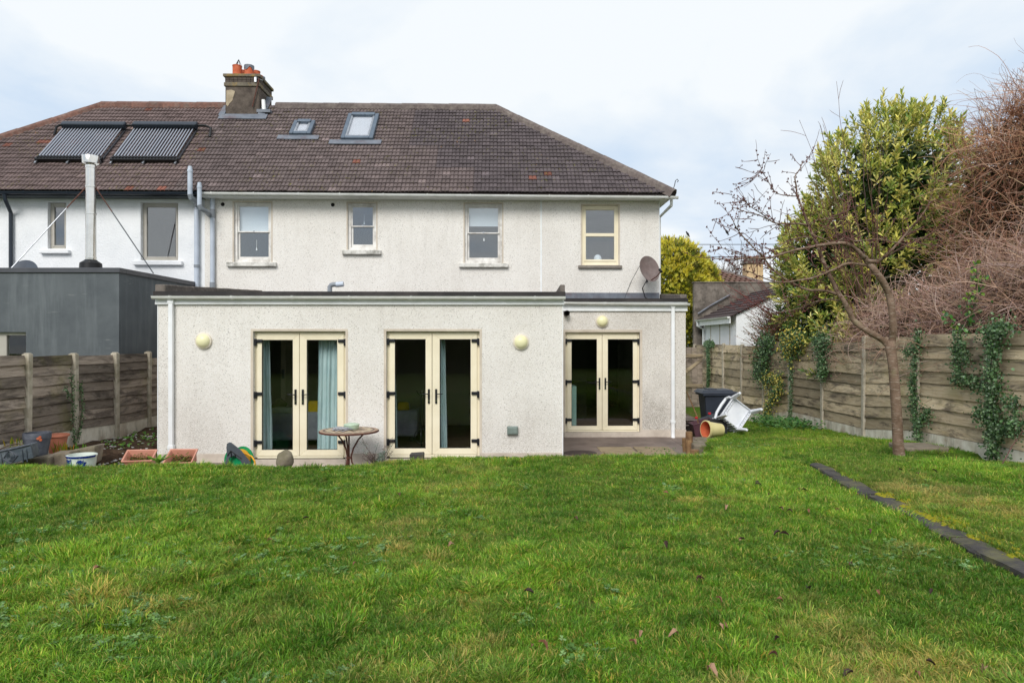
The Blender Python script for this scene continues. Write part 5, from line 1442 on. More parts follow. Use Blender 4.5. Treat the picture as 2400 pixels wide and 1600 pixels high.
MB().box(pk.x - 0.2, pk.x + 0.2, YH - 0.2, YH + 6, pk.z - 0.05, pk.z + 0.14).build('ridge', plain('lichened_ridge', C('#b07a3a'), C('#8a5f34'), 0.9, 6.0), dk)
YC = 47.5
c0, c1 = at(1751, 800, YC).x, at(1789, 800, YC).x
chb = MB().box(c0, c1, YC, YC + 1.0, 3.0, at(1770, 618, YC).z).build('chimney', M['cream_chimney'], fh, bevel=0.02)
MB().box(c0 - 0.12, c1 + 0.12, YC - 0.12, YC + 1.12, at(1770, 618, YC).z, at(1770, 612, YC).z).build('cap', M['dark_concrete'], chb, bevel=0.05, seg=2)
MB().box(c0 - 0.02, c1 + 0.02, YC - 0.02, YC + 1.02, at(1770, 612, YC).z, at(1770, 605, YC).z).build('cap', M['dark_concrete'], chb, bevel=0.12, seg=2)
for k in (0.3, 0.75): MB().lathe([(0.13, 0), (0.14, 0.18), (0.11, 0.2)], (c0 + (c1 - c0) * k, YC + 0.5, at(1770, 605, YC).z), 12).build('chimney_pot', M['terracotta'], chb, smooth=True)

# overhead cables and two perched birds
for py, nm in ((573, 'upper of the two overhead cables behind the yellow conifer'), (602, 'lower of the two overhead cables behind the yellow conifer')):
    pts = [Vector((x, 44, at(1700, py, 44).z + 0.10 * ((x - 13) / 14) ** 2)) for x in np.linspace(-4, 32, 25)]
    MB().tube(pts, 0.022, 5).build('overhead_cable', M['wire'], label=nm, cat='cable', group='overhead cables')

# ------------------------------------------------------------------ clutter at the end of the side passage
def g3(px, Y, dz=0.0):
    x = (px - 1200) / F * Y; return Vector((x, Y, ground(x, Y) + dz))
# wheelie bin seen from its side
YB = 15.6
bx0, bx1 = at(1652, 800, YB).x, at(1719, 800, YB).x
bz1 = at(1690, 925, YB).z; bz0 = ground(4.8, YB) - 0.02
bn = thing('wheelie_bin', 'dark grey wheelie bin beside the right fence', 'bin', ((bx0 + bx1) / 2, YB + 0.3, bz0))
mb = MB(); i_ = 0.07
P = [(bx0 + i_, YB + 0.05, bz0 + 0.08), (bx1 - i_, YB + 0.05, bz0 + 0.08), (bx1 - i_, YB + 0.52, bz0 + 0.08), (bx0 + i_, YB + 0.52, bz0 + 0.08), (bx0, YB, bz1), (bx1, YB, bz1), (bx1, YB + 0.6, bz1), (bx0, YB + 0.6, bz1)]
mb.add(P, [(3, 2, 1, 0), (4, 5, 6, 7), (0, 1, 5, 4), (1, 2, 6, 5), (2, 3, 7, 6), (3, 0, 4, 7)])
mb.build('body', M['bin'], bn, bevel=0.03, seg=3)
MB().box(bx0 - 0.05, bx1 + 0.07, YB - 0.04, YB + 0.64, bz1 - 0.03, bz1 + 0.03).build('rim', M['bin'], bn, bevel=0.015)
ld = MB(); lz = bz1 + 0.03
ld.add([(bx0 - 0.10, YB - 0.05, lz), (bx1 + 0.04, YB - 0.05, lz), (bx1 + 0.04, YB + 0.65, lz), (bx0 - 0.10, YB + 0.65, lz), (bx0 - 0.02, YB + 0.02, lz + 0.075), (bx1 - 0.02, YB + 0.02, lz + 0.085), (bx1 - 0.02, YB + 0.58, lz + 0.085), (bx0 - 0.02, YB + 0.58, lz + 0.075)],
       [(3, 2, 1, 0), (4, 5, 6, 7), (0, 1, 5, 4), (1, 2, 6, 5), (2, 3, 7, 6), (3, 0, 4, 7)])
ld = ld.build('lid', M['bin'], bn, bevel=0.012, seg=2)
MB().box(bx0 + 0.1, bx0 + 0.32, YB + 0.14, YB + 0.46, lz + 0.075, lz + 0.10).build('lid_rib', M['bin'], ld, bevel=0.01)
MB().tube([(bx1 + 0.08, YB - 0.03, bz1 + 0.02), (bx1 + 0.12, YB + 0.05, bz1 + 0.04), (bx1 + 0.12, YB + 0.55, bz1 + 0.04), (bx1 + 0.08, YB + 0.63, bz1 + 0.02)], 0.022, 8).build('handle', M['bin'], bn, smooth=True)
for y in (YB - 0.02, YB + 0.58): MB().lathe([(0.10, -0.03), (0.1, 0.03), (0.05, 0.035)], (bx1 - 0.12, y + 0.02, bz0 + 0.10), 18, (0, 1, 0)).build('wheel', M['black'], bn, smooth=True)

mb = MB(); mb.grid([[(x, y, ground(x, y) + 0.014) for x in np.arange(max(edge(y) - 1.6, 3.75), edge(y) + 0.25 + 0.4 * sm(15, 16.5, y), 0.12)][:14] for y in np.arange(15.1, 26.0, 0.25)])
mb.build('passage', M['paving'], smooth=True, kind='structure', angle=180)
# white plastic garden chair tipped onto its back, its underside towards the lawn
cc = at(1716, 990, 14.9); gz_ = ground(cc.x, 14.9)
ch_ = thing('garden_chair', 'white plastic garden chair tipped over beside the bin', 'chair', (cc.x, 14.9, gz_))
RC = Matrix.Rotation(math.radians(24), 3, 'Y') @ Matrix.Rotation(math.radians(-104), 3, 'X') @ Matrix.Rotation(math.radians(14), 3, 'Z')
def crr(mb, nm, bev=0.012):
    mb.v = [tuple(RC @ Vector(p) + Vector((cc.x - 0.02, 14.62, gz_ + 0.44)) - RC @ Vector((0, 0, 0.43))) for p in mb.v]
    return mb.build(nm, M['white_plastic'], ch_, bevel=bev, seg=2, smooth=True)
st_ = crr(MB().box(-0.24, 0.24, -0.25, 0.23, 0.415, 0.435), 'seat', 0.006)
for a_ in ((-0.255, -0.235, -0.26, 0.24), (0.235, 0.255, -0.26, 0.24), (-0.235, 0.235, -0.265, -0.245)): crr(MB().box(*a_, 0.36, 0.44), 'seat_rim', 0.006)
for k in range(8):
    crr(MB().box(-0.235, -0.19, -0.22 + k * 0.058, -0.212 + k * 0.058, 0.395, 0.416), 'seat_rib', 0.002); crr(MB().box(0.19, 0.235, -0.22 + k * 0.058, -0.212 + k * 0.058, 0.395, 0.416), 'seat_rib', 0.002)
for x_ in (-0.185, 0.185): crr(MB().box(x_ - 0.005, x_ + 0.005, -0.24, 0.22, 0.385, 0.416), 'seat_rib', 0.002)
for x_, y_ in ((-0.24, -0.24), (0.24, -0.24), (-0.22, 0.24), (0.22, 0.24)):
    f_ = 1.16
    lg = MB(); vs = []
    for zz_, w_, kk in ((0.43, 0.042, 1.0), (0.0, 0.026, f_)):
        for dx_, dy_ in ((-1, -1), (1, -1), (1, 1), (-1, 1)): vs.append((x_ * kk + dx_ * w_, y_ * kk + dy_ * w_, zz_))
    lg.add(vs, [(0, 1, 5, 4), (1, 2, 6, 5), (2, 3, 7, 6), (3, 0, 4, 7), (4, 5, 6, 7), (3, 2, 1, 0)]); crr(lg, 'leg')
for s_ in (-1, 1):
    crr(MB().tube([(s_ * 0.25, -0.24, 0.42), (s_ * 0.285, -0.26, 0.54), (s_ * 0.30, -0.22, 0.63), (s_ * 0.30, -0.05, 0.655), (s_ * 0.29, 0.15, 0.65), (s_ * 0.25, 0.29, 0.64)], [0.026, 0.028, 0.032, 0.034, 0.032, 0.026], 8), 'armrest', 0)
crr(MB().box(-0.25, -0.20, 0.225, 0.255, 0.43, 0.84), 'back_post'); crr(MB().box(0.20, 0.25, 0.225, 0.255, 0.43, 0.84), 'back_post'); crr(MB().box(-0.25, 0.25, 0.222, 0.258, 0.80, 0.88), 'back_top')
for k in range(5): crr(MB().box(-0.175 + k * 0.076, -0.13 + k * 0.076, 0.232, 0.248, 0.43, 0.81), 'back_slat', 0.004)

# cream glazed pot on its side
YP = 14.3
a = at(1650, 1002, YP); b = at(1690, 1003, YP - 0.12)
d_ = (a - b).normalized(); R0 = 0.178
pr = [(0.125, 0.0), (0.13, 0.02), (0.165, 0.33), (0.185, 0.335), (0.19, 0.385), (0.17, 0.39), (0.155, 0.36), (0.12, 0.03)]
base = Vector((b.x, b.y, ground(b.x, YP) + 0.16))
ax = Vector((-0.93, -0.34, 0.06)).normalized()
MB().lathe(pr, base, 28, ax).build('plant_pot', M['cream_pot'], smooth=True, label='cream glazed plant pot lying on its side with orange inside', cat='plant pot').data.materials.append(M['terracotta'])
pot = bpy.data.objects['plant_pot']
for p_ in pot.data.polygons:
    if p_.index >= 28 * 5 and p_.index < 28 * 7: p_.material_index = 1
    if len(p_.vertices) > 4 and p_.index == len(pot.data.polygons) - 1: p_.material_index = 1
# maroon crate, black panel, dark crate
YQ = 14.9
def skewbox(name, c, ux, uy, uz, m, label, cat, bev=0.01, open_top=False, lip=0.025):
    c, ux, uy, uz = Vector(c), Vector(ux), Vector(uy), Vector(uz)
    mb = MB()
    def bx(a0, a1, b0, b1, c0, c1, k=1.0):
        vs = [c + ux * (x * (1 + (k - 1) * z)) + uy * (y * (1 + (k - 1) * z)) + uz * z for z in (c0, c1) for y in (b0, b1) for x in (a0, a1)]
        mb.add(vs, [(0, 2, 3, 1), (4, 5, 7, 6), (0, 1, 5, 4), (2, 6, 7, 3), (0, 4, 6, 2), (1, 3, 7, 5)])
    if open_top:
        t_ = 0.05
        bx(-0.5, 0.5, -0.5, 0.5, 0, 0.06, 1.1)
        bx(-0.5, -0.5 + t_, -0.5, 0.5, 0.06, 1, 1.1); bx(0.5 - t_, 0.5, -0.5, 0.5, 0.06, 1, 1.1); bx(-0.5 + t_, 0.5 - t_, -0.5, -0.5 + t_, 0.06, 1, 1.1); bx(-0.5 + t_, 0.5 - t_, 0.5 - t_, 0.5, 0.06, 1, 1.1)
        bx(-0.58, -0.55, -0.58, 0.58, 0.93, 1.0); bx(0.55, 0.58, -0.58, 0.58, 0.93, 1.0); bx(-0.55, 0.55, -0.58, -0.55, 0.93, 1.0); bx(-0.55, 0.55, 0.55, 0.58, 0.93, 1.0)
    else: bx(-0.5, 0.5, -0.5, 0.5, 0, 1)
    return mb.build(name, M[m], bevel=bev, label=label, cat=cat)
q = at(1648, 1000, YQ)
o = skewbox('storage_box', (q.x, YQ, ground(q.x, YQ)), (0.42, 0.05, 0.09), (0, 0.36, 0), (-0.05, 0, 0.33), 'maroon', 'maroon plastic box with red handles behind the cream pot', 'box', open_top=True)
for px, py in ((1632, 979), (1663, 969)):
    c_ = at(px, py, YQ - 0.22); mb = MB(); mb.box(c_.x - 0.03, c_.x + 0.03, c_.y - 0.02, c_.y + 0.03, c_.z - 0.02, c_.z + 0.025)
    mb.v = [tuple(Vector(p) - ORIG[o.name]) for p in mb.v]; ORIG_bak = ORIG[o.name]; ORIG[o.name] = Vector((0, 0, 0)); mb.build('handle', M['red_plastic'], o, bevel=0.008); ORIG[o.name] = ORIG_bak
q = at(1686, 1000, 14.55)
skewbox('black_panel', (q.x, 14.62, ground(q.x, 14.62) - 0.01), (0.40, 0.02, 0.01), (0, 0.035, 0.0), (0.0, 0.10, 0.36), 'black', 'flat black panel leaning between cream pot and chair', 'panel', 0.004)
q = at(1680, 985, 15.25)
skewbox('crate', (q.x, 15.3, ground(q.x, 15.3) + 0.02), (0.42, 0.03, 0.13), (0, 0.34, 0), (-0.12, 0, 0.38), 'grey_plastic', 'dark grey plastic crate tilted behind the white chair', 'crate', open_top=True)
MB().tube([at(1609, 917, 15.2), at(1634, 976, 15.1), g3(1640, 15.0, 0.02)], 0.013, 7).build('broom_handle', M['log'], label='thin wooden pole leaning on the wing corner', cat='pole')
# log posts and stone edging where the paving ends
def log(px, Y, h, r, label, lean=(0.0, 0.0)):
    b = g3(px, Y, -0.05); b.z = min(b.z, -0.44)
    mb = MB(); n = 14; prof_ = []
    for k, (rr, hh) in enumerate(((1.0, 0), (0.96, 0.4), (1.02, 0.8), (0.97, 0.97), (0.88, 1.0))):
        prof_.append((r * rr, h * hh))
    mb.lathe(prof_, (0, 0, 0), n)
    mb.v = [(b.x + x * (1 + 0.12 * math.sin(math.atan2(y, x) * 3)) + lean[0] * z, b.y + y + lean[1] * z, b.z + z) for x, y, z in mb.v]
    mb.build('log_post', M['log'], smooth=True, label=label, cat='log')
log(1617, 12.3, 0.50, 0.062, 'taller upright log post at the end of the paving', (-0.02, 0.02))
log(1628, 11.9, 0.24, 0.075, 'short cut log in front of the taller post', (0.02, 0))
log(1606, 12.6, 0.34, 0.04, 'thin split log post against the wing corner', (-0.05, 0.0))
for k in range(5):
    y = 12.25 + k * 0.42; x = edge(y) - 0.10
    mb = MB(); mb.box(x - 0.13, x + 0.11, y - 0.19, y + 0.19, -0.5, rgt(y) + U(-0.02, 0.03))
    mb.v = [(a + U(-0.03, 0.03), b + U(-0.03, 0.03), c + U(-0.02, 0.02)) for a, b, c in mb.v]
    mb.build('edging_stone', M['stone'], bevel=0.03, seg=2, label='%s rough edging stone of the row running back from the log posts' % ('first', 'second', 'third', 'fourth', 'fifth')[k], cat='stone', group='stones edging the lawn by the paving')

# ------------------------------------------------------------------ kerb along the raised strip
kb = thing('stone_kerb', 'dark mossy stone kerb between the lawn and the strip by the fence', 'kerb', (3.6, 6.0, 0))
ys = [2.3, 3.25, 4.3, 5.35, 6.3, 6.95, 7.9, 8.75]
for k in range(len(ys) - 1):
    ya, yb_ = ys[k] + 0.012, ys[k + 1] - 0.012
    if k == 4: yb_ -= 0.05
    rows_t = []; rows_b = []; n = 9
    mb = MB(); ring_ = []
    for q in range(n):
        f_ = q / (n - 1); y = ya + (yb_ - ya) * f_
        x = 3.47 + (y - 4.7) * 0.103; w_ = 0.105 if y < 7.8 else 0.105 - 0.04 * (y - 7.8)
        z = ground(x - 0.2, y) + 0.055 + 0.015 * mnoise.noise(Vector((y * 3, 1, 1)))
        j = lambda: U(-0.012, 0.012)
        ring_.append([(x - w_ + j(), y, z - 0.25), (x - w_ + j(), y, z - 0.016 + j() * 0.3), (x - w_ + 0.014 + j(), y, z + j() * 0.35), (x + j(), y, z + 0.002 + j() * 0.35), (x + w_ - 0.014 + j(), y, z + j() * 0.35), (x + w_ + j(), y, z - 0.02), (x + w_, y, z - 0.25)])
    m_ = 7
    mb.add([p for r in ring_ for p in r], [(a * m_ + b, (a + 1) * m_ + b, (a + 1) * m_ + (b + 1) % m_, a * m_ + (b + 1) % m_) for a in range(n - 1) for b in range(m_)] + [tuple(range(m_)), tuple(range(n * m_ - 1, (n - 1) * m_ - 1, -1))])
    mb.build('kerb_stone', M['kerb'], kb, smooth=True, angle=28)
# moss cushions along the kerb
mb = MB()
for (px, py, s_) in [(2070, 1163, 0.07), (2078, 1168, 0.05), (2130, 1195, 0.06), (2150, 1205, 0.10), (2165, 1210, 0.09), (2185, 1218, 0.11), (2200, 1225, 0.10), (2215, 1232, 0.12), (2240, 1240, 0.09), (2290, 1268, 0.06), (2300, 1272, 0.07), (2360, 1298, 0.05), (2375, 1313, 0.06), (2330, 1262, 0.09), (2350, 1285, 0.06), (2260, 1240, 0.08), (2120, 1180, 0.05)]:
    Y = 1.57 * F / (py - 800)
    for q in range(60):
        x = (px - 1200) / F * Y + U(-s_, s_); y = Y + U(-s_, s_); z = ground(x, y)
        kx = 3.47 + (y - 4.7) * 0.103
        zt = max(z, ground(kx - 0.2, y) + 0.05 if abs(x - kx) < 0.11 else z)
        r_ = U(0.007, 0.022)
        mb.lathe([(r_, -0.004), (r_ * 0.85, r_ * 0.4), (r_ * 0.4, r_ * 0.75), (0.001, r_ * 0.85)], (x, y, zt), 6)
mb.build('moss', M['moss'], smooth=True, kind='stuff', angle=180)

# flat stone slab and pale cable end at the foot of the fence
mb = MB(); c_ = at(2160, 1057, 10.8); mb.box(c_.x - 0.33, c_.x + 0.3, 10.6, 11.2, ground(c_.x, 10.8) - 0.1, ground(c_.x, 10.8) + 0.07); mb.v = [(a + U(-.03, .03), b + U(-.03, .03), c + U(-.01, .01)) for a, b, c in mb.v]
mb.build('flat_stone', M['stone'], bevel=0.02, label='flat brown stone slab behind the tree at the fence foot', cat='stone')
MB().tube([at(2290, 1125, 8.6), at(2325, 1110, 8.8), at(2350, 1085, 9.1), at(2372, 1045, 9.4), at(2398, 1010, 9.62), at(2440, 960, 9.7)], 0.007, 6).build('bramble_cane', M['twig'], smooth=True, label='thin pale bramble cane arching from the fence onto the grass', cat='cane')

# ------------------------------------------------------------------ garden table with things on it
YT = 10.75
tc = at(818, 1008, YT); tr = 69 * YT / F
tb0 = -0.548
tb = thing('garden_table', 'round mosaic-topped garden table on curved rusty iron legs', 'table', (tc.x, YT, tb0))
zt = tc.z
MB().lathe([(tr * 0.985, -0.028), (tr, -0.022), (tr, -0.004), (tr * 0.99, 0.0)], (tc.x, YT, zt), 56).build('table_rim', M['rust'], tb, smooth=True)
MB().lathe([(tr * 0.975, 0.0005), (tr * 0.975, 0.005)], (tc.x, YT, zt), 56).build('table_top', M['tile_wood'], tb)
for k in range(16):
    a0, a1 = 2 * math.pi * k / 16 + 0.05, 2 * math.pi * (k + 1) / 16 - 0.05
    for (r0, r1, m) in ((0.62, 0.78, 'pale_band'), (0.80, 0.86, 'dark_band'), (0.2, 0.56, 'dark_band' if k % 2 else 'pale_band')):
        mb = MB(); n = 5
        if r0 < 0.3: a0_, a1_ = a0 + 0.06, a1 - 0.06
        else: a0_, a1_ = a0, a1
        vs = [(tc.x + tr * rr * math.cos(a0_ + (a1_ - a0_) * q / n), YT + tr * rr * math.sin(a0_ + (a1_ - a0_) * q / n), zt + 0.0075) for rr in (r0, r1) for q in range(n + 1)]
        mb.add(vs, [(q, n + 1 + q, n + 2 + q, q + 1)[::-1] for q in range(n)]); mb.build('mosaic_piece', M[m], tb)
for k in range(3):
    a = math.radians(-90 + 120 * k + 90)
    ca, sa = math.cos(a), math.sin(a)
    pts = []
    for (rr, zz) in ((0.30, zt - 0.03), (0.24, zt - 0.05), (0.15, zt - 0.14), (0.07, zt - 0.28), (0.035, zt - 0.40), (0.045, zt - 0.50), (0.10, zt - 0.60), (0.19, zt - 0.68), (0.25, tb0 + 0.005)):
        pts.append((tc.x + rr * ca, YT + rr * sa, zz))
    MB().tube(pts, 0.013, 8).build('leg', M['rust'], tb, smooth=True)
MB().tube([(tc.x, YT - 0.0, zt - 0.03), (tc.x, YT, zt - 0.62)], 0.013, 8).build('leg', M['rust'], tb, smooth=True)
MB().lathe([(0.045, -0.012), (0.05, 0), (0.045, 0.012)], (tc.x, YT, zt - 0.43), 14).build('leg_collar', M['rust'], tb, smooth=True)
mb = MB(); hc = at(803, 1003, YT - 0.05); pts = []
for k in range(150):
    a = k * 0.47; rr = 0.085 + 0.035 * math.sin(k * 0.31) + 0.02 * math.sin(k * 1.7)
    pts.append((hc.x + rr * 1.25 * math.cos(a), hc.y + rr * math.sin(a), zt + 0.018 + 0.03 * (0.5 + 0.5 * math.sin(k * 0.83)) + 0.012 * math.sin(k * 2.1)))
mb.tube(pts, 0.0055, 5); mb.build('coiled_cord', M['hose_grey'], smooth=True, label='tangled coil of pale grey cord on the garden table', cat='cord')
bc = at(824, 1001, YT + 0.06)
mb = MB(); mb.lathe([(0.095, 0), (0.115, 0.03), (0.12, 0.065), (0.125, 0.07), (0.12, 0.085), (0.06, 0.10)], (bc.x, YT + 0.06, zt + 0.008), 20)
mb.build('ceramic_dish', M['pale_green'], smooth=True, label='pale green lidded dish beside the cord on the table', cat='dish')

# hose reel half hidden by the lawn edge
YR = 10.6
hc = at(553, 1070, YR)
hr = thing('hose_reel', 'green hose reel with grey stand in front of the left wall', 'hose reel', (hc.x, YR, -0.5))
rr = 0.20
MB().lathe([(rr, -0.10), (rr, -0.085), (0.08, -0.075), (0.08, 0.075), (rr, 0.085), (rr, 0.10)], (hc.x + 0.05, YR, hc.z - 0.05), 32, (0.35, 1, 0)).build('drum', M['green_plastic'], hr, smooth=True)
MB().lathe([(0.16, -0.07), (0.17, 0.0), (0.16, 0.07)], (hc.x + 0.05, YR, hc.z - 0.05), 24, (0.35, 1, 0)).build('wound_hose', M['yellow_hose'], hr, smooth=True)
def prism_px(pxs, Y, d, nm, m, par, bev=0.008):
    n = len(pxs); mb = MB(); vs = [at(a, b, Y) for a, b in pxs] + [at(a, b, Y) + Vector((0, d, 0)) for a, b in pxs]
    mb.add(vs, [tuple(range(n)), tuple(range(2 * n - 1, n - 1, -1))] + [(i, n + i, n + (i + 1) % n, (i + 1) % n) for i in range(n)])
    return mb.build(nm, M[m], par, bevel=bev)
prism_px([(530, 1046), (535, 1036), (541, 1037), (564, 1055), (587, 1084), (582, 1100), (574, 1100), (562, 1078), (548, 1068), (538, 1072), (531, 1100), (524, 1100), (531, 1066)], YR - 0.17, 0.03, 'side_frame', 'grey_plastic', hr)
for pts in (((533, 1068), (541, 1056), (566, 1074)), ((541, 1056), (543, 1072)), ((550, 1062), (553, 1072))):
    MB().tube([at(a, b, YR - 0.175) for a, b in pts], 0.008, 6).build('frame_rib', M['black'], hr)
MB().tube([at(536, 1042, YR - 0.15), at(536, 1042, YR + 0.2)], 0.03, 10).build('carry_handle', M['black'], hr, smooth=True)
MB().tube([at(575, 1062, YR - 0.05), at(590, 1069, YR - 0.2), at(597, 1080, YR - 0.3), at(600, 1100, YR - 0.3)], 0.013, 8).build('hose_end', M['yellow_hose'], hr, smooth=True)

def rock(px, py0, py1, w, Y, label, m='stone', nm='rock', seed=0):
    top = at(px, py0, Y); bot = at(px, py1, Y); h_ = top.z - bot.z; r = w * Y / F / 2
    bm = bmesh.new(); bmesh.ops.create_icosphere(bm, subdivisions=3, radius=1)
    mb = MB(); vs = []
    for v_ in bm.verts:
        p = v_.co; n_ = 1 + 0.22 * mnoise.noise(p * 1.6 + Vector((seed, 0, 0))) + 0.10 * mnoise.noise(p * 4 + Vector((0, seed, 0)))
        vs.append((top.x + p.x * r * n_, Y + p.y * r * n_, bot.z + h_ * 0.4 + p.z * h_ * 0.6 * n_))
    mb.add(vs, [tuple(v_.index for v_ in f_.verts) for f_ in bm.faces]); bm.free()
    return mb.build(nm, M[m], smooth=True, label=label, cat='rock', angle=180)
rock(667, 1055, 1092, 42, 9.2, 'mossy grey rock at the lawn edge before the left french door', seed=3)
c_ = at(979, 1072, 9.35)
mb = MB(); mb.box(c_.x - 0.10, c_.x + 0.085, 9.28, 9.42, c_.z - 0.10, c_.z + 0.065); mb.v = [(a + U(-.008, .008), b, c + U(-.008, .008)) for a, b, c in mb.v]
mb.build('block', M['kerb'], bevel=0.012, label='dark broken block in the grass before the middle french door', cat='block')

# ------------------------------------------------------------------ pots at the left
def planter(quad, Y, label):
    """tilted open rectangular plastic trough; quad: px of back-left, back-right, front-right, front-left rim"""
    bl, br, fr, fl = quad
    A, B, C_, D = at(*bl, Y + 0.16), at(*br, Y + 0.16), at(*fr, Y - 0.16), at(*fl, Y - 0.16)
    up = (B - A).cross(D - A).normalized(); up = up if up.z > 0 else -up
    ctr = (A + B + C_ + D) / 4; depth = 0.19
    t_ = thing('trough_planter', label, 'planter', (ctr.x, ctr.y, ctr.z - depth), group='faded pink plastic troughs')
    def lerp4(k, dn): return [p + (ctr - p) * k - up * dn for p in (A, B, C_, D)]
    rings = [lerp4(0.0, 0.025), lerp4(-0.02, 0.0), lerp4(0.09, 0.0), lerp4(0.13, 0.03), lerp4(0.24, depth - 0.02)]
    outer = [lerp4(0.0, 0.025), lerp4(0.10, 0.03), lerp4(0.20, depth)]
    def loft(rs):
        mb = MB(); vs = [p for r in rs for p in r]; n = 4
        mb.add(vs, [(i * n + k, i * n + (k + 1) % n, (i + 1) * n + (k + 1) % n, (i + 1) * n + k) for i in range(len(rs) - 1) for k in range(n)] + [tuple(range((len(rs) - 1) * n, len(rs) * n))])
        return mb
    loft(rings).build('inner_shell', M['pink_plastic'], t_, bevel=0.02, seg=3, smooth=True)
    loft(outer).build('outer_shell', M['pink_plastic'], t_, bevel=0.02, seg=3, smooth=True)
    mb = MB(); s = lerp4(0.20, depth * 0.62); rows = []
    for i in range(8):
        rows.append([s[0].lerp(s[1], k / 9).lerp(s[3].lerp(s[2], k / 9), i / 7) + up * U(-0.012, 0.012) for k in range(10)])
    mb.grid(rows); mb.build('soil', M['soil'], t_, smooth=True)
    mb = MB()
    for i in range(90):
        a_, b_ = U(0.05, 0.95), U(0.1, 0.95); p = s[0].lerp(s[1], a_).lerp(s[3].lerp(s[2], a_), b_)
        h_ = U(0.01, 0.09); mb.col = random.choice([C('#7d6a34'), C('#5d6a24'), C('#8a5a3a'), C('#6b7a2c')])
        q = p + up * h_ + Vector((U(-0.03, 0.03), U(-0.03, 0.03), 0)); w_ = 0.006
        mb.add([p - Vector((w_, 0, 0)), p + Vector((w_, 0, 0)), q], [(0, 1, 2)])
        e_ = Vector((U(-1, 1), U(-1, 1), U(-0.2, 0.6))).normalized() * 0.018; f__ = e_.cross(up) * 0.7
        mb.add([q, q + e_ + f__, q + e_ * 2, q + e_ - f__], [(0, 1, 2, 3)])
    mb.build('weeds', M['leaf'], t_)
planter(((298, 1053), (369, 1052), (355, 1078), (283, 1080)), 10.2, 'faded pink plastic trough nearer the left fence')
planter(((399, 1051), (464, 1051), (449, 1083), (380, 1085)), 10.1, 'faded pink plastic trough below the white downpipe')

def pot(px, py_top, py_bot, w, Y, prof_, m, label, nm='plant_pot', lean=(0, 0), soil=True, extra=None):
    b = at(px, py_bot, Y); h_ = at(px, py_top, Y).z - b.z; r = w * Y / F / 2
    t_ = thing(nm, label, 'plant pot', (b.x, Y, b.z))
    def tf(mb):
        mb.v = [(b.x + x + lean[0] * z, Y + y + lean[1] * z, b.z + z + lean[0] * -0.0 * x) for x, y, z in mb.v]; return mb
    outer = [(r * a, h_ * c) for a, c in prof_]
    mb = MB(); mb.lathe(outer, (0, 0, 0), 32, cap1=False); tf(mb).build('shell', M[m], t_, smooth=True)
    if soil:
        mb = MB(); mb.lathe([(outer[-1][0] * 1.0, h_ * 0.80), (0.01, h_ * 0.84)], (0, 0, 0), 24); tf(mb).build('soil', M['soil'], t_, smooth=True)
    return t_, b, r, h_
pot(134, 1017, 1060, 51, 10.35, [(0.62, 0), (0.70, 0.35), (0.80, 0.72), (0.81, 0.72), (0.83, 0.78), (0.84, 0.84), (0.98, 0.88), (1.0, 0.95), (0.98, 1.0), (0.86, 1.0), (0.84, 0.9), (0.8, 0.7)], 'terracotta_plastic', 'round terracotta plastic pot by the left fence')
t_, b, r, h_ = pot(84, 1013, 1070, 58, 9.75, [(0.78, 0), (0.9, 0.5), (0.95, 0.74), (0.98, 0.75), (1.0, 0.97), (0.97, 1.0), (0.88, 1.0), (0.85, 0.85), (0.8, 0.6)], 'slate_grey', 'worn dark grey pot with orange chips, leaning beside terracotta pot', lean=(0.06, 0))
mb = MB(); pp = [(1035, 1018), (1040, 1018), (1041, 1028), (1037, 1028)]
ang = -0.9
for k, (dz, dx) in enumerate(((0.80, 0), (0.74, 0.03), (0.85, 0.02))):
    c = Vector((b.x + (r * 0.985) * math.cos(ang + dx * 6) + 0.06 * h_ * dz, 9.75 + r * 0.985 * math.sin(ang + dx * 6), b.z + h_ * dz))
    mb.lathe([(0.022, -0.006), (0.018, 0.006)], c, 7, (math.cos(ang), math.sin(ang), 0))
mb.build('chipped_patch', M['terracotta'], t_)
# grey moulded trough tilted on the edging
tg_ = thing('moulded_trough', 'dark grey trough with moulded diamond pattern, tilted on the stone edging', 'planter', (at(25, 1085, 9.25).x, 9.25, -0.1))
def q3(px, py, Y): return at(px, py, Y)
Yt = 9.2
fq = [q3(-28, 1099, Yt), q3(78, 1073, Yt), q3(71, 1042, Yt), q3(-28, 1064, Yt)]
dpt = Vector((-0.10, 0.28, 0.0)); cx = sum((p for p in fq), Vector()) / 4
mb = MB()
A, B, C_, D = fq
wl_ = 0.03
def hexa(mb, f4, d0, d1):
    vs = [p + d0 for p in f4] + [p + d1 for p in f4]
    mb.add(vs, [(0, 1, 2, 3), (7, 6, 5, 4), (0, 4, 5, 1), (1, 5, 6, 2), (2, 6, 7, 3), (3, 7, 4, 0)])
z_ = Vector((0, 0, 0)); ex = (B - A).normalized()
hexa(mb, fq, z_, dpt * 0.09); hexa(mb, fq, dpt * 0.91, dpt)
hexa(mb, [B - ex * wl_, B, C_, C_ - ex * wl_], dpt * 0.09, dpt * 0.91); hexa(mb, [A, A + ex * wl_, D + ex * wl_, D], dpt * 0.09, dpt * 0.91)
hexa(mb, [A, B, B.lerp(C_, 0.1), A.lerp(D, 0.1)], dpt * 0.09, dpt * 0.91)
mb.build('shell', M['trough_grey'], tg_, bevel=0.006)
mb = MB(); hexa(mb, [A.lerp(D, 0.6) + ex * wl_, B.lerp(C_, 0.6) - ex * wl_, B.lerp(C_, 0.84) - ex * wl_, A.lerp(D, 0.84) + ex * wl_], dpt * 0.09, dpt * 0.91); mb.build('soil', M['soil'], tg_)
def fpt(px, py): return at(px, py, Yt - 0.008)
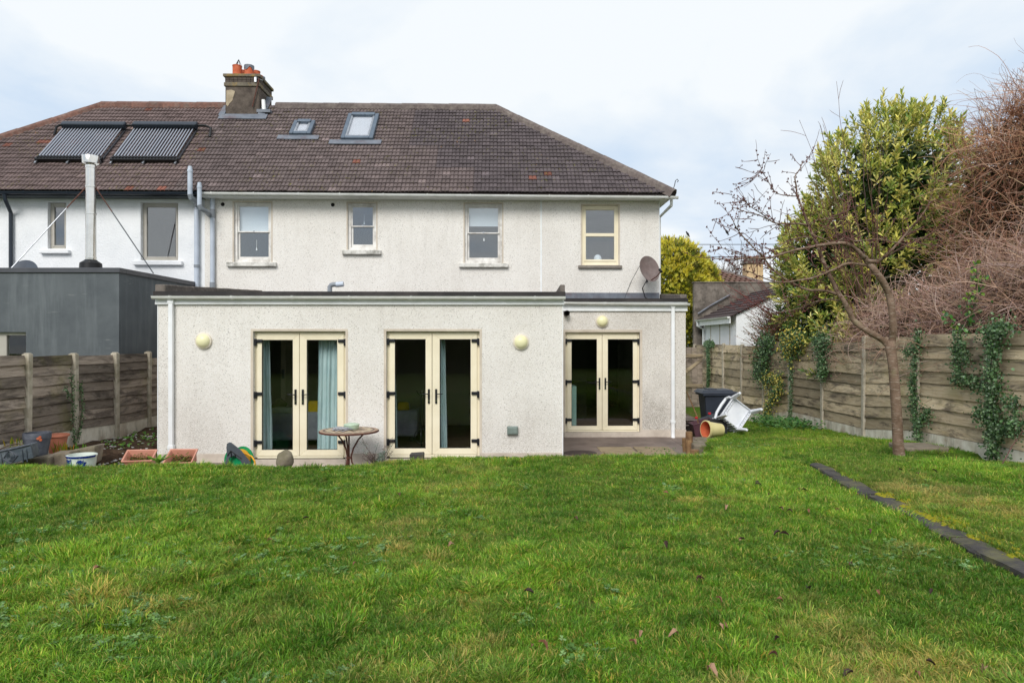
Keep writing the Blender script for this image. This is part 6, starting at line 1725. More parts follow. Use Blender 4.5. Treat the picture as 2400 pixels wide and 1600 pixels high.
for pts in ([(7, 1074), (21, 1055), (41, 1067), (26, 1085), (7, 1074)],):
    MB().tube([fpt(*p) for p in pts], 0.006, 6).build('moulded_diamond', M['slate_grey'], tg_)
for rr in (9, 6, 3):
    MB().tube([fpt(24 + rr * math.cos(a), 1070 + rr * math.sin(a)) for a in np.linspace(0, 6.2832, 21)], 0.006, 6).build('moulded_ring', M['trough_grey'], tg_, smooth=True)
for px in (3, 52, 62): MB().tube([fpt(px - 1, 1052 + (62 - px) * 0.2), fpt(px + 2, 1082 + (62 - px) * 0.15)], 0.007, 6).build('moulded_rib', M['trough_grey'], tg_)
MB().tube([fpt(-28, 1063), fpt(71, 1041.5)], 0.012, 6).build('rim_roll', M['slate_grey'], tg_, smooth=True)
MB().tube([at(-5, 1055, 9.35), at(20, 1043, 9.4), at(44, 1039, 9.5), at(70, 1048, 9.5)], 0.010, 6).build('dead_stick', M['twig_grey'], label='dead stick lying across the grey trough', cat='stick')
# blue and white china pot
t_, b, r, h_ = pot(192, 1064, 1106, 64, 9.42, [(0.72, 0), (0.86, 0.3), (0.93, 0.6), (0.95, 0.82), (1.0, 0.9), (1.02, 0.97), (0.98, 1.0), (0.9, 1.0), (0.88, 0.85), (0.84, 0.6)], 'china_white', 'blue and white glazed china pot sunk at the lawn edge')
M['china_blue'] = plain('cobalt_glaze', C('#1f3c8f'), C('#152a6b'), 0.15, 30.0)
def blue_patch(pts, rk=1.0, nm='blue_motif'):
    """painted motif following the pot's curve; pts in (angle, height fraction)"""
    mb = MB()
    for poly in pts:
        vs = []
        for a, hh in poly:
            rad = r * np.interp(hh, [0, 0.3, 0.6, 0.82, 0.9, 1.0], [0.72, 0.86, 0.93, 0.95, 1.0, 1.02]) + 0.0025
            vs.append((b.x + rad * math.cos(a), 9.42 + rad * math.sin(a), b.z + h_ * hh))
        mb.add(vs, [tuple(range(len(vs)))])
    mb.build(nm, M['china_blue'], t_)
blue_patch([[(-math.pi + k * math.pi / 20, 0.86), (-math.pi + (k + 1) * math.pi / 20, 0.86), (-math.pi + (k + 1) * math.pi / 20, 0.985), (-math.pi + k * math.pi / 20, 0.985)] for k in range(20)], nm='blue_rim')
a0 = -2.05
blue_patch([[(a0 - 0.30, 0.3), (a0 - 0.2, 0.3), (a0 - 0.2, 0.74), (a0 - 0.30, 0.74)], [(a0 + 0.2, 0.3), (a0 + 0.30, 0.3), (a0 + 0.30, 0.74), (a0 + 0.2, 0.74)], [(a0 - 0.30, 0.74), (a0, 0.74), (a0 + 0.30, 0.74), (a0 + 0.30, 0.82), (a0, 0.82), (a0 - 0.30, 0.82)]])
ms = []
for c0, wd_ in ((a0, 0.17), (-1.25, 0.22), (-0.95, 0.2), (-2.55, 0.15)):
    for k in range(60):
        aa, hh = c0 + random.gauss(0, wd_ * 0.55), 0.35 + 0.4 * random.random() ** 1.3; s_ = U(0.02, 0.06)
        ms.append([(aa - s_, hh - 0.03), (aa + s_ * 0.6, hh - 0.05), (aa + s_, hh + 0.03), (aa - s_ * 0.5, hh + 0.05)])
blue_patch(ms, nm='blue_foliage')
# stones edging the bed
for k, (px, py, w_, hh, Y) in enumerate(((95, 1078, 62, 22, 9.62), (150, 1068, 60, 24, 9.75), (205, 1056, 50, 20, 9.95))):
    c = at(px, py, Y); mb = MB(); wx = w_ * Y / F / 2
    mb.box(c.x - wx, c.x + wx, Y - 0.12, Y + 0.16, c.z - 0.18, c.z + hh * Y / F * 0.45)
    mb.v = [(x + U(-.025, .025), y + U(-.03, .03), z + U(-.02, .02) + (x - c.x) * 0.12) for x, y, z in mb.v]
    mb.build('edging_stone', M['stone'], bevel=0.03, seg=2, label=['rough edging stone under the dark grey pot', 'rough edging stone in front of the terracotta pot', 'pale rough stone behind the blue china pot'][k], cat='stone')
c_ = at(365, 1011, 13.4)
MB().lathe([(0.07, 0), (0.07, 0.14), (0.055, 0.14), (0.055, 0.02)], (c_.x, 13.4, c_.z), 16, (-0.7, -0.7, 0.1)).build('clay_pipe', M['terracotta'], smooth=True, label='short clay pipe end in the soil beside the extension corner', cat='pipe')

# ------------------------------------------------------------------ vegetation helpers
def jit(c, k=0.25):
    f_ = U(1 - k, 1 + k); return (c[0] * f_ * U(0.92, 1.08), c[1] * f_, c[2] * f_ * U(0.85, 1.15), 1)
def leaf6(mb, p, d, n, L_, W_, fold=0.25, droop=0.15):
    """a pointed leaf folded along its midrib"""
    d = d.normalized(); s = d.cross(n)
    if s.length < 1e-4: s = d.orthogonal()
    s.normalize(); n = s.cross(d)
    m1 = p + d * L_ * 0.38; m2 = p + d * L_ * 0.75 - n * L_ * droop * 0.4; tip = p + d * L_ - n * L_ * droop
    e = n * W_ * fold
    vs = [p, m1 + s * W_ * 0.5 + e, m2 + s * W_ * 0.36 + e, tip, m2 - s * W_ * 0.36 + e, m1 - s * W_ * 0.5 + e, m1, m2]
    mb.add(vs, [(0, 6, 1), (1, 6, 7, 2), (2, 7, 3), (0, 5, 6), (5, 4, 7, 6), (4, 3, 7)])
def leaf4(mb, p, d, n, L_, W_):
    d = d.normalized(); s = d.cross(n)
    if s.length < 1e-4: s = d.orthogonal()
    s.normalize()
    mb.add([p, p + d * L_ * 0.5 + s * W_ * 0.5, p + d * L_, p + d * L_ * 0.5 - s * W_ * 0.5], [(0, 1, 2, 3)])
def rdir(): 
    z = U(-1, 1); a = U(0, 2 * math.pi); r = math.sqrt(1 - z * z); return Vector((r * math.cos(a), r * math.sin(a), z))
def walk(p, d, n, step, wob, pull=Vector((0, 0, 0))):
    pts = [p.copy()]
    for _ in range(n):
        d = (d + rdir() * wob + pull).normalized(); p = p + d * step; pts.append(p.copy())
    return pts

# ------------------------------------------------------------------ cherry tree
YK = 10.1
def zk(x, y): return (1650 + x / 3.564, 380 + y / 3.564)
base = at(2108, 1077, YK)
ct = thing('cherry_tree', 'bare cherry tree with forked trunk in front of the right fence', 'tree', (base.x, YK, ground(base.x, YK)))
limbs = []
def limb(pxs, r0, r1, d0=0.0, d1=0.0, nm='limb', n=8, z=True):
    pts = []
    m_ = len(pxs)
    for i, q in enumerate(pxs):
        px, py = zk(*q) if z else q
        f_ = i / (m_ - 1); pts.append(at(px, py, YK + d0 + (d1 - d0) * f_ + 0.04 * math.sin(i * 1.9)))
    # smooth by inserting midpoints
    sp = []
    for i in range(len(pts) - 1):
        p0, p1, p2, p3 = pts[max(0, i - 1)], pts[i], pts[i + 1], pts[min(len(pts) - 1, i + 2)]
        for t_ in (0, 0.34, 0.67):
            sp.append(0.5 * ((2 * p1) + (p2 - p0) * t_ + (2 * p0 - 5 * p1 + 4 * p2 - p3) * t_ * t_ + (3 * p1 - p0 - 3 * p2 + p3) * t_ ** 3))
    sp.append(pts[-1])
    r0 *= 0.85
    rad = [(r0 + (r1 - r0) * (i / (len(sp) - 1)) ** 0.8) * (1 + 0.06 * math.sin(i * 1.3)) for i in range(len(sp))]
    mb = MB(); mb.tube(sp, rad, n); mb.build(nm, M['bark_cherry'], ct, smooth=True, angle=180)
    limbs.append((sp, rad)); return sp
tr_pts = [(2110, 1092), (2108, 1077), (2105, 1040), (2103, 1000), (2100, 950), (2097, 900), (2093, 855), (2087, 815), (2088, 800)]
mb = MB(); tp = [at(a, b, YK) for a, b in tr_pts]
mb.tube(tp, [0.11, 0.086, 0.077, 0.073, 0.072, 0.070, 0.069, 0.072, 0.064], 14); mb.build('trunk', M['bark_cherry'], ct, smooth=True, angle=180)
limb([(1556, 1560), (1572, 1490), (1580, 1380), (1570, 1250), (1550, 1120), (1500, 1010), (1440, 920), (1380, 850), (1340, 795)], 0.066, 0.044, n=12, d1=-0.1)
limb([(1345, 800), (1260, 720), (1190, 682), (1120, 676), (1000, 690), (880, 712), (760, 735), (640, 770), (530, 802), (380, 800), (200, 812), (60, 800)], 0.042, 0.006, -0.1, -0.7)
limb([(1365, 825), (1460, 825), (1530, 770), (1600, 700), (1680, 610), (1740, 540), (1800, 470), (1850, 400), (1890, 330)], 0.036, 0.006, -0.1, -0.6)
limb([(1556, 1540), (1500, 1490), (1420, 1440), (1330, 1385), (1250, 1320), (1210, 1240), (1170, 1160), (1120, 1090), (1080, 1010), (1040, 930), (1010, 860), (980, 780), (950, 700), (920, 630), (880, 550), (850, 470), (820, 380), (780, 290), (770, 200), (760, 120), (800, 60), (822, 0)], 0.062, 0.006, 0, 0.5, n=10)
limb([(870, 527), (800, 515), (700, 515), (600, 510), (540, 480), (450, 440), (350, 415), (250, 380)], 0.020, 0.005, 0.35, 0.1)
limb([(540, 480), (480, 430), (400, 380), (340, 330), (322, 315)], 0.010, 0.004, 0.2, 0.1)
limb([(1115, 1105), (1040, 1080), (960, 1070), (880, 1070), (800, 1040), (720, 1000), (640, 950), (560, 880), (500, 800), (430, 730), (360, 660), (300, 590), (260, 530), (245, 490)], 0.028, 0.006, 0.2, -0.5)
limb([(1135, 1158), (1050, 1145), (950, 1160), (850, 1200), (720, 1240), (600, 1255), (480, 1275)], 0.016, 0.004, 0.2, 0.5)
limb([(1375, 865), (1280, 850), (1180, 850), (1100, 890), (1000, 930), (900, 970), (800, 985), (700, 1000), (600, 1000), (480, 960), (380, 915), (270, 885)], 0.028, 0.005, -0.05, -0.6)
limb([(955, 675), (860, 625), (760, 640), (660, 680), (560, 740), (480, 780), (360, 790), (240, 750), (120, 705)], 0.014, 0.004, 0.3, -0.1)
limb([(985, 690), (960, 760), (985, 835), (1040, 905)], 0.013, 0.008, -0.1, 0.1)
limb([(1110, 670), (1180, 630), (1260, 660), (1350, 650), (1450, 640), (1560, 660), (1700, 690)], 0.012, 0.004, -0.2, -0.5)
limb([(780, 285), (700, 280), (620, 265), (570, 220), (530, 150), (490, 90), (468, 65)], 0.011, 0.003, 0.4, 0.3)
limb([(870, 540), (900, 600), (1000, 640), (1060, 680)], 0.012, 0.007, 0.3, 0.0)
limb([(880, 520), (960, 480), (1060, 470), (1160, 460), (1260, 420)], 0.010, 0.004, 0.3, 0.1)
limb([(1530, 790), (1620, 730), (1720, 680), (1830, 640), (1930, 640)], 0.014, 0.004, -0.2, -0.4)
limb([(1600, 700), (1700, 640), (1780, 640), (1880, 610)], 0.010, 0.004, -0.3, -0.3)
limb([(1450, 915), (1495, 880)], 0.02, 0.012)
mb = MB(); bd = MB(); 
def bud(p, r):
    bd.add([p + Vector((0, 0, r * 1.3)), p - Vector((0, 0, r)), p + Vector((r, 0, 0)), p - Vector((r, 0, 0)), p + Vector((0, r, 0)), p - Vector((0, r, 0))],
           [(0, 2, 4), (0, 4, 3), (0, 3, 5), (0, 5, 2), (1, 4, 2), (1, 3, 4), (1, 5, 3), (1, 2, 5)])
def spur(p, d):
    q = p + d * U(0.02, 0.05); mb.tube([p, q], [0.004, 0.0035], 4)
    for _ in range(random.randint(2, 4)): bud(q + rdir() * 0.011, U(0.007, 0.011))
for sp, rad in limbs:
    for i in range(2, len(sp)):
        if rad[i] < 0.03:
            k = 3 if rad[i] < 0.02 else 2
            for _ in range(k):
                if random.random() < 0.15:
                    t_ = (sp[i] - sp[i - 1]).normalized(); d = (rdir() * 1.0 + t_ * 0.7 + Vector((0, 0, 0.25))).normalized()
                    pts = walk(sp[i], d, random.randint(4, 9), U(0.04, 0.075), 0.16, Vector((0, 0, 0.03)))
                    n_ = len(pts); mb.tube(pts, [0.0055 - 0.0035 * q / n_ for q in range(n_)], 4)
                    for q in range(2, n_):
                        if random.random() < 0.5: spur(pts[q], rdir())
                        if random.random() < 0.22 and q < n_ - 2:
                            p2 = walk(pts[q], (d + rdir() * 0.9).normalized(), random.randint(3, 6), U(0.04, 0.07), 0.15); mb.tube(p2, [0.0045] * (len(p2) - 1) + [0.0028], 4)
                            for s_ in p2[2:]:
                                if random.random() < 0.5: spur(s_, rdir())
                elif random.random() < 0.5: spur(sp[i], rdir())
mb.build('twigs', M['twig'], ct, kind='stuff'); bd.build('buds', M['bud'], ct, kind='stuff')

# ------------------------------------------------------------------ laurel behind the fence
lc = Vector((9.35, 17.0, 3.7))
lt = thing('laurel_bush', 'large leathery-leaved evergreen laurel rising behind the right fence', 'bush', (lc.x, lc.y, -0.5))
lobes = [(Vector((9.3, 17.0, 5.0)), Vector((1.75, 1.7, 2.05))), (Vector((10.1, 17.3, 5.3)), Vector((1.3, 1.5, 1.9))), (Vector((8.6, 17.2, 3.3)), Vector((1.55, 1.6, 2.0))), (Vector((9.6, 16.6, 3.0)), Vector((1.7, 1.7, 2.3))), (Vector((8.3, 16.9, 2.2)), Vector((1.1, 1.3, 1.5))), (Vector((9.2, 16.3, 1.4)), Vector((2.0, 1.3, 1.5))), (Vector((8.2, 18.6, 3.2)), Vector((0.9, 1.0, 1.7)))]
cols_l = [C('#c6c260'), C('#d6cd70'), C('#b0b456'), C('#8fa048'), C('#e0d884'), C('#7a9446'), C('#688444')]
mb = MB(); stm = MB()
def outside(p, li):
    for k, (c, r) in enumerate(lobes):
        if k != li:
            q = p - c
            if (q.x / r.x) ** 2 + (q.y / r.y) ** 2 + (q.z / r.z) ** 2 < 0.80: return False
    return True
nshoot = 0
for li, (c, r) in enumerate(lobes):
    area = r.x * r.z
    for _ in range(int(400 * area)):
        d = rdir()
        if d.y > 0.65: continue
        nz_ = mnoise.noise(c + d * 2.3) + 0.5 * mnoise.noise(c + d * 5.1)
        if nz_ < -0.16 and random.random() < 0.85: continue
        p = c + Vector((d.x * r.x, d.y * r.y, d.z * r.z)) * U(0.86, 1.04) * (1 + 0.16 * nz_)
        if p.z < 0.2 or not outside(p, li): continue
        if p.x < 7.35 and p.z < 2.4: continue
        nshoot += 1
        sd = (d * 0.8 + Vector((0, 0, 0.75)) + rdir() * 0.45).normalized()
        L_ = U(0.12, 0.4) * (1.5 if d.z > 0.75 and random.random() < 0.3 else 1)
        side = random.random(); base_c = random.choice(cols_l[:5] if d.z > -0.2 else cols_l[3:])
        nl = int(5 + L_ * 26)
        stm.col = jit(C('#6b6a3a')); stm.tube([p - sd * 0.15, p + sd * L_], [0.008, 0.004], 3, cap=False)
        for k in range(nl):
            f_ = k / nl; q = p + sd * L_ * f_
            a = k * 2.4; o1 = sd.orthogonal().normalized(); o2 = sd.cross(o1)
            ld = (o1 * math.cos(a) + o2 * math.sin(a)) * (1.0 - 0.6 * f_) + sd * (0.45 + 0.7 * f_)
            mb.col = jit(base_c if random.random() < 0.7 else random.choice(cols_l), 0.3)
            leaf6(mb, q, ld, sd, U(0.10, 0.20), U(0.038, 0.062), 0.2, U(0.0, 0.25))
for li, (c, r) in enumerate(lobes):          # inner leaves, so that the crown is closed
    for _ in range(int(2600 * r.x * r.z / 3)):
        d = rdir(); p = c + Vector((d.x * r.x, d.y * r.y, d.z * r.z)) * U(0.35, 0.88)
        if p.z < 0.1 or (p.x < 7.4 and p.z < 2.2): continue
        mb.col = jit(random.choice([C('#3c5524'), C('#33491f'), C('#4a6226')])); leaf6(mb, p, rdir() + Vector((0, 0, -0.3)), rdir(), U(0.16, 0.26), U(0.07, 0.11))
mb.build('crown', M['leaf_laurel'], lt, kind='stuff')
stm.build('shoots', M['stem'], lt, kind='stuff')
mb = MB()
for k in range(7):
    a = Vector((lc.x + U(-0.6, 0.6), lc.y + U(-0.5, 0.5), -0.6)); b = lobes[k % len(lobes)][0]
    mb.tube([a, a.lerp(b, 0.4) + rdir() * 0.2, b], [0.10, 0.07, 0.03], 8)
mb.build('trunk', M['twig_grey'], lt, smooth=True)

# bare twiggy shrub in front of the laurel's left half
bt = thing('bare_shrub', 'bare upright twiggy shrub growing through the left side of laurel', 'shrub', (8.0, 15.2, -0.4))
mb = MB()
for s_ in range(26):
    p = Vector((U(7.75, 8.6), U(14.8, 15.6), U(0.6, 1.5)))
    tx, ty = U(1850, 2070), U(280, 560)
    if s_ == 0: tx, ty = 1957, 188
    q = at(tx, ty, U(14.6, 15.6)); d = (q - p); n_ = 14
    pts = [p.lerp(q, i / n_) + Vector((math.sin(i * 0.5 + s_) * 0.06, math.cos(i * 0.4 + s_) * 0.06, 0.1 * math.sin(i / n_ * math.pi))) + rdir() * 0.02 for i in range(n_ + 1)]
    mb.col = jit(random.choice([C('#6b4f44'), C('#5a4640'), C('#7a5c4c')])); mb.tube(pts, [0.012 - 0.0085 * i / n_ for i in range(n_ + 1)], 4)
    for i in range(5, n_):
        if random.random() < 0.55:
            p2 = walk(pts[i], (d.normalized() + rdir() * 0.7).normalized(), random.randint(4, 8), 0.07, 0.14); mb.tube(p2, [0.005] * (len(p2) - 1) + [0.003], 3, cap=False)
mb.build('twigs', M['stem'], bt)

# ------------------------------------------------------------------ climbing thicket of bare brown stems
def thicket(name, lobes_t, count, label, cols_t, rad, inner=0, zmin=0.3, lean=(0, 0, 0), clip=None):
    ctr = lobes_t[0][0]
    t_ = thing(name, label, 'thicket', (ctr.x, ctr.y, -0.5))
    mb = MB(); tot = sum(r.x * r.z for _, r in lobes_t)
    for c, r in lobes_t:
        for _ in range(int(count * r.x * r.z / tot)):
            d = rdir()
            if d.y > 0.5: continue
            k = U(0.80, 1.03) if random.random() < 0.8 else U(0.6, 0.8)
            p = c + Vector((d.x * r.x, d.y * r.y, d.z * r.z)) * k * (1 + 0.22 * mnoise.noise(c * 1.7 + d * 2.1) + 0.10 * mnoise.noise(c + d * 6.0))
            if p.z < zmin or (clip and clip(p)): continue
            tan = rdir(); tan = (tan * 0.9 + Vector(lean) + d * U(0.0, 0.35) + Vector((0, 0, U(-0.3, 0.5)))).normalized()
            n_ = random.randint(5, 9); pts = [p]; q = p.copy(); dd = tan
            curl = rdir() * U(0.0, 0.10)
            for _ in range(n_):
                e = q - c; e = Vector((e.x / r.x ** 2, e.y / r.y ** 2, e.z / r.z ** 2)).normalized()
                lv = math.sqrt(((q.x - c.x) / r.x) ** 2 + ((q.y - c.y) / r.y) ** 2 + ((q.z - c.z) / r.z) ** 2)
                dd = (dd + rdir() * 0.17 + curl + e * (0.5 * (1.0 - lv) if lv > 1.12 else 0.0)).normalized(); q = q + dd * U(0.09, 0.17); pts.append(q.copy())
            rr = rad * U(0.55, 1.3); mb.col = jit(random.choice(cols_t), 0.28)
            mb.tube(pts, [rr * (1 - 0.55 * i / n_) for i in range(n_ + 1)], 3, cap=False)
    mb.build('stems', M['stem'], t_, kind='stuff')
    mb = MB()                                  # thicker canes arching through the fine growth
    for _ in range(90):
        c, r = random.choice(lobes_t); d = rdir()
        if d.y > 0.3: d.y = -d.y
        p = c + Vector((d.x * r.x * 0.5, d.y * r.y * 0.9, -r.z * U(0.3, 0.9))); dd = (Vector((d.x * 0.6, -0.1, 1)) + rdir() * 0.4).normalized()
        if p.z < zmin: p.z = zmin
        pts = walk(p, dd, 14, U(0.10, 0.2), 0.10, Vector((d.x * 0.05, -0.02, -0.07)))
        if clip and any(clip(q) for q in pts): continue
        rr = U(0.010, 0.019); mb.col = jit(random.choice(cols_t), 0.2); mb.tube(pts, [rr * (1 - 0.65 * i / 14) for i in range(15)], 5, cap=False)
    mb.build('canes', M['stem'], t_, kind='stuff')
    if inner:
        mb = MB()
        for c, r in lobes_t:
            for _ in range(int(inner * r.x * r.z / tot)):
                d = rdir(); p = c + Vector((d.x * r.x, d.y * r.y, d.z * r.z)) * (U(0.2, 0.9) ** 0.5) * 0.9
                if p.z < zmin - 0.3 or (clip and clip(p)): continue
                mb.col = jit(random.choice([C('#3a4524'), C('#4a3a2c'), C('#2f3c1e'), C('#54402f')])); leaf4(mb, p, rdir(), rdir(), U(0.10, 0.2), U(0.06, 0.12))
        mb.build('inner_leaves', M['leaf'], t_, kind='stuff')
    return t_
clipR = lambda p: p.x < 7.42 and p.z < 1.95
browns = [C('#a57a62'), C('#946852'), C('#b08a70'), C('#7f5945'), C('#c0a088')]
greys = [C('#b8998a'), C('#c4aa9c'), C('#a08472'), C('#ab8a78'), C('#8a6c5e')]
thicket('climber_thicket', [(Vector((10.65, 13.6, 4.4)), Vector((1.65, 1.6, 2.3))), (Vector((11.6, 13.4, 4.8)), Vector((1.8, 1.5, 2.1))), (Vector((10.7, 14.4, 3.2)), Vector((1.2, 1.2, 1.8)))], 15000, 'tall tangle of reddish brown bare climbing stems at the right edge', browns, 0.0056, 16000, clip=clipR)
thicket('climber_thicket', [(Vector((8.9, 12.1, 2.0)), Vector((1.25, 1.1, 0.95))), (Vector((9.4, 11.2, 2.3)), Vector((1.5, 1.2, 0.95))), (Vector((8.2, 13.1, 1.75)), Vector((0.9, 1.0, 0.7))), (Vector((9.0, 12.2, 1.1)), Vector((1.5, 1.2, 0.9))), (Vector((8.15, 14.3, 1.7)), Vector((0.7, 0.8, 0.7))), (Vector((8.3, 15.3, 1.4)), Vector((0.8, 0.7, 0.7)))], 13000, 'lower mound of pale grey-brown bare stems drooping over the right fence', greys, 0.0054, 9000, zmin=0.6, lean=(-0.25, -0.1, 0.0), clip=clipR)
# long wisps standing out against the sky
mb = MB()
for k in range(420):
    p = Vector((U(8.9, 12.4), U(12.6, 14.0), 0)); p.z = 5.9 + 0.9 * mnoise.noise(Vector((p.x, 0, 1))) + (0.3 if p.x > 10 else -0.5)
    pts = walk(p, Vector((U(-0.6, 0.4), U(-0.2, 0.2), U(0.3, 1.0))).normalized(), random.randint(8, 16), 0.07, 0.26, Vector((-0.02, 0, -0.05)))
    mb.col = jit(random.choice(browns)); mb.tube(pts, [0.0065 - 0.004 * i / len(pts) for i in range(len(pts))], 3, cap=False)
mb.build('stray_stems', M['stem'], bpy.data.objects['climber_thicket'], kind='stuff')
bpy.data.objects['stray_stems'].location = (0, 0, 0)

# broad-leaved green shoot through the brown stems
gs = thing('green_shrub', 'bright green round-leaved shrub poking through the brown stems', 'shrub', (at(2280, 760, 11.2).x, 11.2, 0.6))
mb = MB(); stg = MB()
for (ax_, ay_, bx_, by_, n_) in ((2275, 790, 2290, 610, 62), (2270, 790, 2215, 735, 30), (2280, 720, 2315, 640, 26), (2270, 770, 2260, 690, 30)):
    p, q = at(ax_, ay_, 11.3), at(bx_, by_, 11.15)
    stg.tube([p, p.lerp(q, 0.5) + Vector((0.03, 0, 0)), q], [0.012, 0.009, 0.005], 6)
    for k in range(n_):
        f_ = U(0.1, 1.0); c = p.lerp(q, f_) + rdir() * 0.07; mb.col = jit(random.choice([C('#5f8a2c'), C('#7a9c38'), C('#4a7a34'), C('#3c6a3a')]))
        d = (rdir() + Vector((0, -0.7, 0.4))).normalized(); s_ = U(0.05, 0.10)
        leaf6(mb, c, rdir() + Vector((0, -0.3, 0.2)), (Vector((0, -0.6, 0.7)) + rdir() * 0.5), s_, s_ * 0.75, 0.1)
mb.build('foliage', M['leaf_glossy'], gs); stg.build('stem', M['twig_grey'], gs)

# ------------------------------------------------------------------ shrub over the fence before the garage
sh = thing('leafless_shrub', 'dense brown leafless shrub behind the fence in front of white garage', 'shrub', (at(1800, 800, 19.6).x, 19.6, -0.5))
mb = MB(); lf = MB()
for k in range(1500):
    px = random.gauss(1802, 42); Y = U(18.9, 20.6); p = Vector(((px - 1200) / F * Y, Y, U(0.7, 2.0)))
    if p.x < 7.4: continue
    d = Vector((U(-0.8, 0.5), U(-0.5, 0.2), U(0.2, 1.0))).normalized()
    pts = walk(p, d, random.randint(6, 11), 0.085, 0.16, Vector((-0.02, 0, 0.0)))
    if pts[-1].z > 3.6: continue
    mb.col = jit(random.choice([C('#7a5a48'), C('#8f6a50'), C('#6b4c40'), C('#9a7a5c')])); mb.tube(pts, [0.009 - 0.005 * i / len(pts) for i in range(len(pts))], 3, cap=False)
    if random.random() < 0.6:
        for q in pts[::3]: lf.col = jit(random.choice([C('#5a6a2c'), C('#6f7a38'), C('#4a5a24')])); leaf4(lf, q, rdir(), rdir(), 0.06, 0.03)
for k in range(26):                          # long red shoots reaching left across the garage
    p = Vector((U(8.0, 8.6), U(19, 20), U(1.2, 2.0))); q = at(U(1672, 1790), U(645, 720), U(19.3, 20.3))
    pts = [p.lerp(q, i / 10) + rdir() * 0.03 + Vector((0, 0, 0.12 * math.sin(i / 10 * 3.1))) for i in range(11)]
    mb.col = jit(C('#7a4440')); mb.tube(pts, [0.011 - 0.007 * i / 10 for i in range(11)], 4)
    for i in range(4, 11):
        if random.random() < 0.5: p2 = walk(pts[i], rdir(), 4, 0.07, 0.2); mb.tube(p2, 0.0045, 3, cap=False)
mb.build('twigs', M['stem'], sh, kind='stuff'); lf.build('sparse_leaves', M['leaf'], sh, kind='stuff')

# ------------------------------------------------------------------ yellow conifer
YY = 32.0
cf = thing('yellow_conifer', 'golden yellow conifer beyond the right corner of house', 'tree', (at(1590, 800, YY).x, YY, -0.8))
mb = MB()
cc_ = [(at(1578, 640, YY), 1.45, 1.55), (at(1560, 625, YY), 1.0, 1.25), (at(1620, 640, YY), 0.95, 1.0), (at(1645, 655, YY), 0.75, 0.75), (at(1585, 690, YY), 1.9, 1.6), (at(1635, 690, YY), 1.1, 1.1), (at(1600, 770, YY), 1.9, 1.7), (at(1640, 780, YY), 1.5, 1.6)]
for c, r, rz in cc_:
    for _ in range(int(2300 * r * rz)):
        d = rdir()
        if d.y > 0.5: continue
        k = U(0.72, 1.06); nn = 1 + 0.22 * mnoise.noise(Vector((d.x * 3 + c.x, d.z * 3, d.y * 3)))
        p = c + Vector((d.x * r, d.y * r, d.z * rz)) * k * nn
        outer = k > 0.9 and mnoise.noise(p * 1.9) > -0.2
        hi = sm(1.8, 4.6, p.z)
        mb.col = jit(random.choice([C('#dccf4a'), C('#c9bf3a'), C('#e4da68')]) if (outer and random.random() < 0.35 + 0.6 * hi) else random.choice([C('#8a9034'), C('#667328'), C('#a0a03a'), C('#6b6432')]), 0.2)
        dd = (d * 0.6 + Vector((U(-0.4, 0.4), U(-0.3, 0.3), U(0.0, 0.8)))).normalized(); L_ = U(0.12, 0.28)
        s = dd.cross(rdir()).normalized()
        for q in (-0.5, 0.0, 0.5): leaf4(mb, p + dd * abs(q) * 0.0, dd + s * q, d, L_ * (1 - 0.3 * abs(q)), 0.05)
mb.build('crown', M['leaf'], cf, kind='stuff')
MB().tube([(at(1590, 800, YY).x, YY, -0.9), (at(1590, 800, YY).x, YY, 3.0)], [0.2, 0.08], 8).build('trunk', M['twig_grey'], cf, smooth=True)

# far bare tree with fine branches, and the two birds
YT2 = 52.0
ft = thing('bare_tree', 'distant leafless tree with fine branches behind the far roof', 'tree', (at(1690, 800, YT2).x, YT2, -0.5))
mb = MB()
def grow(p, d, L_, r, lev):
    n_ = 5; pts = walk(p, d, n_, L_ / n_, 0.12, Vector((0, 0, 0.04)))
    mb.tube(pts, [r * (1 - 0.4 * i / n_) for i in range(n_ + 1)], 4, cap=False)
    if lev < 4:
        for _ in range(3 if lev < 3 else 2): grow(pts[random.randint(2, n_)], (d + rdir() * 0.62).normalized(), L_ * U(0.6, 0.8), r * 0.6, lev + 1)
b0 = Vector((at(1690, 800, YT2).x, YT2, -0.5))
mb.tube([b0, b0 + Vector((0.1, 0, 4.4))], [0.2, 0.13], 6)
for k in range(6): grow(b0 + Vector((0.1, 0, U(2.8, 4.4))), Vector((U(-0.6, 0.6), U(-0.4, 0.4), 1)).normalized(), U(2.0, 2.8), 0.07, 0)
mb.build('branches', M['twig_grey'], ft)
def bird(px, py, Y, label, flip=1):
    c = at(px, py, Y); s = 0.13
    b = thing('bird', label, 'bird', (c.x, Y, c.z - 0.2), group='two dark birds perched against the sky')
    prof_ = [(0.005, -0.20), (0.03, -0.17), (0.045, -0.08), (0.075, 0.0), (0.085, 0.07), (0.07, 0.14), (0.05, 0.17), (0.055, 0.21), (0.05, 0.245), (0.02, 0.27), (0.008, 0.30)]
    mb = MB(); mb.lathe(prof_, c, 12, (0.55 * flip, 0, 0.83)); mb.build('body', M['bird'], b, smooth=True, angle=180)
    for q in (-0.03, 0.03): MB().tube([c + Vector((q * 0.3, q, -0.05)), c + Vector((q * 0.3, q, -0.2))], 0.008, 4).build('leg', M['bird'], b)
bird(1613, 550, 48, 'left one of the two dark birds, above the conifer', -1)
bird(1705, 546, 48, 'right one of the two dark birds, on the far tree top', -1)
p0 = at(1613, 556, 48); mb = MB()
for k in range(5): mb.tube(walk(p0 + Vector((U(-0.1, 0.1), 0, -0.05 - U(0, 0.1))), Vector((U(-0.5, 0.5), 0, -1)).normalized(), 9, 0.2, 0.1), 0.012, 4, cap=False)
mb.build('bare_sapling', M['twig_grey'], label='thin bare twigs under the left bird', cat='twigs')

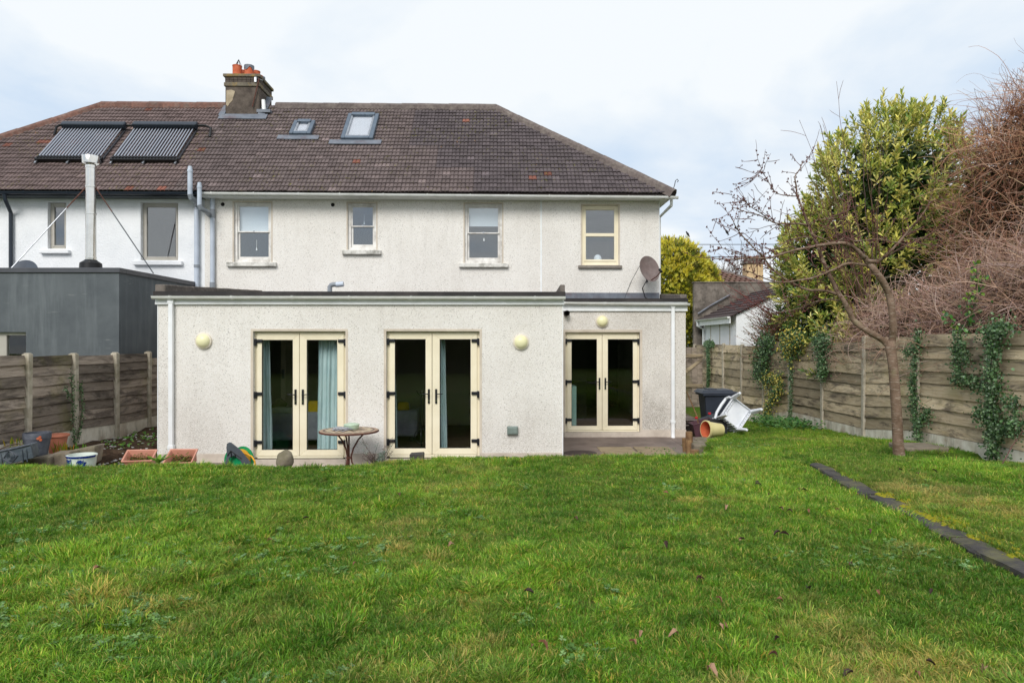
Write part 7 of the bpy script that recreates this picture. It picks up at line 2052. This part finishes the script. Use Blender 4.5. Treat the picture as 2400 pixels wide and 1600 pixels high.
# ------------------------------------------------------------------ ivy on fence posts
def ivy(pxs, Y, dens, spread, label, cols_i, nm='ivy', fx=XR - 0.075, size=(0.04, 0.07), thick=0.08):
    """leaves following one or more trails on the fence face; pxs: list of polylines of photo points projected on the fence plane"""
    P = []
    for poly in pxs:
        tr = []
        for px, py in poly:
            y = fx * F / (px - 1200); tr.append(Vector((fx, y, EYE - (py - 800) / F * y)))
        P.append(tr)
    b = P[0][-1]; t_ = thing(nm, label, 'ivy', (fx, b.y, min(p.z for tr in P for p in tr)))
    mb = MB(); stv = MB(); sg = 1 if fx < 0 else -1
    for tr in P:
        stv.tube([p + Vector((sg * 0.01, 0, 0)) for p in tr], 0.008, 5)
        for i in range(len(tr) - 1):
            a, c = tr[i], tr[i + 1]; n_ = int((c - a).length * dens * 2.4)
            for _ in range(n_):
                w_ = spread * (U(0.5, 1.1) if random.random() < 0.75 else U(1.1, 2.4)); p = a.lerp(c, U(0, 1)) + Vector((sg * U(0.0, thick), random.gauss(0, w_ * 0.5), random.gauss(0, w_ * 0.45)))
                mb.col = jit(random.choice(cols_i), 0.3); s_ = U(*size) * U(0.4, 0.78)
                n = Vector((sg * 1.0, -0.5, 0.5)) + rdir() * 0.5
                leaf6(mb, p, Vector((0, 0, -1)) + rdir() * 0.9, n, s_, s_ * 0.95, 0.12)
    mb.build('foliage', M['leaf_glossy'], t_); stv.build('stem', M['twig_grey'], t_)
dk_i = [C('#3c5a30'), C('#4a6a3a'), C('#34502c'), C('#5a7a48'), C('#7a9468')]
yl_i = [C('#3c6034'), C('#2f5030'), C('#c2b44a'), C('#4a7038'), C('#d6cb68')]
ivy([[(1661, 806), (1663, 850), (1662, 905)], [(1655, 805), (1675, 806)]], 0, 330, 0.13, 'narrow ivy climbing the farthest visible fence post', dk_i, size=(0.05, 0.09))
ivy([[(1800, 796), (1796, 830), (1790, 880)], [(1795, 800), (1815, 800)], [(1785, 820), (1784, 880)]], 0, 420, 0.32, 'thick green ivy draped over the fence above the tipped chair', dk_i, size=(0.06, 0.10), thick=0.2)
ivy([[(1848, 790), (1856, 815), (1862, 830)], [(1846, 800), (1885, 790)]], 0, 480, 0.30, 'yellow-variegated ivy hanging over the fence top', yl_i, size=(0.06, 0.10), thick=0.2)
ivy([[(1830, 880), (1835, 905), (1815, 930), (1805, 960), (1797, 990)], [(1797, 890), (1822, 885)]], 0, 330, 0.24, 'yellow-flecked ivy trailing down the middle of the fence', yl_i, size=(0.05, 0.08), thick=0.15)
ivy([[(1857, 830), (1858, 900), (1855, 985)]], 0, 120, 0.08, 'thin ivy stem on the post beside the variegated ivy', dk_i)
ivy([[(1932, 790), (1933, 830), (1936, 865), (1932, 880)], [(1920, 800), (1948, 800)]], 0, 620, 0.20, 'dense ivy clump capping a post left of the cherry tree', dk_i, size=(0.05, 0.08), thick=0.15)
ivy([[(2157, 775), (2150, 830), (2145, 900), (2147, 960), (2160, 1030)], [(2140, 825), (2125, 824)], [(2158, 990), (2182, 960)]], 0, 300, 0.12, 'ivy climbing the post just right of the cherry trunk', dk_i, size=(0.04, 0.065))
ivy([[(2245, 775), (2262, 810), (2268, 850)], [(2245, 800), (2250, 880)], [(2240, 888), (2275, 885), (2300, 900), (2320, 905)]], 0, 260, 0.13, 'ivy trails hanging between the two nearest right posts', dk_i, size=(0.04, 0.065))
ivy([[(2350, 760), (2340, 790), (2335, 830), (2338, 900), (2332, 960), (2338, 1040), (2340, 1075)], [(2315, 780), (2375, 765)], [(2345, 1010), (2385, 990), (2398, 1010)], [(2300, 965), (2330, 970)], [(2375, 930), (2390, 960)]], 0, 420, 0.17, 'ivy smothering the nearest visible post of the right fence', dk_i, size=(0.04, 0.075), thick=0.14)
ivy([[(165, 870), (168, 930), (170, 990), (172, 1040)], [(160, 930), (150, 905)], [(185, 900), (192, 960), (180, 1030)]], 0, 90, 0.05, 'sparse ivy stems on a post of the left fence', dk_i, fx=XL + 0.075, size=(0.03, 0.05), thick=0.04)
# leafy weeds at the foot of the fence
def weed_patch(name, n_, fx, fy, cols_w, size, label, hgt=0.16):
    mb = MB()
    for _ in range(n_):
        x, y = fx(), fy(); z = ground(x, y); h_ = U(0.02, hgt); mb.col = jit(random.choice(cols_w), 0.3); s_ = U(*size)
        leaf6(mb, Vector((x, y, z + h_)), rdir() * Vector((1, 1, 0.4)) + Vector((0, 0, 0.15)), Vector((0, -0.2, 1)) + rdir() * 0.4, s_, s_ * 0.7, 0.15)
    return mb.build(name, M['leaf'], label=label, cat='weeds')
weed_patch('weeds', 900, lambda: U(5.9, 7.1), lambda: random.gauss(16.4, 0.55), [C('#4a7a34'), C('#3c6a3a'), C('#5f8a44'), C('#6b9450')], (0.05, 0.10), 'leafy weed clump at the fence foot below the ivy', 0.2)
weed_patch('weeds', 260, lambda: U(-6.9, -5.9), lambda: U(11.0, 13.5), [C('#5a8a2c'), C('#4a7a34'), C('#6f8a3c')], (0.04, 0.08), 'small weeds scattered over the soil beside the left fence', 0.16)
weed_patch('weeds', 90, lambda: U(2.5, 3.1), lambda: U(12.0, 13.0), [C('#5a8a2c'), C('#4a7a34')], (0.03, 0.06), 'low weeds on the gravel by the log posts', 0.08)
# small clumps of upright blades by the pots, dock leaf and withered lavender
def blade_clump(px, py, Y, n_, h_, cols_b, label, nm='grass_clump', wd_=0.012, spread=0.12):
    b = at(px, py, Y); mb = MB()
    for _ in range(n_):
        p = Vector((b.x + U(-spread, spread), Y + U(-spread, spread), b.z)); q = p + Vector((U(-0.35, 0.35), U(-0.3, 0.1), 1)).normalized() * h_ * U(0.5, 1.1)
        mb.col = jit(random.choice(cols_b)); m_ = p.lerp(q, 0.6) + Vector((0, 0, 0.02))
        mb.add([p - Vector((wd_ / 2, 0, 0)), p + Vector((wd_ / 2, 0, 0)), m_ + Vector((wd_ / 2.4, 0, 0)), q, m_ - Vector((wd_ / 2.4, 0, 0))], [(0, 1, 2, 4), (4, 2, 3)])
    mb.build(nm, M['leaf'], label=label, cat='plant')
blade_clump(142, 1060, 10.0, 34, 0.17, [C('#9a8a2c'), C('#7a8a2c'), C('#b07a2c')], 'yellowing grass clump before the terracotta pot')
blade_clump(38, 1045, 9.6, 24, 0.14, [C('#7a9a2c'), C('#b09a3c')], 'grass blades growing behind the grey trough')
blade_clump(190, 1057, 10.4, 12, 0.12, [C('#4a7a24'), C('#5f8f2c')], 'green blades by the fence behind the blue pot', wd_=0.022)
mb = MB(); b = at(372, 1086, 9.5)
for k in range(16):
    a = k * 0.62; d = Vector((math.cos(a), math.sin(a) * 0.7, 0.75)); mb.col = jit(random.choice([C('#6f9a2c'), C('#84a83c'), C('#5a8a24')])); leaf6(mb, Vector((b.x, 9.5, b.z)), d, Vector((0, 0, 1)), U(0.12, 0.22), 0.05, 0.2)
mb.build('dock_plant', M['leaf'], label='bright green dock plant between the two pink troughs', cat='plant')
lv = thing('lavender', 'withered lavender plant beside the garden table', 'plant', (at(885, 1085, 9.9).x, 9.9, -0.2))
mb = MB(); fo = MB()
for k in range(46):
    p = at(U(872, 890), 1090, 9.9); q = at(random.gauss(866, 9) if k < 24 else random.gauss(897, 8), U(1058, 1078), 9.9 + U(-0.1, 0.1))
    if k % 6 == 0: q = at(U(840, 935), U(1022, 1060), 9.9)
    pts = [p, p.lerp(q, 0.5) + rdir() * 0.02, q]; mb.tube(pts, [0.004, 0.003, 0.002], 4)
    col_ = [C('#6b5a5a'), C('#7d6a66')] if k < 24 else [C('#8fa596'), C('#7d9484')]
    for _ in range(14):
        fo.col = jit(random.choice(col_)); leaf4(fo, pts[1].lerp(q, U(0.4, 1.0)) + rdir() * 0.022, rdir() + Vector((0, 0, 0.4)), rdir(), 0.03, 0.008)
mb.build('stems', M['twig_grey'], lv); fo.build('foliage', M['leaf'], lv)

# hedge at the garden's far end, behind the camera: the doors' glass mirrors it
hg = thing('hedge', 'dark evergreen hedge closing the garden behind the viewer', 'hedge', (0, -11.5, 0))
mb = MB(); rows = []
for j in range(9):
    z = -0.1 + j * 0.42; rows.append([(x, -10.6 - 0.05 * j + 0.35 * mnoise.noise(Vector((x * 0.8, z * 0.9, 1))), z + 0.3 * mnoise.noise(Vector((x * 0.5, 3, z)))) for x in np.linspace(-16, 16, 60)])
mb.grid(rows); bk = [[(p[0], p[1] - 1.6, p[2]) for p in r] for r in rows]; mb.grid([r[::-1] for r in bk]); mb.grid([bk[-1], rows[-1]][::-1])
mb.build('body', M['hedge_core'], hg, smooth=True)
mb = MB()
for _ in range(5000):
    x, z = U(-15, 15), U(0, 3.3); mb.col = jit(random.choice([C('#3c5228'), C('#2c4020'), C('#4a5f30')])); leaf4(mb, Vector((x, -10.5 + 0.3 * mnoise.noise(Vector((x * 0.8, z * 0.9, 1))), z)), rdir(), rdir(), 0.16, 0.09)
mb.build('foliage', M['leaf'], hg)

bt2 = thing('bare_tree', 'bare tree before the hedge behind the viewer, mirrored in the door glass', 'tree', (-4.7, -8.0, 0))
mb = MB(); b0 = Vector((-4.7, -8.0, 0)); mb.tube([b0, b0 + Vector((0.1, 0, 1.2)), b0 + Vector((0.0, 0, 2.6))], [0.2, 0.16, 0.13], 9)
for k in range(7): grow(b0 + Vector((0, 0, U(1.5, 2.6))), Vector((U(-0.8, 0.8), U(-0.6, 0.6), 0.8)).normalized(), U(1.6, 2.2), 0.075, 1)
mb.build('branches', M['bark_cherry'], bt2)

# ------------------------------------------------------------------ dead leaves on the lawn
leaf_meshes = []
for k in range(4):
    mb = MB(); n_ = 8; top_ = []; bot_ = []
    L_, W_ = 0.085, 0.042
    for i in range(n_ + 1):
        f_ = i / n_; w_ = W_ * 0.5 * math.sin(math.pi * min(1, f_ * 0.94 + 0.04)) ** 0.8 * (1 + 0.25 * math.sin(i * 2.6 + k))
        c = 0.03 * math.sin(f_ * (2 + k * 0.7)) 
        top_.append([(L_ * (f_ - 0.5), -w_, c + 0.010 + w_ * 0.5), (L_ * (f_ - 0.5), 0, c), (L_ * (f_ - 0.5), w_, c + 0.012 + w_ * 0.6)])
    mb.grid(top_); me = bpy.data.meshes.new('dead_leaf'); me.from_pydata([tuple(p) for p in mb.v], [], mb.f)
    me.materials.append(plain('dead_leaf_%d' % k, [C('#3d2a24'), C('#8a5f48'), C('#5a3a30'), C('#a58268')][k], None, 0.7, 40.0)); leaf_meshes.append(me)
leaf_px = [(715 + 1200, 0)]
spots = [(1565, 1289, 0), (1830, 1202, 2), (1775, 1138, 0), (1850, 1208, 2), (1778, 1142, 0), (1870, 1152, 2), (1886, 1154, 0), (1894, 1208, 1), (2036, 1254, 2), (1736, 1280, 3), (1822, 1261, 0), (1840, 1263, 0), (1737, 1281, 0), (1995, 1335, 2), (1642, 1363, 2), (1645, 1360, 0), (1894, 1390, 0), (1826, 1410, 1), (1684, 1411, 1), (2184, 1398, 0), (1481, 1520, 1), (1578, 1492, 3), (1700, 1476, 3), (1820, 1510, 0), (1812, 1548, 2), (2180, 1565, 0), (2150, 1588, 1), (2305, 1580, 3), (1670, 1590, 3), (1990, 1590, 0), (1240, 1395, 0), (633, 1272, 1), (225, 1350, 1), (1003, 1148, 0), (716, 1222, 0), (935, 1166, 2), (832, 1328, 1), (1058, 1285, 3), (1245, 1530, 1), (1270, 1528, 1), (1500, 1490, 3), (2110, 1120, 0), (2150, 1128, 2), (2190, 1122, 0), (1800, 1165, 2), (1560, 1166, 1), (1700, 1200, 3), (1962, 1200, 1), (2060, 1396, 1), (1350, 1225, 2)]
for i, (px, py, k) in enumerate(spots):
    Y = (EYE - 0.03) * F / (py - 800); x = (px - 1200) / F * Y
    o = bpy.data.objects.new('dead_leaf', leaf_meshes[k]); COL.objects.link(o)
    s_ = U(0.42, 0.8); o.location = (x, Y, ground(x, Y) + 0.05); o.scale = (s_, s_, s_); o.rotation_euler = (U(-0.5, 0.5), U(-0.5, 0.5), U(0, 6.28))
    props(o, 'curled %s dead leaf on the %s %s part of the lawn' % (('dark brown', 'pinkish tan', 'reddish brown', 'pale buff')[k], 'near' if py > 1400 else ('middle' if py > 1190 else 'far'), 'left' if px < 1200 else ('centre' if px < 1750 else 'right')), 'leaf', 'dead leaves scattered over the lawn')

# ------------------------------------------------------------------ grass
def unlinked_collection(name, meshes):
    c = bpy.data.collections.new(name)
    for i, me in enumerate(meshes):
        o = bpy.data.objects.new('%s_%02d' % (name, i), me); c.objects.link(o)
    return c
def tuft(n_, rad, lo, hi, wd_, straw, flat):
    mb = MB()
    for _ in range(n_):
        a = U(0, 6.283); r = rad * math.sqrt(random.random()); p = Vector((r * math.cos(a), r * math.sin(a), -0.01))
        L_ = U(lo, hi); lean = Vector((math.cos(a + U(-0.9, 0.9)), math.sin(a + U(-0.9, 0.9)), 0)) * U(0.15, flat)
        d0 = (Vector((0, 0, 1)) + lean * 0.5).normalized(); d1 = (Vector((0, 0, 0.75)) + lean * 1.3).normalized(); d2 = (Vector((0, 0, 0.2)) + lean * 1.9).normalized()
        s = d0.cross(Vector((math.cos(a * 3), math.sin(a * 3), 0.2))).normalized() * wd_ * U(0.7, 1.25)
        p1 = p + d0 * L_ * 0.4; p2 = p1 + d1 * L_ * 0.35; p3 = p2 + d2 * L_ * 0.3
        mb.col = jit(random.choice([C('#a8935a'), C('#8f7a44'), C('#b9a76a')]) if random.random() < straw else random.choice([C('#5f8224'), C('#4c731e'), C('#72943a'), C('#43651e'), C('#85a048'), C('#5b7c2a')]), 0.22)
        mb.add([p - s * 0.5, p + s * 0.5, p1 + s * 0.5, p1 - s * 0.5, p2 + s * 0.38, p2 - s * 0.38, p3], [(0, 1, 2, 3), (3, 2, 4, 5), (5, 4, 6)])
    me = bpy.data.meshes.new('grass_tuft'); me.from_pydata([tuple(p) for p in mb.v], [], mb.f)
    at_ = me.color_attributes.new('tint', 'FLOAT_COLOR', 'POINT'); at_.data.foreach_set('color', np.array(mb.c, dtype=np.float32).ravel()); me.materials.append(M['grass']); return me
tufts = [tuft(66, 0.08, 0.025, 0.062, 0.0042, 0.16, 1.0) for _ in range(4)] + [tuft(62, 0.07, 0.04, 0.095, 0.0042, 0.18, 0.85) for _ in range(3)] + [tuft(58, 0.08, 0.035, 0.085, 0.0038, 0.70, 1.4) for _ in range(2)]
def rosette(k):
    mb = MB()
    for _ in range(9):
        a = U(0, 6.283); r = U(0.0, 0.07); h_ = U(0.02, 0.055); c = Vector((r * math.cos(a), r * math.sin(a), h_)); b_ = U(0, 6.283); s_ = U(0.016, 0.030)
        col_ = jit(random.choice([C('#6a9446'), C('#7aa350'), C('#5c863c'), C('#9fac52'), C('#84a86a')]), 0.2)
        mb.col = col_; mb.tube([(r * 0.5 * math.cos(a), r * 0.5 * math.sin(a), -0.01), tuple(c)], 0.0012, 3, cap=False)
        for q in range(3):
            t_ = b_ + q * 2.1; d = Vector((math.cos(t_), math.sin(t_), U(-0.1, 0.3))); sd_ = Vector((-math.sin(t_), math.cos(t_), 0))
            mb.col = col_
            mb.add([c, c + d * s_ * 0.5 + sd_ * s_ * 0.42, c + d * s_ * 1.0 + sd_ * s_ * 0.46, c + d * s_ * 0.9, c + d * s_ * 1.0 - sd_ * s_ * 0.46, c + d * s_ * 0.5 - sd_ * s_ * 0.42], [(0, 1, 2, 3), (0, 3, 4, 5)])
    me = bpy.data.meshes.new('clover_leaf'); me.from_pydata([tuple(p) for p in mb.v], [], mb.f)
    at_ = me.color_attributes.new('tint', 'FLOAT_COLOR', 'POINT'); at_.data.foreach_set('color', np.array(mb.c, dtype=np.float32).ravel()); me.materials.append(M['leaf']); return me
rosettes = [rosette(k) for k in range(4)]

def scatter(name, coll, pts, label):
    n = len(pts['x']); me = bpy.data.meshes.new(name)
    co = np.stack([pts['x'], pts['y'], pts['z']], 1).astype(np.float32)
    me.vertices.add(n); me.vertices.foreach_set('co', co.ravel())
    for k, ty in (('rot', 'FLOAT_VECTOR'), ('scl', 'FLOAT'), ('idx', 'INT'), ('patch', 'FLOAT'), ('lush', 'FLOAT')):
        a_ = me.attributes.new(k, ty, 'POINT')
        a_.data.foreach_set('vector' if ty == 'FLOAT_VECTOR' else 'value', np.ascontiguousarray(pts[k].astype(np.int32 if ty == 'INT' else np.float32)).ravel())
    o = bpy.data.objects.new(name, me); COL.objects.link(o); props(o, label, None, None, 'stuff')
    ng = bpy.data.node_groups.new(name, 'GeometryNodeTree')
    ng.interface.new_socket('Geometry', in_out='INPUT', socket_type='NodeSocketGeometry'); ng.interface.new_socket('Geometry', in_out='OUTPUT', socket_type='NodeSocketGeometry')
    N = ng.nodes; gi = N.new('NodeGroupInput'); go = N.new('NodeGroupOutput'); ci = N.new('GeometryNodeCollectionInfo'); ip = N.new('GeometryNodeInstanceOnPoints')
    ci.inputs['Collection'].default_value = coll; ci.inputs['Separate Children'].default_value = True; ci.inputs['Reset Children'].default_value = True
    def na(nm, ty):
        x = N.new('GeometryNodeInputNamedAttribute'); x.data_type = ty; x.inputs['Name'].default_value = nm; return x.outputs[0]
    ng.links.new(gi.outputs[0], ip.inputs['Points']); ng.links.new(ci.outputs[0], ip.inputs['Instance']); ip.inputs['Pick Instance'].default_value = True
    ng.links.new(na('idx', 'INT'), ip.inputs['Instance Index']); ng.links.new(na('rot', 'FLOAT_VECTOR'), ip.inputs['Rotation']); ng.links.new(na('scl', 'FLOAT'), ip.inputs['Scale'])
    ng.links.new(ip.outputs[0], go.inputs[0])
    o.modifiers.new('scatter', 'NODES').node_group = ng
    return o
def lawn_ok(x, y):
    yc = crest(x)
    if x > XR - 0.06 or x < -7.1: return False
    kx = 3.47 + (y - 4.7) * 0.103
    if 2.2 < y < 8.8 and abs(x - kx) < 0.09: return False
    e_ = edge(y)
    if x > e_ + 0.02: return y < 17.5
    if x < -5.3 and y > 9.45: return False
    return y < yc + 0.42
N_ = 90000
out = {k: [] for k in ('x', 'y', 'z', 'rot', 'scl', 'idx', 'patch', 'lush')}
wd = {k: [] for k in out}
def nz(x, y, s, o_): return mnoise.noise(Vector((x * s, y * s, o_)))
for _ in range(N_):
    y = 2.4 + (17.5 - 2.4) * random.random() ** 1.0
    hwid = y * 0.78 + 1.2
    x = U(-hwid, hwid)
    far = y > 10.4
    keep = 1.0 if y < 6.5 else (0.85 if y < 10.5 else 0.7)
    if random.random() > keep or not lawn_ok(x, y): continue
    worn = nz(x, y, 1.3, 51.0) + 0.6 * nz(x, y, 4.1, 57.0)
    if worn > 0.48 and random.random() < 0.6: continue
    p1 = nz(x, y, 0.55, 1.0) + 0.55 * nz(x, y, 1.7, 5.0) + 0.35 * nz(x, y, 5.0, 2.0)
    p2 = nz(x, y, 0.8, 11.0) + 0.6 * nz(x, y, 2.6, 15.0) + 0.4 * nz(x, y, 6.0, 3.0)
    straw = min(1, max(0, (p2 - 0.10) * 1.0)) * U(0.1, 1.0)
    lush = min(1, max(0, 0.47 + p1 * 0.48 + 0.6 * nz(x, y, 6.0, 6.0) + U(-0.24, 0.24)))
    tall = p1 + 0.5 * nz(x, y, 3.0, 8.0) > 0.28
    kxs = 3.47 + (y - 4.7) * 0.103
    if x > kxs and y < 9 and x < kxs + 0.9: straw = min(1, straw + 0.25 * U(0, 1)); 
    out['x'].append(x); out['y'].append(y); out['z'].append(ground(x, y)); out['rot'].append((0.45 * nz(x, y, 1.9, 31.0) + U(-0.2, 0.2), 0.7 * nz(x, y, 1.5, 37.0) + U(-0.2, 0.2), U(0, 6.283)))
    out['scl'].append(U(0.6, 1.0) * (0.95 + 0.25 * max(0, p1) + 0.9 * max(0, nz(x, y, 4.5, 44.0)))); out['idx'].append(random.randint(7, 8) if straw > 0.38 and random.random() < 0.7 else (random.randint(4, 6) if tall else random.randint(0, 3)))
    out['patch'].append(straw * 0.55); out['lush'].append(lush)
    wp = nz(x, y, 0.9, 21.0) + 0.5 * nz(x, y, 3.1, 4.0) + (0.38 * sm(1.0, -2.0, x) * sm(8.0, 5.0, y))
    if wp > 0.36 and random.random() < 0.22 * (0.35 + 0.65 * sm(0.0, -3.0, x) * sm(8.0, 5.0, y)):
        wd['x'].append(x + U(-.05, .05)); wd['y'].append(y + U(-.05, .05)); wd['z'].append(ground(x, y) + U(-0.016, 0.008)); wd['rot'].append((U(-.4, .4), U(-.4, .4), U(0, 6.283))); wd['scl'].append(U(0.5, 0.95)); wd['idx'].append(random.randint(0, 3)); wd['patch'].append(0); wd['lush'].append(0.5)
for dct in (out, wd):
    for k in dct: dct[k] = np.array(dct[k])
scatter('grass', unlinked_collection('grass_tufts', tufts), out, 'uneven lawn grass in mixed greens and straw')
scatter('clover', unlinked_collection('clover_leaves', rosettes), wd, 'patches of low clover and buttercup leaves in the lawn')
